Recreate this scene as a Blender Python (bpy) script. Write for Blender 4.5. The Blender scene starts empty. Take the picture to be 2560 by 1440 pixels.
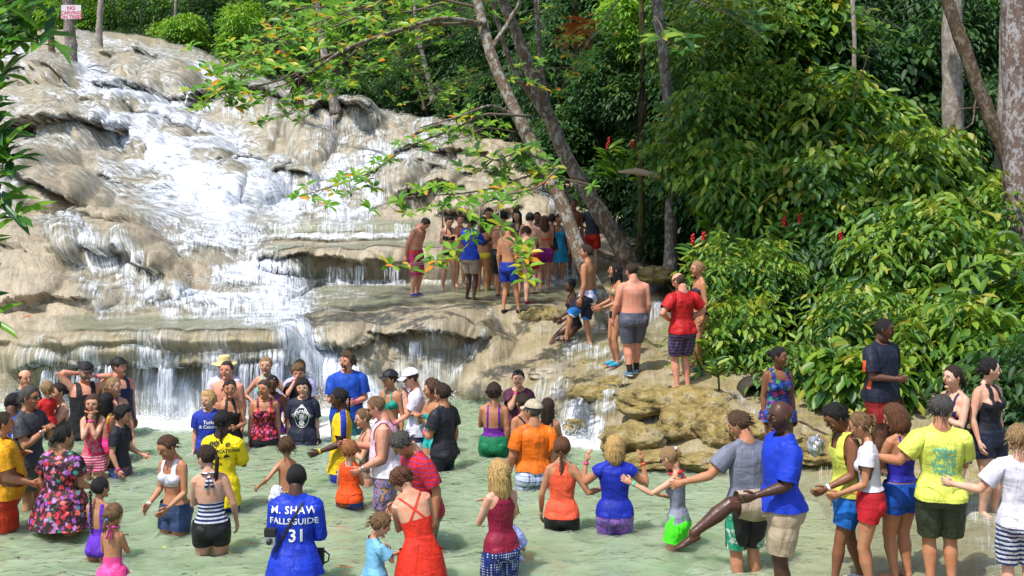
import bpy, math, random
import numpy as np
from mathutils import Vector, Matrix
from mathutils import noise as mnoise
from mathutils.bvhtree import BVHTree

sc = bpy.context.scene
col = sc.collection
rnd = random.Random(7)
rng = np.random.default_rng(7)

# ------------------------------------------------------------------ camera, world, sun, exposure
FPX, CX, YH, HC = 3000.0, 1280.0, 414.0, 4.0       # focal length in photo pixels, optical axis column, horizon row, eye height
cam_d = bpy.data.cameras.new('camera')
cam = bpy.data.objects.new('camera', cam_d)
col.objects.link(cam)
cam.location = (0, 0, HC)
cam.rotation_euler = (math.radians(90), 0, 0)
cam_d.sensor_width = 36.0
cam_d.lens = FPX / 2560 * 36.0
cam_d.shift_y = -(720 - YH) / 2560
cam_d.clip_end = 600
sc.camera = cam
sc.render.resolution_x, sc.render.resolution_y = 1024, 576

SUN_EL, SUN_AZ = 62.0, 222.0      # azimuth of the sun measured from +Y clockwise: behind the camera and to the left
wd = bpy.data.worlds.new('World')
sc.world = wd
wd.use_nodes = True
wn = wd.node_tree
for n in list(wn.nodes): wn.nodes.remove(n)
wo = wn.nodes.new('ShaderNodeOutputWorld'); wb = wn.nodes.new('ShaderNodeBackground'); ws = wn.nodes.new('ShaderNodeTexSky')
ws.sky_type = 'NISHITA'; ws.sun_disc = False
ws.sun_elevation = math.radians(SUN_EL); ws.sun_rotation = math.radians(SUN_AZ)
ws.air_density = 1.2; ws.dust_density = 2.0
wb.inputs['Strength'].default_value = 0.15
wn.links.new(ws.outputs[0], wb.inputs[0]); wn.links.new(wb.outputs[0], wo.inputs[0])
sd = bpy.data.lights.new('sun', 'SUN'); so = bpy.data.objects.new('sun', sd); col.objects.link(so)
sd.energy = 3.7; sd.angle = math.radians(1.0); sd.color = (1.0, 0.955, 0.88)
_a, _e = math.radians(SUN_AZ), math.radians(SUN_EL)
SUNV = Vector((math.sin(_a) * math.cos(_e), math.cos(_a) * math.cos(_e), math.sin(_e)))
so.rotation_euler = SUNV.to_track_quat('Z', 'Y').to_euler()
sc.view_settings.view_transform = 'Standard'; sc.view_settings.look = 'None'
sc.view_settings.gamma = 1.0; sc.view_settings.exposure = 0.55
sc.cycles.max_bounces = 6; sc.cycles.diffuse_bounces = 3; sc.cycles.glossy_bounces = 2
sc.cycles.transparent_max_bounces = 12; sc.cycles.transmission_bounces = 2
sc.cycles.caustics_reflective = False; sc.cycles.caustics_refractive = False
sc.cycles.use_denoising = True

def W(px, py, s):
    return np.array([(px - CX) / s, FPX / s, HC - (py - YH) / s])

# ------------------------------------------------------------------ mesh helpers
def link(name, me, parent=None, loc=None, **props):
    o = bpy.data.objects.new(name, me); col.objects.link(o)
    if parent is not None: o.parent = parent
    if loc is not None: o.location = loc
    for k, v in props.items(): o[k] = v
    return o

def empty(name, loc, **props):
    o = bpy.data.objects.new(name, None); col.objects.link(o)
    o.location = tuple(float(v) for v in loc); o.empty_display_size = 0.1
    for k, v in props.items(): o[k] = v
    return o

def mesh_np(name, V, faces, mats=(), smooth=True, mat_idx=None, attrs=None, uv=None):
    """faces: list of int arrays (n,k)."""
    V = np.asarray(V, dtype=np.float32)
    fs = [np.asarray(f, dtype=np.int32) for f in faces if len(f)]
    me = bpy.data.meshes.new(name)
    me.vertices.add(len(V)); me.vertices.foreach_set('co', V.ravel())
    loops = np.concatenate([f.ravel() for f in fs]) if fs else np.zeros(0, np.int32)
    sizes = np.concatenate([np.full(len(f), f.shape[1], np.int32) for f in fs]) if fs else np.zeros(0, np.int32)
    starts = np.concatenate([[0], np.cumsum(sizes)[:-1]]).astype(np.int32) if len(sizes) else sizes
    me.loops.add(len(loops)); me.loops.foreach_set('vertex_index', loops)
    me.polygons.add(len(sizes)); me.polygons.foreach_set('loop_start', starts)
    if smooth: me.polygons.foreach_set('use_smooth', np.ones(len(sizes), bool))
    for m in mats: me.materials.append(m)
    if mat_idx is not None: me.polygons.foreach_set('material_index', np.asarray(mat_idx, np.int32))
    if uv is not None:
        l = me.uv_layers.new(name='UVMap')
        l.data.foreach_set('uv', np.asarray(uv, np.float32)[loops].ravel())
    if attrs:
        for k, a in attrs.items():
            at = me.attributes.new(k, 'FLOAT', 'POINT'); at.data.foreach_set('value', np.asarray(a, np.float32))
    me.update(calc_edges=True); me.validate(verbose=False)
    return me

class MB:
    """collects small python shapes into one mesh"""
    def __init__(s): s.v = []; s.f = []; s.m = []; s.n = 0
    def add(s, V, Fc, m=0):
        b = s.n
        s.v.extend([tuple(p) for p in V]); s.f.extend([tuple(i + b for i in f) for f in Fc]); s.m.extend([m] * len(Fc)); s.n += len(V)
    def mesh(s, name, mats=(), smooth=True):
        me = bpy.data.meshes.new(name); me.from_pydata([tuple(map(float, p)) for p in s.v], [], s.f)
        for m in mats: me.materials.append(m)
        if len(mats) > 1: me.polygons.foreach_set('material_index', s.m)
        if smooth: me.polygons.foreach_set('use_smooth', [True] * len(me.polygons))
        me.update(); return me
    def obj(s, name, mats=(), parent=None, smooth=True, **props):
        if not isinstance(mats, (list, tuple)): mats = (mats,)
        return link(name, s.mesh(name, mats, smooth), parent, **props)

def tube(P, R, n=10, side=(1, 0, 0), caps=True):
    """R: per-ring radius or (r_side, r_other). side: direction of the first radius."""
    P = np.asarray(P, float); k = len(P)
    R = np.asarray(R, float)
    if R.ndim == 1: R = np.stack([R, R], 1)
    T = np.gradient(P, axis=0)
    T /= np.linalg.norm(T, axis=1)[:, None] + 1e-9
    a = np.linspace(0, 2 * math.pi, n, endpoint=False); ca, sa = np.cos(a), np.sin(a)
    S = np.asarray(side, float)
    if S.ndim == 1: S = np.repeat(S[None], k, 0)
    S = S - (S * T).sum(1)[:, None] * T
    ln = np.linalg.norm(S, axis=1)[:, None]
    bad = ln[:, 0] < 1e-3
    if bad.any():
        S[bad] = np.cross(T[bad], [0.0, 0.3, 1.0]); ln = np.linalg.norm(S, axis=1)[:, None] + 1e-9
    S = S / ln
    O = np.cross(T, S)
    V = P[:, None] + ca[None, :, None] * S[:, None] * R[:, 0][:, None, None] + sa[None, :, None] * O[:, None] * R[:, 1][:, None, None]
    V = V.reshape(-1, 3)
    Fc = []
    for i in range(k - 1):
        for j in range(n):
            j2 = (j + 1) % n
            Fc.append((i * n + j, i * n + j2, (i + 1) * n + j2, (i + 1) * n + j))
    if caps:
        V = np.vstack([V, P[0], P[-1]]); c0 = k * n; c1 = c0 + 1
        for j in range(n):
            j2 = (j + 1) % n
            Fc.append((c0, j2, j)); Fc.append((c1, (k - 1) * n + j, (k - 1) * n + j2))
    return V, Fc

def ellipsoid(c, r, M=None, nu=12, nv=8):
    V = []; Fc = []
    for i in range(1, nv):
        th = math.pi * i / nv
        for j in range(nu):
            ph = 2 * math.pi * j / nu
            V.append((math.sin(th) * math.cos(ph), math.sin(th) * math.sin(ph), math.cos(th)))
    V.append((0, 0, 1)); V.append((0, 0, -1))
    V = np.array(V) * np.asarray(r, float)
    if M is not None: V = V @ np.asarray(M, float).T
    V = V + np.asarray(c, float)
    for i in range(nv - 2):
        for j in range(nu):
            j2 = (j + 1) % nu
            Fc.append((i * nu + j, (i + 1) * nu + j, (i + 1) * nu + j2, i * nu + j2))
    t, b = (nv - 1) * nu, (nv - 1) * nu + 1
    for j in range(nu):
        j2 = (j + 1) % nu
        Fc.append((t, j, j2)); Fc.append((b, (nv - 2) * nu + j2, (nv - 2) * nu + j))
    return V, Fc

def box(c, sz, M=None):
    x, y, z = [0.5 * v for v in sz]
    V = np.array([(-x, -y, -z), (x, -y, -z), (x, y, -z), (-x, y, -z), (-x, -y, z), (x, -y, z), (x, y, z), (-x, y, z)])
    if M is not None: V = V @ np.asarray(M, float).T
    return V + np.asarray(c, float), [(0, 3, 2, 1), (4, 5, 6, 7), (0, 1, 5, 4), (1, 2, 6, 5), (2, 3, 7, 6), (3, 0, 4, 7)]

# ------------------------------------------------------------------ node helpers
class NT:
    def __init__(s, name):
        s.m = bpy.data.materials.new(name); s.m.use_nodes = True; s.t = s.m.node_tree
        for n in list(s.t.nodes): s.t.nodes.remove(n)
        s.out = s.t.nodes.new('ShaderNodeOutputMaterial')
    def n(s, typ, **kw):
        nd = s.t.nodes.new(typ)
        for k, v in kw.items(): setattr(nd, k, v)
        return nd
    def set(s, sock, v):
        if isinstance(v, bpy.types.NodeSocket): s.t.links.new(v, sock)
        elif v is not None:
            if isinstance(v, (tuple, list)) and len(v) == 3 and sock.type == 'RGBA': v = (*v, 1)
            sock.default_value = v
    def coord(s, kind='Object', scale=None):
        c = s.n('ShaderNodeTexCoord').outputs[kind]
        if scale is None: return c
        mp = s.n('ShaderNodeMapping'); s.set(mp.inputs[0], c); mp.inputs['Scale'].default_value = scale; return mp.outputs[0]
    def mapping(s, c, scale=(1, 1, 1), loc=(0, 0, 0), rot=(0, 0, 0)):
        mp = s.n('ShaderNodeMapping'); s.set(mp.inputs[0], c); mp.inputs['Scale'].default_value = scale
        mp.inputs['Location'].default_value = loc; mp.inputs['Rotation'].default_value = rot; return mp.outputs[0]
    def noise(s, vec=None, scale=5, detail=4, rough=0.55, dist=0.0):
        nd = s.n('ShaderNodeTexNoise'); s.set(nd.inputs['Vector'], vec)
        nd.inputs['Scale'].default_value = scale; nd.inputs['Detail'].default_value = detail
        nd.inputs['Roughness'].default_value = rough; nd.inputs['Distortion'].default_value = dist
        return nd.outputs[0]
    def voronoi(s, vec=None, scale=5, feature='F1', out='Distance', rand=1.0):
        nd = s.n('ShaderNodeTexVoronoi'); nd.feature = feature; s.set(nd.inputs['Vector'], vec)
        nd.inputs['Scale'].default_value = scale; nd.inputs['Randomness'].default_value = rand
        return nd.outputs[out]
    def ramp(s, fac, stops, interp='LINEAR'):
        nd = s.n('ShaderNodeValToRGB'); nd.color_ramp.interpolation = interp; s.set(nd.inputs[0], fac)
        cr = nd.color_ramp
        while len(cr.elements) < len(stops): cr.elements.new(0.5)
        for e, (p, c) in zip(cr.elements, stops):
            e.position = p
            e.color = (c, c, c, 1) if isinstance(c, (int, float)) else (*c, 1)
        return nd.outputs[0]
    def math(s, op, a, b=None, c=None, clamp=False):
        nd = s.n('ShaderNodeMath', operation=op); nd.use_clamp = clamp
        s.set(nd.inputs[0], a)
        if b is not None: s.set(nd.inputs[1], b)
        if c is not None: s.set(nd.inputs[2], c)
        return nd.outputs[0]
    def mix(s, fac, a, b, blend='MIX'):
        nd = s.n('ShaderNodeMix'); nd.data_type = 'RGBA'; nd.blend_type = blend
        s.set(nd.inputs[0], fac); s.set(nd.inputs[6], a); s.set(nd.inputs[7], b); return nd.outputs[2]
    def attr(s, name, kind='GEOMETRY'):
        nd = s.n('ShaderNodeAttribute'); nd.attribute_name = name; return nd.outputs['Fac']
    def bump(s, h, strength=0.3, dist=0.02, normal=None):
        nd = s.n('ShaderNodeBump'); s.set(nd.inputs['Height'], h)
        nd.inputs['Strength'].default_value = strength; nd.inputs['Distance'].default_value = dist
        if normal is not None: s.set(nd.inputs['Normal'], normal)
        return nd.outputs[0]
    def sep(s, vec):
        nd = s.n('ShaderNodeSeparateXYZ'); s.set(nd.inputs[0], vec); return nd.outputs
    def comb(s, x, y, z):
        nd = s.n('ShaderNodeCombineXYZ'); s.set(nd.inputs[0], x); s.set(nd.inputs[1], y); s.set(nd.inputs[2], z); return nd.outputs[0]
    def prin(s, color, rough=0.6, spec=0.5, normal=None, metallic=0.0, **kw):
        p = s.n('ShaderNodeBsdfPrincipled')
        s.set(p.inputs['Base Color'], color); s.set(p.inputs['Roughness'], rough); s.set(p.inputs['Specular IOR Level'], spec)
        s.set(p.inputs['Metallic'], metallic)
        if normal is not None: s.set(p.inputs['Normal'], normal)
        for k, v in kw.items(): s.set(p.inputs[k.replace('_', ' ')], v)
        return p.outputs[0]
    def done(s, sh):
        s.t.links.new(sh, s.out.inputs[0]); return s.m

def simple(name, color, rough=0.6, spec=0.4, metallic=0.0, bump=0.0, bscale=40):
    t = NT(name); nz = t.noise(t.coord(), bscale, 3)
    c = t.mix(t.math('MULTIPLY', nz, 0.5), color, tuple(0.75 * v for v in color))
    return t.done(t.prin(c, rough, spec, t.bump(nz, bump, 0.01) if bump else None, metallic))
# ------------------------------------------------------------------ setting materials
def mat_rock():
    t = NT('travertine'); c = t.coord('Object'); uv = t.coord('UV')
    n1 = t.noise(c, 0.9, 5, 0.6); n2 = t.noise(c, 5, 5, 0.65); n3 = t.noise(c, 26, 4, 0.7)
    st = t.noise(t.mapping(uv, (9, 1.1, 1)), 1.0, 6, 0.65, 0.4)
    base = t.ramp(n1, [(0.25, (0.19, 0.15, 0.10)), (0.42, (0.32, 0.26, 0.18)), (0.55, (0.44, 0.37, 0.265)), (0.66, (0.36, 0.30, 0.21)), (0.8, (0.37, 0.28, 0.14))])
    base = t.mix(t.ramp(n2, [(0.35, 0.0), (0.75, 0.75)]), base, (0.17, 0.135, 0.09))
    base = t.mix(t.ramp(st, [(0.42, 0.0), (0.62, 0.6)]), base, (0.50, 0.43, 0.31))
    moss = t.math('MULTIPLY', t.attr('moss'), t.ramp(t.noise(c, 2.4, 5, 0.6), [(0.36, 0.0), (0.54, 1.0)]))
    mc = t.ramp(n2, [(0.3, (0.08, 0.075, 0.015)), (0.5, (0.21, 0.17, 0.035)), (0.7, (0.33, 0.25, 0.055)), (0.85, (0.16, 0.20, 0.07))])
    base = t.mix(t.math('MULTIPLY', moss, 0.85), base, mc)
    soil = t.attr('soil')
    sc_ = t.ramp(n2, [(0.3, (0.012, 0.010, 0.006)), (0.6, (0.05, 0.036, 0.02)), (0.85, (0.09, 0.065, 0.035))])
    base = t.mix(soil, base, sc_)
    h = t.math('ADD', t.math('MULTIPLY', n2, 1.0), t.math('ADD', t.math('MULTIPLY', n3, 0.5), t.math('MULTIPLY', st, 0.8)))
    h = t.math('ADD', h, t.math('MULTIPLY', t.noise(t.mapping(uv, (20, 2.2, 1)), 1.0, 4, 0.6), 0.5))
    return t.done(t.prin(base, t.ramp(n2, [(0.3, 0.28), (0.7, 0.6)]), 0.5, t.bump(h, 0.8, 0.05)))

def mat_flow():
    """white water running over rock: flow attribute says how much of it there is"""
    t = NT('white_water'); uv = t.coord('UV')
    fl = t.attr('flow'); gl = t.attr('pool')
    w = t.noise(t.mapping(uv, (1.3, 0.5, 1)), 1.0, 3, 0.5)
    uvd = t.n('ShaderNodeVectorMath', operation='ADD'); t.set(uvd.inputs[0], uv)
    wv = t.comb(t.math('MULTIPLY', w, 0.22), 0.0, 0.0); t.set(uvd.inputs[1], wv); uvd = uvd.outputs[0]
    s1 = t.noise(t.mapping(uvd, (14, 0.5, 1)), 1.0, 7, 0.72)
    s2 = t.noise(t.mapping(uvd, (42, 0.9, 1)), 1.0, 5, 0.7)
    s3 = t.noise(t.mapping(t.coord('Object'), (1, 1, .6)), 2.6, 7, 0.68, 0.4)
    s = t.math('ADD', t.math('MULTIPLY', s1, 0.30), t.math('ADD', t.math('MULTIPLY', s2, 0.36), t.math('MULTIPLY', s3, 0.34)))
    thr = t.math('SUBTRACT', 0.70, t.math('MULTIPLY', fl, 0.32))
    m = t.math('ADD', t.math('MULTIPLY', fl, 1.35), t.math('SUBTRACT', t.math('MULTIPLY', t.math('SUBTRACT', s, 0.5), 6.0), 0.52), clamp=True)
    m = t.math('MULTIPLY', m, t.math('MULTIPLY_ADD', fl, 3.0, 0.0, clamp=True))
    m = t.math('MULTIPLY', m, 0.95)
    # greenish glassy film where the water stands or slides
    fm = t.math('MULTIPLY', gl, t.ramp(t.noise(t.coord('Object'), 2.2, 5, .6), [(.35, .50), (.62, .92)]))
    a = t.math('MAXIMUM', m, fm)
    body = t.mix(t.noise(t.coord('Object'), 1.6, 3), (0.26, 0.30, 0.18), (0.34, 0.325, 0.20))
    tone = t.mix(t.ramp(t.math('ADD', t.math('MULTIPLY', s2, 0.5), t.math('MULTIPLY', s3, 0.5)), [(0.40, 0.0), (0.58, 1.0)]), (0.40, 0.46, 0.66), (0.82, 0.85, 0.90))
    colr = t.mix(m, body, tone)
    h = t.math('ADD', t.math('MULTIPLY', s1, 0.8), s2)
    nb = t.bump(h, 0.5, 0.04)
    rough = t.math('ADD', 0.10, t.math('MULTIPLY', m, 0.45))
    nb = t.bump(t.math('MULTIPLY', t.noise(t.coord('Object'), 7.0, 4, .6, .8), t.math('MULTIPLY', gl, 1.0)), 0.8, 0.07, nb)
    p = t.prin(colr, rough, 0.5, nb)
    tr = t.n('ShaderNodeBsdfTransparent').outputs[0]
    mx = t.n('ShaderNodeMixShader'); t.set(mx.inputs[0], a); t.set(mx.inputs[1], tr); t.set(mx.inputs[2], p)
    return t.done(mx.outputs[0])

def mat_pool():
    t = NT('milky_green_water'); c = t.coord('Object')
    foam = t.attr('foam')
    w1 = t.noise(t.mapping(c, (1, 0.9, 1)), 1.7, 2, 0.5, 0.5); w2 = t.noise(t.mapping(c, (.8, 1.0, 1)), 5.0, 1, 0.5, 1.0); w3 = t.noise(c, 12.0, 3, 0.6, 0.5)
    fn = t.math('ADD', t.math('MULTIPLY', t.noise(t.mapping(c, (.8, 2.0, 1)), 3.2, 7, 0.72, 1.2), 0.65), t.math('MULTIPLY', w3, 0.35))  # drawn out sideways: real foam, and white flecks painted as ripple glints
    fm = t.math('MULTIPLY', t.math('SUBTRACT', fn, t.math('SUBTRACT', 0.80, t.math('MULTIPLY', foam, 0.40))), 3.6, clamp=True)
    body = t.ramp(w1, [(0.3, (0.17, 0.24, 0.135)), (0.5, (0.21, 0.285, 0.17)), (0.7, (0.255, 0.33, 0.21))])
    body = t.mix(t.attr('sandy'), body, (0.27, 0.265, 0.15))
    h = t.math('ADD', t.math('MULTIPLY', w1, 1.3), t.math('ADD', t.math('MULTIPLY', w2, 1.0), t.math('MULTIPLY', w3, 0.12)))
    nb = t.bump(h, 1.0, 0.06)
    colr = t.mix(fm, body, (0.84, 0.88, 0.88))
    # cloudy water: light scatters inside it, so only the shine follows the ripples
    d = t.n('ShaderNodeBsdfPrincipled'); t.set(d.inputs['Base Color'], colr); d.inputs['Roughness'].default_value = 1.0; d.inputs['Specular IOR Level'].default_value = 0.0
    d.inputs['Subsurface Weight'].default_value = 1.0; d.inputs['Subsurface Radius'].default_value = (.7, .9, .6); d.inputs['Subsurface Scale'].default_value = 0.8
    tr = t.n('ShaderNodeBsdfTransparent'); tr.inputs[0].default_value = (0.75, 0.92, 0.72, 1)
    mx = t.n('ShaderNodeMixShader'); t.set(mx.inputs[0], t.math('MAXIMUM', 0.80, fm)); t.set(mx.inputs[1], tr.outputs[0]); t.set(mx.inputs[2], d.outputs[0])
    gl = t.n('ShaderNodeBsdfGlossy'); gl.inputs['Roughness'].default_value = .06; t.set(gl.inputs['Normal'], nb)
    fr = t.n('ShaderNodeFresnel'); fr.inputs['IOR'].default_value = 1.33; t.set(fr.inputs['Normal'], nb)
    m2 = t.n('ShaderNodeMixShader'); t.set(m2.inputs[0], t.math('MULTIPLY', fr.outputs[0], t.math('SUBTRACT', 1.0, fm))); t.set(m2.inputs[1], mx.outputs[0]); t.set(m2.inputs[2], gl.outputs[0])
    return t.done(m2.outputs[0])

def mat_strand():
    t = NT('falling_water'); c = t.coord('Object'); nz = t.noise(t.mapping(c, (1, 1, 0.3)), 14, 3)
    colr = t.mix(nz, (0.62, 0.68, 0.85), (0.90, 0.92, 0.95))
    p = t.prin(colr, 0.35, 0.5); tr = t.n('ShaderNodeBsdfTransparent').outputs[0]
    mx = t.n('ShaderNodeMixShader'); t.set(mx.inputs[0], t.ramp(nz, [(0.35, 0.12), (0.65, 0.62)])); t.set(mx.inputs[1], tr); t.set(mx.inputs[2], p)
    return t.done(mx.outputs[0])

M_ROCK, M_FLOW, M_POOL, M_STRAND = mat_rock(), mat_flow(), mat_pool(), mat_strand()

# ------------------------------------------------------------------ terrain: profile table, one row of (photo row, scale) per column
# each level: (py, s) -> z = 4-(py-414)/s ; levels run from the near pool floor up to behind the skyline
def zs(z, s): return (YH + (HC - z) * s, s)
COLS = {
 -700: [zs(-1.1,420),zs(-.8,150),(1000,148),(870,146),(835,142),(815,136),(750,128),(660,116),(590,106),(545,98),(450,84),(380,74),(290,62),(170,48),(60,34),(20,20)],
 0:    [zs(-1.1,420),zs(-.8,152),(1010,149),(880,147),(838,144),(812,136),(740,127),(650,116),(590,106),(552,98),(470,85),(395,74),(300,62),(185,48),(100,36),(60,20)],
 130:  [zs(-1.1,420),zs(-.8,155),(1025,152),(900,151.5),(845,148),(795,133),(735,126),(640,115),(580,105),(545,97),(465,84),(385,73),(290,61),(180,47),(92,36),(55,20)],
 300:  [zs(-1.1,420),zs(-.8,158),(1038,156),(890,155),(846,152),(793,133),(735,126),(650,114),(590,104),(545,95),(455,80),(365,68),(255,55),(165,45),(98,36),(65,20)],
 430:  [zs(-1.1,420),zs(-.8,158),(1042,156),(892,155.5),(846,152.5),(790,132.5),(730,122),(650,112),(592,101),(545,91),(455,77),(360,65),(250,53),(165,44),(118,37),(95,22)],
 560:  [zs(-1.1,420),zs(-.8,157),(1040,155.5),(890,155.5),(842,152),(786,130),(705,117),(655,109),(603,98),(545,89),(460,76),(370,65),(262,54),(205,47),(168,41),(140,24)],
 700:  [zs(-1.1,420),zs(-.8,156),(1036,154.5),(890,154),(836,150.5),(772,125),(668,108.5),(620,103),(603,94),(545,86.5),(470,76),(385,66),(275,55),(245,50),(215,44),(190,26)],
 800:  [zs(-1.1,420),zs(-.8,154),(1028,152),(900,148),(800,132),(714,107.5),(640,105.5),(612,97.5),(601,94.5),(544,86.5),(470,77),(415,70),(300,60),(272,54),(245,48),(225,28)],
 900:  [zs(-1.1,420),zs(-.8,152),(1015,150),(860,142),(790,130),(712,107),(632,105),(608,97),(600,94.5),(543,86),(470,77),(410,70),(305,61),(288,56),(268,50),(250,30)],
 1000: [zs(-1.1,420),zs(-.8,149),(1002,146.5),(830,139),(772,127),(711,106.5),(628,104.5),(606,97),(599,94),(543,86),(475,77),(405,69),(335,62),(310,57),(290,52),(272,32)],
 1100: [zs(-1.1,420),zs(-.8,147),(995,145),(820,140),(765,125),(711,106.5),(630,104),(608,97),(598,94),(545,86),(480,77),(405,69),(345,62),(325,58),(312,53),(295,34)],
 1190: [zs(-1.1,420),zs(-.8,148),(1000,146.5),(835,136),(765,125),(712,107),(640,103.5),(615,97.5),(598,93),(550,86),(485,78),(410,69),(360,63),(340,59),(328,54),(315,36)],
 1260: [zs(-1.1,420),zs(-.8,150),(1010,149),(860,131),(770,125),(712,107),(655,104),(625,98),(600,92),(555,86),(490,78),(420,70),(375,64),(355,60),(345,55),(335,38)],
 1400: [zs(-1.1,420),zs(-.8,163),(1062,162),(935,146),(765,121.5),(710,105.5),(655,102.5),(622,98),(595,93),(562,88),(500,80),(440,73),(395,67),(380,63),(372,58),(365,42)],
 1550: [zs(-1.1,420),zs(-.8,176),(1112,174.5),(965,157),(800,131),(700,103.5),(668,101.5),(645,99),(625,96),(605,93),(590,90),(560,86),(530,80),(515,75),(505,70),(500,52)],
 1700: [zs(-1.1,420),zs(-.8,184),(1145,183),(1045,175),(968,163),(880,148),(800,133),(750,122),(720,114),(700,107),(680,101),(660,95),(640,90),(620,85),(610,80),(600,62)],
 1880: [zs(-1.0,420),zs(-.7,196),(1178,191),(1085,184),(995,173),(945,163),(890,153),(850,145),(820,138),(790,131),(760,124),(730,117),(700,110),(670,104),(650,98),(620,80)],
 2000: [zs(-.6,420),zs(-.4,260),zs(-.03,205),(1130,193),(1040,180),(970,168),(910,157),(860,148),(830,141),(800,134),(765,127),(735,120),(705,113),(675,107),(650,101),(620,82)],
 2120: [zs(-.04,420),zs(-.02,290),zs(.03,215),(1180,202),(1070,186),(985,171),(920,160),(870,151),(840,144),(805,137),(770,130),(735,123),(705,116),(675,110),(650,104),(620,84)],
 2560: [zs(.12,420),zs(.14,300),zs(.20,240),(1190,214),(1100,198),(1030,184),(960,171),(900,160),(850,150),(810,142),(770,134),(735,127),(705,120),(675,113),(650,106),(620,86)],
 3400: [zs(.30,420),zs(.34,300),zs(.36,240),(1180,214),(1090,198),(1010,184),(930,171),(880,160),(830,150),(790,142),(750,134),(715,127),(685,120),(655,113),(630,106),(600,86)],
}
NL = 16
keys = np.array(sorted(COLS), float)
tab = np.array([[(p, s) for p, s in COLS[int(k)]] for k in keys])           # (K,16,2)

def hermite(xs, Y, x):
    """monotone-ish cubic interpolation along axis 0"""
    d = np.diff(Y, axis=0) / np.diff(xs).reshape(-1, *([1] * (Y.ndim - 1)))
    m = np.zeros_like(Y); m[0] = d[0]; m[-1] = d[-1]
    same = (d[:-1] * d[1:]) > 0
    m[1:-1] = np.where(same, 2 * d[:-1] * d[1:] / np.where(np.abs(d[:-1] + d[1:]) < 1e-9, 1, d[:-1] + d[1:]), 0)
    i = np.clip(np.searchsorted(xs, x) - 1, 0, len(xs) - 2)
    h = (xs[i + 1] - xs[i]); t = (x - xs[i]) / h
    sh = (-1,) + (1,) * (Y.ndim - 1)
    t = t.reshape(sh); h = h.reshape(sh)
    return (2*t**3-3*t**2+1)*Y[i] + (t**3-2*t**2+t)*h*m[i] + (-2*t**3+3*t**2)*Y[i+1] + (t**3-t**2)*h*m[i+1]

def fbm2(x, y, seed=0, octaves=4, gain=0.5):
    """vectorised value noise"""
    out = np.zeros_like(x); amp = 1.0; tot = 0
    for o in range(octaves):
        xi, yi = np.floor(x).astype(np.int64), np.floor(y).astype(np.int64); fx, fy = x - xi, y - yi
        fx = fx * fx * (3 - 2 * fx); fy = fy * fy * (3 - 2 * fy)
        def hsh(a, b):
            n = (a * 374761393 + b * 668265263 + (seed + o) * 1442695041) & 0x7fffffff
            n = ((n ^ (n >> 13)) * 1274126177) & 0x7fffffff
            return (n ^ (n >> 16)) % 65536 / 65535.0
        v = (hsh(xi, yi) * (1 - fx) + hsh(xi + 1, yi) * fx) * (1 - fy) + (hsh(xi, yi + 1) * (1 - fx) + hsh(xi + 1, yi + 1) * fx) * fy
        out += amp * v; tot += amp; amp *= gain; x = x * 2.03 + 17.1; y = y * 2.03 + 5.3
    return out / tot

pxs = np.concatenate([np.linspace(-700, -20, 30)[:-1], np.linspace(-20, 1800, 560), np.linspace(1800, 2600, 90)[1:], np.linspace(2600, 3400, 16)[1:]])
colv = hermite(keys, tab, pxs)                                             # (NX,16,2)
# wobble the lips a little so that no edge runs straight
for lv, a in ((3, 7), (4, 7), (6, 6), (8, 5), (10, 12), (11, 12), (12, 12), (13, 8), (14, 7)):
    wob = (fbm2(pxs / 60.0, pxs * 0 + lv * 3.7, 11, 3) - 0.5) * 2 * a
    fade = np.clip((2000 - pxs) / 200, 0.25, 1)
    colv[:, lv, 0] += wob * fade
# parameter samples per segment
SUB = [4, 12, 30, 14, 16, 22, 9, 14, 8, 26, 30, 34, 24, 16, 6]
vt = np.concatenate([np.arange(k) / k + i for i, k in enumerate(SUB)] + [[15.0]])
NV, NX = len(vt), len(pxs)
pts = np.stack([(pxs[:, None] - CX) / colv[..., 1], FPX / colv[..., 1], HC - (colv[..., 0] - YH) / colv[..., 1]], -1)   # world
grid = np.empty((NX, NV, 3))
prof = np.moveaxis(pts, 1, 0)                                              # (16,NX,3)
grid = np.moveaxis(hermite(np.arange(NL, dtype=float), prof, vt), 0, 1)    # (NX,NV,3)
gpx = np.repeat(pxs[:, None], NV, 1)
# bulging travertine lips: push forward just below each lip
for lip, amt in ((4, .12), (6, .14), (8, .12), (10, .05), (12, .1), (13, .1)):
    bell = np.exp(-((vt - (lip - 0.42)) / 0.25) ** 2) * amt
    und = np.exp(-((vt - (lip - 0.85)) / 0.12) ** 2) * amt * 0.5
    f = np.clip((1750 - pxs) / 300, 0.15, 1)
    grid[:, :, 1] -= (bell - und)[None] * f[:, None] * (0.6 + 0.8 * fbm2(pxs / 45.0, pxs * 0 + lip, 3, 3))[:, None]
gpy = YH + (HC - grid[..., 2]) / grid[..., 1] * FPX
gpx = CX + grid[..., 0] / grid[..., 1] * FPX

def scr_to_grid(px, py, lo=2.0):
    d = (gpx - px) ** 2 + (gpy - py) ** 2
    d = np.where(vt[None] < lo, 1e9, d)
    i = np.unravel_index(np.argmin(d), d.shape); return i

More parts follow.
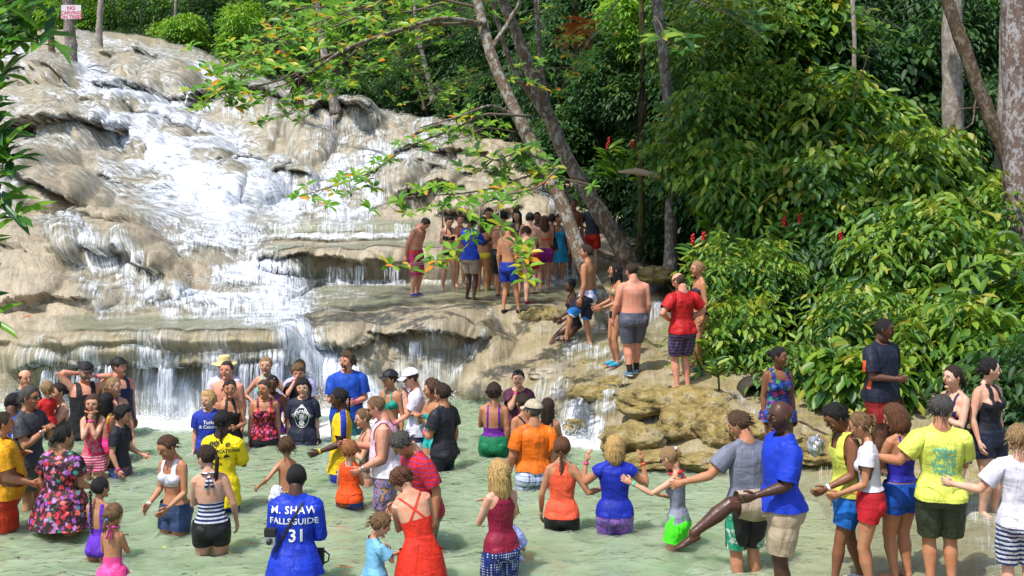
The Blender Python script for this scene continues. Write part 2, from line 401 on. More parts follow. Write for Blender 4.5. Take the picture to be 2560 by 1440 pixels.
# mounds of travertine: (px, py, rx, ry(px in photo), height m)
MOUNDS = [(430,205,75,45,1.1),(120,190,95,45,.9),(330,165,60,35,.7),(90,260,120,40,.6),(180,330,120,45,.8),(110,420,100,55,.7),(150,480,110,60,.9),
 (60,470,60,50,.5),(600,215,60,30,.5),(560,260,80,30,.6),(640,270,90,35,.7),(720,330,50,60,.5),(870,300,90,35,.8),(780,360,60,60,.7),(650,330,60,60,.5),
 (300,270,110,45,.7),(380,330,120,60,.7),(480,400,110,60,.5),(640,470,90,55,.7),(745,455,50,35,.5),(560,480,70,50,.45),(1000,460,80,40,.6),(1060,400,80,30,.5),
 (1120,350,90,30,.5),(1050,480,110,40,.6),(1200,400,90,30,.5),(1180,500,120,45,.7),(1240,460,60,35,.4),(1320,520,70,50,.5),(1130,440,90,25,.4),
 (90,620,150,70,.6),(280,610,130,70,.7),(60,720,120,60,.45),(180,750,120,45,.35),(380,660,70,60,.55),(440,700,45,50,.4),(120,800,120,25,.2),
 (720,655,75,45,.35),(850,660,100,35,.25),(960,650,60,40,.2),(300,860,190,45,.25),(560,850,170,35,.22),(100,900,90,60,.3),(830,830,90,60,.30),(900,870,70,70,.2),
 (1080,830,110,50,.28),(1230,860,60,60,.25),(1300,900,90,60,.2),(1330,960,130,50,.22),(1210,960,80,50,.2),(1450,960,60,35,.15),
 (760,590,120,15,.1),(950,590,120,15,.1),(520,640,70,30,.25),(650,760,120,30,.15),(1600,1000,70,30,.18),(1480,1000,60,35,.22),(1420,1040,50,30,.18),
 (220,560,60,22,.3),(240,500,45,30,.4),(330,560,80,25,.3),(1060,330,60,18,.3),(940,310,70,16,.25),(1260,380,60,16,.3),
 (1500,640,60,30,.3),(1560,700,50,25,.25),(1480,560,50,25,.3)]
X0 = grid.copy()
for (mx, my, rx, ry, h) in MOUNDS:
    i, j = scr_to_grid(mx, my)
    c = X0[i, j]; s = FPX / c[1]
    q = ((gpx - mx) / rx) ** 2 + ((gpy - my) / ry) ** 2
    near = np.abs(X0[..., 1] - c[1]) < max(2.2, 3.2 * ry / s + 1.5)
    b = np.where(near, np.clip(1 - q, 0, 1) ** 0.5, 0) * h * (1.5 if my < 540 else 1.15)
    grid[..., 1] -= b * 0.85; grid[..., 2] += b * 0.45
# ledges: rounded travertine edges that stick out over a hollow; (points in the photo, overhang m, px above, px below, hollow m)
LEDGES = [([(-60,238),(120,230),(250,234),(330,252),(400,262)], .9, 45, 40, .15), ([(480,268),(560,258),(640,258),(715,268)], .9, 26, 75, 1.5), ([(30,325),(120,338),(200,346),(325,356)], .9, 55, 55, 1.2), ([(785,305),(860,294),(965,308)], .8, 24, 80, 1.3),
 ([(20,205),(130,208),(200,222)], .6, 45, 12, .4), ([(360,245),(430,256),(505,245)], .6, 35, 10, .5), ([(255,138),(330,138),(395,150)], .7, 16, 45, .9), ([(255,104),(350,106)], .5, 12, 22, .6), ([(120,265),(200,275),(280,290)], .4, 25, 22, .1),
 ([(300,300),(420,322),(520,350)], .5, 40, 30, .05), ([(560,425),(640,432),(730,420)], .6, 35, 90, .1), ([(60,475),(150,525),(215,538)], .6, 55, 14, .5), ([(250,440),(330,470),(420,480)], .4, 40, 40, .05),
 ([(990,398),(1080,404),(1210,398)], .5, 30, 20, .5), ([(945,452),(1050,447),(1210,455)], .5, 34, 22, .5), ([(1000,505),(1150,507)], .5, 32, 20, .5), ([(1040,352),(1190,350)], .4, 20, 18, .4), ([(1100,540),(1290,548)], .5, 30, 12, .4), ([(1220,470),(1300,480)], .4, 30, 14, .4), ([(700,460),(790,465)], .4, 30, 40, .5),
 ([(20,642),(120,650),(210,668)], .25, 60, 20, .12), ([(240,655),(330,668),(415,706)], .4, 70, 20, .35), ([(-20,765),(110,772),(230,765)], .2, 70, 14, .06), ([(380,745),(440,752),(480,745)], .3, 60, 8, .25), ([(120,575),(230,572),(330,590)], .3, 22, 22, .2),
 ([(60,935),(130,922),(300,908),(500,912),(715,895)], .30, 80, 60, .22), ([(935,850),(1080,846),(1215,858)], .26, 70, 60, .35), ([(800,880),(880,885),(930,870)], .2, 60, 50, .2), ([(640,690),(740,705),(780,700)], .2, 40, 8, .3), ([(660,664),(800,664),(900,662),(1010,660)], .26, 40, 40, .5), ([(440,580),(700,576),(1040,578)], .26, 26, 16, .16)]
hz = (fbm2(gpx / 24.0, gpx * 0, 71, 3) - .5)
for pts_, out, wa, wb_, rec in LEDGES:
    lx = np.array([p[0] for p in pts_], float); ly = np.array([p[1] for p in pts_], float)
    yy = np.interp(gpx, lx, ly) + hz * 12 + (fbm2(gpx / 70.0, gpx * 0, int(lx[0]) % 97, 2) - .5) * 14
    e = np.clip(np.minimum((gpx - lx[0] + 25) / 35, (lx[-1] + 25 - gpx) / 35), 0, 1); e = e * e * (3 - 2 * e)
    sc_l = .7 + .6 * fbm2(gpx / 55.0, gpx * 0 + ly[0], 5, 2)
    dyv = gpy - yy
    cidx = scr_to_grid(lx.mean(), float(np.interp(lx.mean(), lx, ly))); Dc = X0[cidx][1]
    near = np.abs(X0[..., 1] - Dc) < 7.0 + .12 * Dc
    up_ = np.where((dyv <= 0) & (dyv > -wa), np.sqrt(np.clip(1 - (-dyv / wa), 0, 1)) , 0)
    dn_ = np.where((dyv > 0) & (dyv < wb_), -np.clip(1 - dyv / wb_, 0, 1) ** .6 * rec, 0)
    m_ = np.where(near & (vt > 2.2)[None], e * sc_l, 0)
    grid[..., 1] -= (up_ * out + dn_) * m_; grid[..., 2] += up_ * out * .22 * m_
# lumpy noise, larger on the big upper rocks
far = np.clip((grid[..., 1] - 22) / 25, 0, 1)
onrock = np.clip((vt - 2.2) / 0.6, 0, 1)[None] * np.ones((NX, 1))
flatness = np.zeros((NX, NV))
for a, b, x0, x1 in ((4.05, 4.97, 130, 1450), (6.15, 6.9, 600, 1250), (8.25, 8.95, 430, 1100)):
    f_ = np.clip(np.minimum((vt - a) / 0.12, (b - vt) / 0.1), 0, 1)[None] * np.clip(np.minimum((pxs - x0) / 80, (x1 - pxs) / 80), 0, 1)[:, None]
    flatness = np.maximum(flatness, f_)
lum = np.abs(fbm2(grid[..., 0] * 0.62 + 50, grid[..., 1] * 0.45 + grid[..., 2] * 0.62, 5, 3, .38) - 0.5) * 3
lum = np.minimum(lum, 1.0)
lum2 = fbm2(grid[..., 0] * 3.1 + 50, grid[..., 1] * 2.2 + grid[..., 2] * 3.1, 9, 4) - 0.5
amp = (0.10 + 0.35 * far) * onrock * (1 - flatness)
nearr = np.clip((gpx - 1950) / 150, 0, 1) * np.clip((grid[..., 1] < 16), 0, 1)
amp *= (1 - 0.6 * nearr)
d = (0.4 - np.sqrt(lum + .01) * 0) * amp * 0 + (np.sqrt(lum + .02) - .5) * amp * 0.9 + lum2 * (0.06 + amp * 0.22) * onrock * (1 - flatness)
grid[..., 1] -= d * 0.6; grid[..., 2] += d * 0.7
# fine vertical flutes on steep faces
fl = (fbm2(grid[..., 0] * 9 + 3, vt[None] * 1.5 + 0 * grid[..., 0], 21, 3) - 0.5) * onrock * (1 - flatness) * 0.07 * (1 - nearr)
grid[..., 1] -= fl

# where the water runs: strokes (x0,y0,x1,y1,width,amount)
ST = [(60,110,20,170,40,.9),(330,120,520,200,26,.8),(200,150,230,200,35,1.0),(230,200,300,260,60,1.0),(340,130,340,250,60,.55),(500,170,580,240,30,1.0),(560,240,700,250,20,.8),(600,140,720,250,10,.5),
 (260,250,420,420,95,1.0),(380,260,560,420,90,1.0),(480,300,640,440,80,1.0),(300,300,420,510,90,1.0),(420,420,560,520,110,1.15),(560,450,720,520,75,1.05),(600,420,700,410,40,.9),
 (150,240,280,300,60,.75),(100,320,300,420,60,.62),(230,340,260,470,45,.62),(20,380,60,500,50,.75),(0,520,40,560,40,.8),(60,420,330,540,18,.6),(280,470,400,560,50,.75),(120,230,40,250,40,.5),
 (720,330,725,380,7,.9),(720,380,740,420,22,.7),(860,300,830,420,50,.72),(900,300,890,400,45,.62),(850,420,760,520,40,1.0),(940,420,850,520,80,1.05),(1060,350,960,420,60,.8),(1000,420,900,530,50,1.0),(1150,340,1040,400,60,.62),
 (1180,480,1190,530,25,.5),(1100,520,1080,530,60,.4),(1250,330,1150,330,20,.5),(1330,480,1390,550,22,.75),(620,370,640,420,30,.5),
 (430,560,560,620,30,.9),(560,620,640,720,60,1.1),(470,600,620,720,40,1.0),(600,680,720,760,90,1.15),(460,750,760,780,32,1.1),(480,780,640,800,22,.9),(620,770,860,800,14,.7),
 (500,600,1040,600,8,1.0),(760,712,1010,712,8,.95),(1060,708,1250,705,9,.8),(1350,690,1420,700,30,.9),
 (130,570,300,740,50,.7),(200,590,360,740,45,.85),(230,640,250,760,22,.75),(330,720,430,770,45,.9),(250,790,460,760,20,.75),(40,570,100,590,50,.35),(400,600,430,640,20,.4),
 (0,900,100,890,30,.5),(30,900,30,980,40,.6),(90,880,80,1000,30,.55),(140,860,60,1000,22,.6),
 (730,830,790,940,55,1.15),(780,900,900,990,60,1.15),(850,960,960,1010,40,1.0),(950,800,935,900,9,.6),(935,900,930,960,10,.6),(1010,880,1000,1010,40,.72),(1090,880,1080,1010,60,.74),(1150,870,1130,1000,30,.6),(1040,830,1150,840,60,.25),
 (1225,790,1240,840,16,.75),(1210,850,1140,960,12,.7),(250,960,300,1050,90,.70),(420,940,420,1040,120,.72),(600,950,600,1040,120,.72),(700,940,690,1040,70,.8),(160,970,190,1040,50,.72),
 (300,900,700,900,40,.34),(420,1000,500,1040,120,1.0),(150,935,200,1040,60,.85),(250,930,300,1040,70,.95),(400,925,420,1040,90,.95),(560,930,560,1040,80,.95),(690,920,680,1040,60,.95),(300,850,600,850,30,.42),(440,556,1040,556,9,.55),(440,575,1040,578,16,.42),(640,640,1000,636,12,.5),(130,820,420,800,16,.35),(180,260,300,300,60,.7),(60,300,20,420,60,.7),(260,110,320,130,30,.75),(400,140,520,200,40,.8),(220,130,180,110,60,.6),(20,110,80,200,40,.7),(700,300,640,380,50,.45),(640,390,700,420,50,.7),(900,440,1000,430,70,.8),(1100,380,1000,470,60,.7),(1150,430,1050,500,50,.55),(1200,500,1100,530,40,.5),(170,600,250,760,40,.7),(330,640,420,760,36,.75),(0,600,60,700,40,.4),(20,840,120,830,24,.4),(380,560,480,640,40,.8),(620,600,560,700,70,.95),(700,720,640,790,60,1.0),(760,740,900,740,30,.5),(860,810,850,900,50,.45),(1000,560,1000,600,200,.30),(700,560,700,600,200,.30),(800,660,900,700,120,.36),(1240,600,1260,700,40,.5),(1300,560,1340,600,20,.4),
 (1440,820,1490,830,30,.7),(1290,770,1310,800,8,.5),(1360,830,1500,890,18,.7),(1420,880,1560,900,22,.8),(1440,900,1360,960,25,.6),(1400,950,1330,1010,30,.55),(1400,980,1350,1060,35,.65),(1480,930,1560,960,22,.6),(1540,960,1500,1040,30,.65),(1440,1040,1480,1100,50,.85),(1500,1070,1360,1080,30,.9),(1560,1010,1480,1080,20,.7),(1640,1040,1600,1080,16,.5),(1780,910,1850,960,14,.3),
 (1490,680,1500,700,30,.5),(1620,770,1660,850,40,.45),(1995,900,2010,960,16,.75),(2010,960,2020,1010,14,.6),(1840,1000,1880,1040,14,.7),(2440,1280,2480,1440,50,.42),(2400,1200,2450,1300,40,.35),(2060,1180,2200,1220,40,.35)]
flow = np.zeros((NX, NV))
vx, vy = gpx, gpy
for (x0, y0, x1, y1, w, a) in ST:
    dx, dy = x1 - x0, y1 - y0; L = dx * dx + dy * dy
    tt = np.clip(((vx - x0) * dx + (vy - y0) * dy) / L, 0, 1)
    dd = np.hypot(vx - x0 - tt * dx, vy - y0 - tt * dy) / w
    flow = np.maximum(flow, a * np.clip(1.35 - dd, 0, 1) ** 0.8)
# rock that stands clear of the water
for (x_, y_, rx_, ry_, k_) in [(430,222,72,36,.75),(180,450,75,45,.7),(110,210,90,35,.6),(320,392,46,18,.6),(470,356,60,14,.55),(600,470,34,26,.5),(690,330,60,60,.6),(330,312,56,13,.55),(550,418,66,13,.5),(380,455,50,16,.5),(640,400,40,14,.5),(230,290,60,16,.5),(520,300,70,16,.5),(500,690,26,40,.4),(560,655,60,20,.5),(600,735,60,16,.35),(880,500,26,30,.4),(1000,470,50,25,.5),(1120,415,60,20,.4)]:
    q_ = np.sqrt(((vx - x_) / rx_) ** 2 + ((vy - y_) / ry_) ** 2) + (fbm2(vx / 22.0, vy / 22.0, 88, 3) - .5) * .8
    flow *= 1 - .75 * k_ * np.clip((1.25 - q_) / .35, 0, 1)
hid = (vt < 2.0)[None] * np.ones((NX, 1), bool)
film = np.clip((vt - 3.2) / 0.8, 0, 1) * np.clip((9.3 - vt) / 0.3, 0, 1)
flow = np.maximum(flow, (0.30 + .28 * np.clip((560 - gpy) / 60, 0, 1)) * onrock * np.clip((1300 - gpx) / 200, 0, 1) * (0.5 + fbm2(gpx / 70, gpy / 90, 77, 3)) * (1 - 0.6 * np.clip((gpy - 600) / 100, 0, 1)))
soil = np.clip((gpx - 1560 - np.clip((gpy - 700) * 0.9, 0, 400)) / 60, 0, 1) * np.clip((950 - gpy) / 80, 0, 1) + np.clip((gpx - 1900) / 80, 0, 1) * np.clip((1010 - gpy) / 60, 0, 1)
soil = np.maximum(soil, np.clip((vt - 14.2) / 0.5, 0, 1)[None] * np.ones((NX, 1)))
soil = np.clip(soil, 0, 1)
moss = np.clip((gpx - 1050) / 400, 0, 1) * np.clip((gpy - 640) / 80, 0, 1) * 0.65
moss = np.maximum(moss, 0.35 * np.clip((gpy - 800) / 60, 0, 1) * (gpx < 800)) 
moss = np.maximum(moss, .85 * np.clip((gpx - 1850) / 150, 0, 1) * np.clip((gpy - 1040) / 60, 0, 1))
flow = flow * (1 - soil * (flow < 0.3))
# flat levels are pools
poolm = flatness * 1.0
poolm = np.maximum(poolm, 0.95 * np.clip((gpx - 1900) / 100, 0, 1) * np.clip((2.7 - vt) / .3, 0, 1)[None])
poolm = np.maximum(poolm, 0.5 * np.exp(-((gpx - 1560) / 120) ** 2 - ((gpy - 815) / 40) ** 2))
# arc length uv
seg = np.linalg.norm(np.diff(X0, axis=1), axis=2); arc = np.concatenate([np.zeros((NX, 1)), np.cumsum(seg, 1)], 1)
arc = arc - arc[:, [int(np.argmin(abs(vt - 4)))]]
# the streaks lean with the big cascade (its water runs down to the right)
lean = np.where((gpx < 800) & (gpy < 540), 0.55, 0.0)
from_u = np.repeat(((pxs - CX) / 110.0)[:, None], NV, 1)
u = from_u * 1.0 + 0.0
sh = np.clip((560 - gpy) / 60, 0, 1) * np.clip((760 - gpx) / 100, 0, 1)
u = u + 0.75 * arc * sh * 0.35
uvg = np.stack([u, arc], -1).reshape(-1, 2)

ii = np.arange(NX * NV).reshape(NX, NV)
Q = np.stack([ii[:-1, :-1], ii[1:, :-1], ii[1:, 1:], ii[:-1, 1:]], -1).reshape(-1, 4)
gv = grid.reshape(-1, 3)
rock_me = mesh_np('falls_rock', gv, [Q], [M_ROCK], attrs={'moss': moss.ravel(), 'soil': soil.ravel()}, uv=uvg)
link('terraced_rock_ground', rock_me, kind='structure')
TERR = BVHTree.FromPolygons([tuple(p) for p in gv], [tuple(int(i) for i in q) for q in Q])
def ground(x, y, top=30.0):
    h = TERR.ray_cast(Vector((x, y, top)), Vector((0, 0, -1)))
    return h[0].z if h[0] is not None else 0.0
# running water sheet, a few centimetres off the rock, only where there is any
nrm = np.empty(len(gv) * 3, np.float32); rock_me.vertex_normals.foreach_get('vector', nrm); nrm = nrm.reshape(-1, 3)
rip = (fbm2(uvg[:, 0] * 7, uvg[:, 1] * 1.1, 31, 4) - 0.5)
fr = flow.ravel()
thick = 0.02 + 0.10 * np.clip(fr, 0, 1) + rip * (0.02 + 0.03 * np.clip(fr, 0, 1)) * (0.5 + far.ravel() * 1.5)
thick = np.where(flatness.ravel() > 0.3, 0.04 + rip * 0.02, np.maximum(thick, 0.012))
wv = gv + nrm * thick[:, None]
mt = np.maximum(fr, poolm.ravel())
keep = (mt[Q].max(1) > 0.1) & (np.repeat(vt[None], NX, 0).ravel()[Q].min(1) > 1.2) & (np.repeat(vt[None], NX, 0).ravel()[Q].max(1) < 14.6)
Qw = Q[keep]
used, inv = np.unique(Qw, return_inverse=True)
flow_me = mesh_np('cascading_water', wv[used], [inv.reshape(-1, 4)], [M_FLOW], attrs={'flow': fr[used], 'pool': poolm.ravel()[used]}, uv=uvg[used])
link('cascading_water', flow_me, kind='structure')

# ------------------------------------------------------------------ main pool surface with waves
def pool_surface():
    px_ = np.linspace(-500, 2700, 560)
    s_ = 1 / np.linspace(1 / 600.0, 1 / 140.0, 330)
    PX, S = np.meshgrid(px_, s_, indexing='ij')
    X, Y = (PX - CX) / S, FPX / S
    PY = YH + 4 * S
    foam = np.zeros_like(X)
    fs = [(0,1010,250,1040,30,.9),(250,1050,560,1062,26,1.2),(380,1020,760,1045,34,1.3),(700,1050,950,1040,60,1.3),(820,1010,1000,1020,30,1.1),(760,1080,900,1090,30,.7),(950,1040,1100,1030,30,.7),(1340,1075,1500,1105,32,1.3),(1300,1110,1560,1140,30,.7),(1130,1060,1200,1070,25,.6),
          (1620,1390,1720,1400,40,.6),(1750,1430,1900,1440,30,.7),(0,1100,700,1110,40,.35),(1500,1130,1700,1150,20,.4)]
    for (x0, y0, x1, y1, w, a) in fs:
        dx, dy = x1 - x0, y1 - y0; L = dx * dx + dy * dy
        tt = np.clip(((PX - x0) * dx + (PY - y0) * dy) / L, 0, 1)
        dd = np.hypot(PX - x0 - tt * dx, (PY - y0 - tt * dy)) / w
        foam = np.maximum(foam, a * np.clip(1.6 - dd, 0, 1))
    foam = np.maximum(foam, 0.09 + .32 * np.clip((1250 - PY) / 250, 0, 1))  # low base level paints sparse glint flecks; real foam thickens towards the falls
    ring = np.zeros_like(X)
    for (wx_, wy_, wr__) in WADERS:
        dd = np.hypot(X - wx_, Y - wy_); foam = np.maximum(foam, .62 * np.exp(-((dd - wr__) / .11) ** 2)); ring += np.cos((dd - wr__) * 19) * np.exp(-np.clip(dd - wr__, 0, 9) / .30) * (dd < 1.6) * .011
    Z = ring + (fbm2(X * 1.7, Y * 2.6, 41, 4) - 0.5) * 0.10 + np.clip(foam, 0, 1) * (fbm2(X * 5, Y * 5, 44, 3) - 0.4) * 0.10
    sandy = np.clip((PX - 1750) / 350, 0, 1) * 0.75
    n0, n1 = X.shape; idx = np.arange(n0 * n1).reshape(n0, n1)
    q = np.stack([idx[:-1, :-1], idx[1:, :-1], idx[1:, 1:], idx[:-1, 1:]], -1).reshape(-1, 4)
    V = np.stack([X, Y, Z], -1).reshape(-1, 3)
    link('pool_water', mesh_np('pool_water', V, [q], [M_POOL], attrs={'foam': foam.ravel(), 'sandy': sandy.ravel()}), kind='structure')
# ground sheet to the horizon under everything
gp = simple('forest_soil', (0.04, 0.032, 0.018), 0.9)
link('ground', mesh_np('ground', [(-400, -60, -1.6), (400, -60, -1.6), (400, 500, -1.6), (-400, 500, -1.6)], [[(0, 1, 2, 3)]], [gp]), kind='structure')
# forested slope that closes the valley behind the falls and on the right
def hillside():
    pts_ = [(-1500,34,-8),(-300,30,-3),(300,27,2),(800,33,0.5),(1250,44,-1),(1500,62,-1),(1700,84,-.5),(2100,98,0),(2700,104,0),(3600,108,0)]
    kx = np.array([p[0] for p in pts_], float); S = np.array([p[1] for p in pts_], float)
    xs_ = np.linspace(-1500, 3600, 90); Sx = np.interp(xs_, kx, S)
    V = []; nv = 40
    for px, s in zip(xs_, Sx):
        for k in range(nv):
            t = k / (nv - 1); dd = FPX / s; D = dd + t * 0.42 * dd + 2.0
            z = -1.5 + (t ** 0.9) * dd * 0.85
            n = (mnoise.noise(Vector((px / 130, k * .35, 2))) * 0.05) * dd
            V.append(((px - CX) / FPX * D, D - n, z + n * 0.6))
    idx = np.arange(len(V)).reshape(len(xs_), nv)
    q = np.stack([idx[:-1, :-1], idx[1:, :-1], idx[1:, 1:], idx[:-1, 1:]], -1).reshape(-1, 4)
    t = NT('hillside_undergrowth'); c = t.coord()
    cc = t.ramp(t.noise(c, 1.3, 6, 0.7), [(0.3, (0.006, 0.010, 0.004)), (0.55, (0.02, 0.035, 0.010)), (0.75, (0.04, 0.075, 0.015))])
    m = t.done(t.prin(cc, 0.9, 0.2, t.bump(t.noise(c, 3, 5), 1.0, 0.5)))
    link('forested_hillside', mesh_np('forested_hillside', V, [q], [m]), kind='structure')
hillside()
# ------------------------------------------------------------------ people
SKIN = {'pale': (.60, .37, .27), 'fair': (.56, .32, .215), 'pink': (.60, .30, .21), 'tan': (.44, .225, .125), 'olive': (.36, .19, .105), 'brown': (.20, .092, .048), 'dark': (.11, .053, .033), 'deep': (.070, .034, .023)}
HAIRC = {'black': (.010, .008, .008), 'dkbrown': (.028, .016, .010), 'brown': (.070, .036, .018), 'ltbrown': (.15, .085, .04), 'auburn': (.10, .04, .018), 'blonde': (.42, .27, .10), 'sandy': (.26, .16, .075), 'grey': (.17, .16, .15), 'dkgrey': (.06, .055, .05), 'red': (.25, .10, .035)}
_mc = {}
def skin_mat(k):
    if ('s', k) not in _mc:
        t = NT('skin_' + k); c = t.coord(); n = t.noise(c, 9, 4); b = SKIN[k]
        cc = t.mix(t.ramp(n, [(0.38, 0), (0.62, 1)]), b, (b[0] * .98, b[1] * .76, b[2] * .70)); cc = t.mix(t.ramp(t.noise(c, 2.6, 3), [(.45, 0), (.65, .5)]), cc, (b[0] * .72, b[1] * .58, b[2] * .50))
        _mc[('s', k)] = t.done(t.prin(cc, t.ramp(t.noise(c, 12, 3), [(.4, .55), (.6, .34)]), 0.32, t.bump(t.noise(c, 16, 4), .35, .012), Subsurface_Weight=0.06, Subsurface_Scale=0.01))
    return _mc[('s', k)]
def hair_mat(k):
    if ('h', k) not in _mc:
        t = NT('hair_' + k); c = t.coord(); n = t.noise(t.mapping(c, (90, 90, 14)), 1, 4, .7, .6); b = HAIRC[k]
        cc = t.mix(t.ramp(n, [(0.35, 0), (0.65, 1)]), tuple(v * .4 for v in b), tuple(v * 1.7 for v in b))
        _mc[('h', k)] = t.done(t.prin(cc, 0.6, 0.3, t.bump(n, 1.0, .02)))
    return _mc[('h', k)]
PAT = {}
def cloth(key):
    """key: colour tuple, or the name of a printed cloth"""
    if key in _mc: return _mc[key]
    nm = key if isinstance(key, str) else 'cloth_%02x%02x%02x' % tuple(int(min(v, 1) * 255) for v in key)
    t = NT(nm); c = t.coord(); fold = t.noise(t.mapping(c, (10, 10, 3)), 1, 3, .5, .8)
    if isinstance(key, tuple): cc = key
    else:
        x, y, z = t.sep(c)
        kind, cols = PAT[key][0], PAT[key][1:]
        if kind == 'hstripe':
            f = t.math('FRACT', t.math('MULTIPLY', z, cols[2])); cc = t.ramp(f, [(0, cols[0]), (cols[3] if len(cols) > 3 else .5, cols[1])], 'CONSTANT')
        elif kind == 'wavestripe':
            zz = t.math('ADD', z, t.math('MULTIPLY', t.noise(c, 14, 2), .03)); f = t.math('FRACT', t.math('MULTIPLY', zz, cols[2])); cc = t.ramp(f, [(0, cols[0]), (.5, cols[1])], 'CONSTANT')
        elif kind == 'floral':
            wv = t.n('ShaderNodeVectorMath', operation='MULTIPLY_ADD'); nn = t.n('ShaderNodeTexNoise'); nn.inputs['Scale'].default_value = 30; t.set(nn.inputs['Vector'], c); t.set(wv.inputs[0], nn.outputs['Color']); wv.inputs[1].default_value = (.07, .07, .07); t.set(wv.inputs[2], c); c2 = wv.outputs[0]; v1 = t.voronoi(c2, cols[0], out='Distance'); vc = t.voronoi(c2, cols[0], out='Color'); r = t.sep(vc)[0]
            pal = cols[2:]; fc = t.ramp(r, [(i / len(pal), p) for i, p in enumerate(pal)], 'CONSTANT')
            cc = t.mix(t.ramp(v1, [(0.0, 1), (.43, 1), (.5, 0)]), cols[1], fc)
            cc = t.mix(t.ramp(t.voronoi(c2, cols[0] * 2.3), [(.0, .55), (.28, .5), (.34, 0)]), cc, pal[0])
        elif kind == 'plaid':
            fx = t.math('FRACT', t.math('MULTIPLY', t.math('ADD', x, t.math('MULTIPLY', y, .7)), cols[2])); fz = t.math('FRACT', t.math('MULTIPLY', z, cols[2]))
            a = t.ramp(fx, [(0, 0), (.72, 1)], 'CONSTANT'); b = t.ramp(fz, [(0, 0), (.72, 1)], 'CONSTANT')
            cc = t.mix(t.math('MULTIPLY', t.math('ADD', a, b), .5), cols[0], cols[1])
        elif kind == 'dots':
            v = t.voronoi(c, cols[2], rand=0.0); cc = t.ramp(v, [(0, cols[1]), (.30, cols[0])], 'CONSTANT')
        elif kind == 'rainbow':
            cc = t.ramp(t.math('MULTIPLY', t.math('SUBTRACT', z, cols[0]), cols[1]), [(0, (.45, .01, .08)), (.12, (.75, .03, .25)), (.3, (.65, .02, .08)), (.42, (.85, .20, .01)), (.5, (.9, .7, .02)), (.58, (.05, .55, .05)), (.68, (.01, .2, .7)), (.78, (.30, .02, .4)), (.9, (.7, .02, .25))], 'CONSTANT')
        elif kind == 'fade':
            cc = t.ramp(t.math('MULTIPLY', t.math('SUBTRACT', z, cols[2]), cols[3]), [(0, cols[0]), (1, cols[1])])
        elif kind == 'mottle':
            cc = t.ramp(t.noise(c, cols[0], 4, .65, 1.5), [(.36 + .3 * i / len(cols[1:]), p) for i, p in enumerate(cols[1:])], 'CONSTANT')
        elif kind == 'diag':
            f = t.math('ADD', t.math('MULTIPLY', x, cols[3]), z); cc = t.ramp(t.math('FRACT', t.math('MULTIPLY', f, cols[2])), [(0, cols[0]), (.45, cols[1]), (.78, cols[4])], 'CONSTANT')
    wr_n = t.noise(t.mapping(c, (4, 4, 9), rot=(0, .6, 0)), 1, 3, .5, 1.4); bn = t.bump(t.noise(c, 220, 2), .08, .002, t.bump(t.math('ADD', fold, t.math('MULTIPLY', wr_n, .5)), .9, .03))
    cc2 = t.mix(t.math('MULTIPLY', t.ramp(t.noise(c, 5, 3), [(.4, 0), (.7, 1)]), .38), cc, (0, 0, 0))
    _mc[key] = t.done(t.prin(cc2, t.ramp(t.noise(c, 4, 3), [(.4, .75), (.65, .42)]), 0.3, bn)); return _mc[key]
M_EYEW, M_DARK, M_LIPD = simple('eye_white', (.34, .31, .29), .3), simple('iris_dark', (.012, .009, .008), .2), simple('lips', (.33, .09, .07), .5)
M_LENS = simple('dark_lens', (.008, .008, .010), .08, .8); M_PINK = simple('pink_wristband', (.85, .05, .28), .5); M_ORANGEB = simple('orange_wristband', (.85, .12, .03), .5)
M_METAL = simple('watch_metal', (.5, .5, .5), .3, .5, .8); M_STRAW = simple('straw', (.62, .50, .25), .8, .2, 0, .6, 90); M_WHITE = simple('white_print', (.80, .80, .80), .6); M_BLACKP = simple('black_print', (.012, .012, .012), .6)
M_TEALP = simple('teal_print', (.05, .40, .38), .6); M_REDP = simple('red_print', (.6, .02, .02), .6); M_INK = simple('tattoo_ink', (.06, .035, .025), .5)
M_SILVER = simple('silver_bag', (.50, .51, .54), .22, .8, .7, .6, 14)

def smooth01(t): t = np.clip(t, 0, 1); return t * t * (3 - 2 * t)
def rx(a): c, s = math.cos(a), math.sin(a); return np.array([[1, 0, 0], [0, c, -s], [0, s, c]])
def ry(a): c, s = math.cos(a), math.sin(a); return np.array([[c, 0, s], [0, 1, 0], [-s, 0, c]])
def rz(a): c, s = math.cos(a), math.sin(a); return np.array([[c, -s, 0], [s, c, 0], [0, 0, 1]])

class Spine:
    def __init__(s, h, lean, side, twist):
        s.z = np.arange(.40, .93, .01); s.O = []; s.R = []; s.h = h
        k0 = int(round((.50 - .40) / .01)); o = np.array([0, 0, .50 * h])
        for i, z in enumerate(s.z):
            t = float(smooth01((z - .50) / .26))
            R = rz(math.radians(twist) * t) @ ry(math.radians(side) * t) @ rx(-math.radians(lean) * t)
            if i > k0: o = o + R @ np.array([0, 0, .01 * h])
            s.O.append(o.copy() if i >= k0 else np.array([0, 0, z * h])); s.R.append(R if i >= k0 else np.eye(3))
        s.O = np.array(s.O); s.R = np.array(s.R)
    def at(s, z):
        k = min(max(int(round((z - .40) / .01)), 0), len(s.z) - 1); dz = z - s.z[k]
        return s.O[k] + s.R[k] @ np.array([0, 0, dz * s.h]), s.R[k]
    def P(s, x, y, z):
        o, R = s.at(z); return o + R @ np.array([x, y, 0]) * s.h
    def inv(s, V):
        """torso coordinates (units of h) of world-ish points"""
        d = ((V[:, None] - s.O[None]) ** 2).sum(2); k = d.argmin(1)
        q = np.einsum('nij,nj->ni', np.transpose(s.R[k], (0, 2, 1)), V - s.O[k]) / s.h
        return q[:, 0], q[:, 1], s.z[k] + np.clip(q[:, 2], -.3, .3)

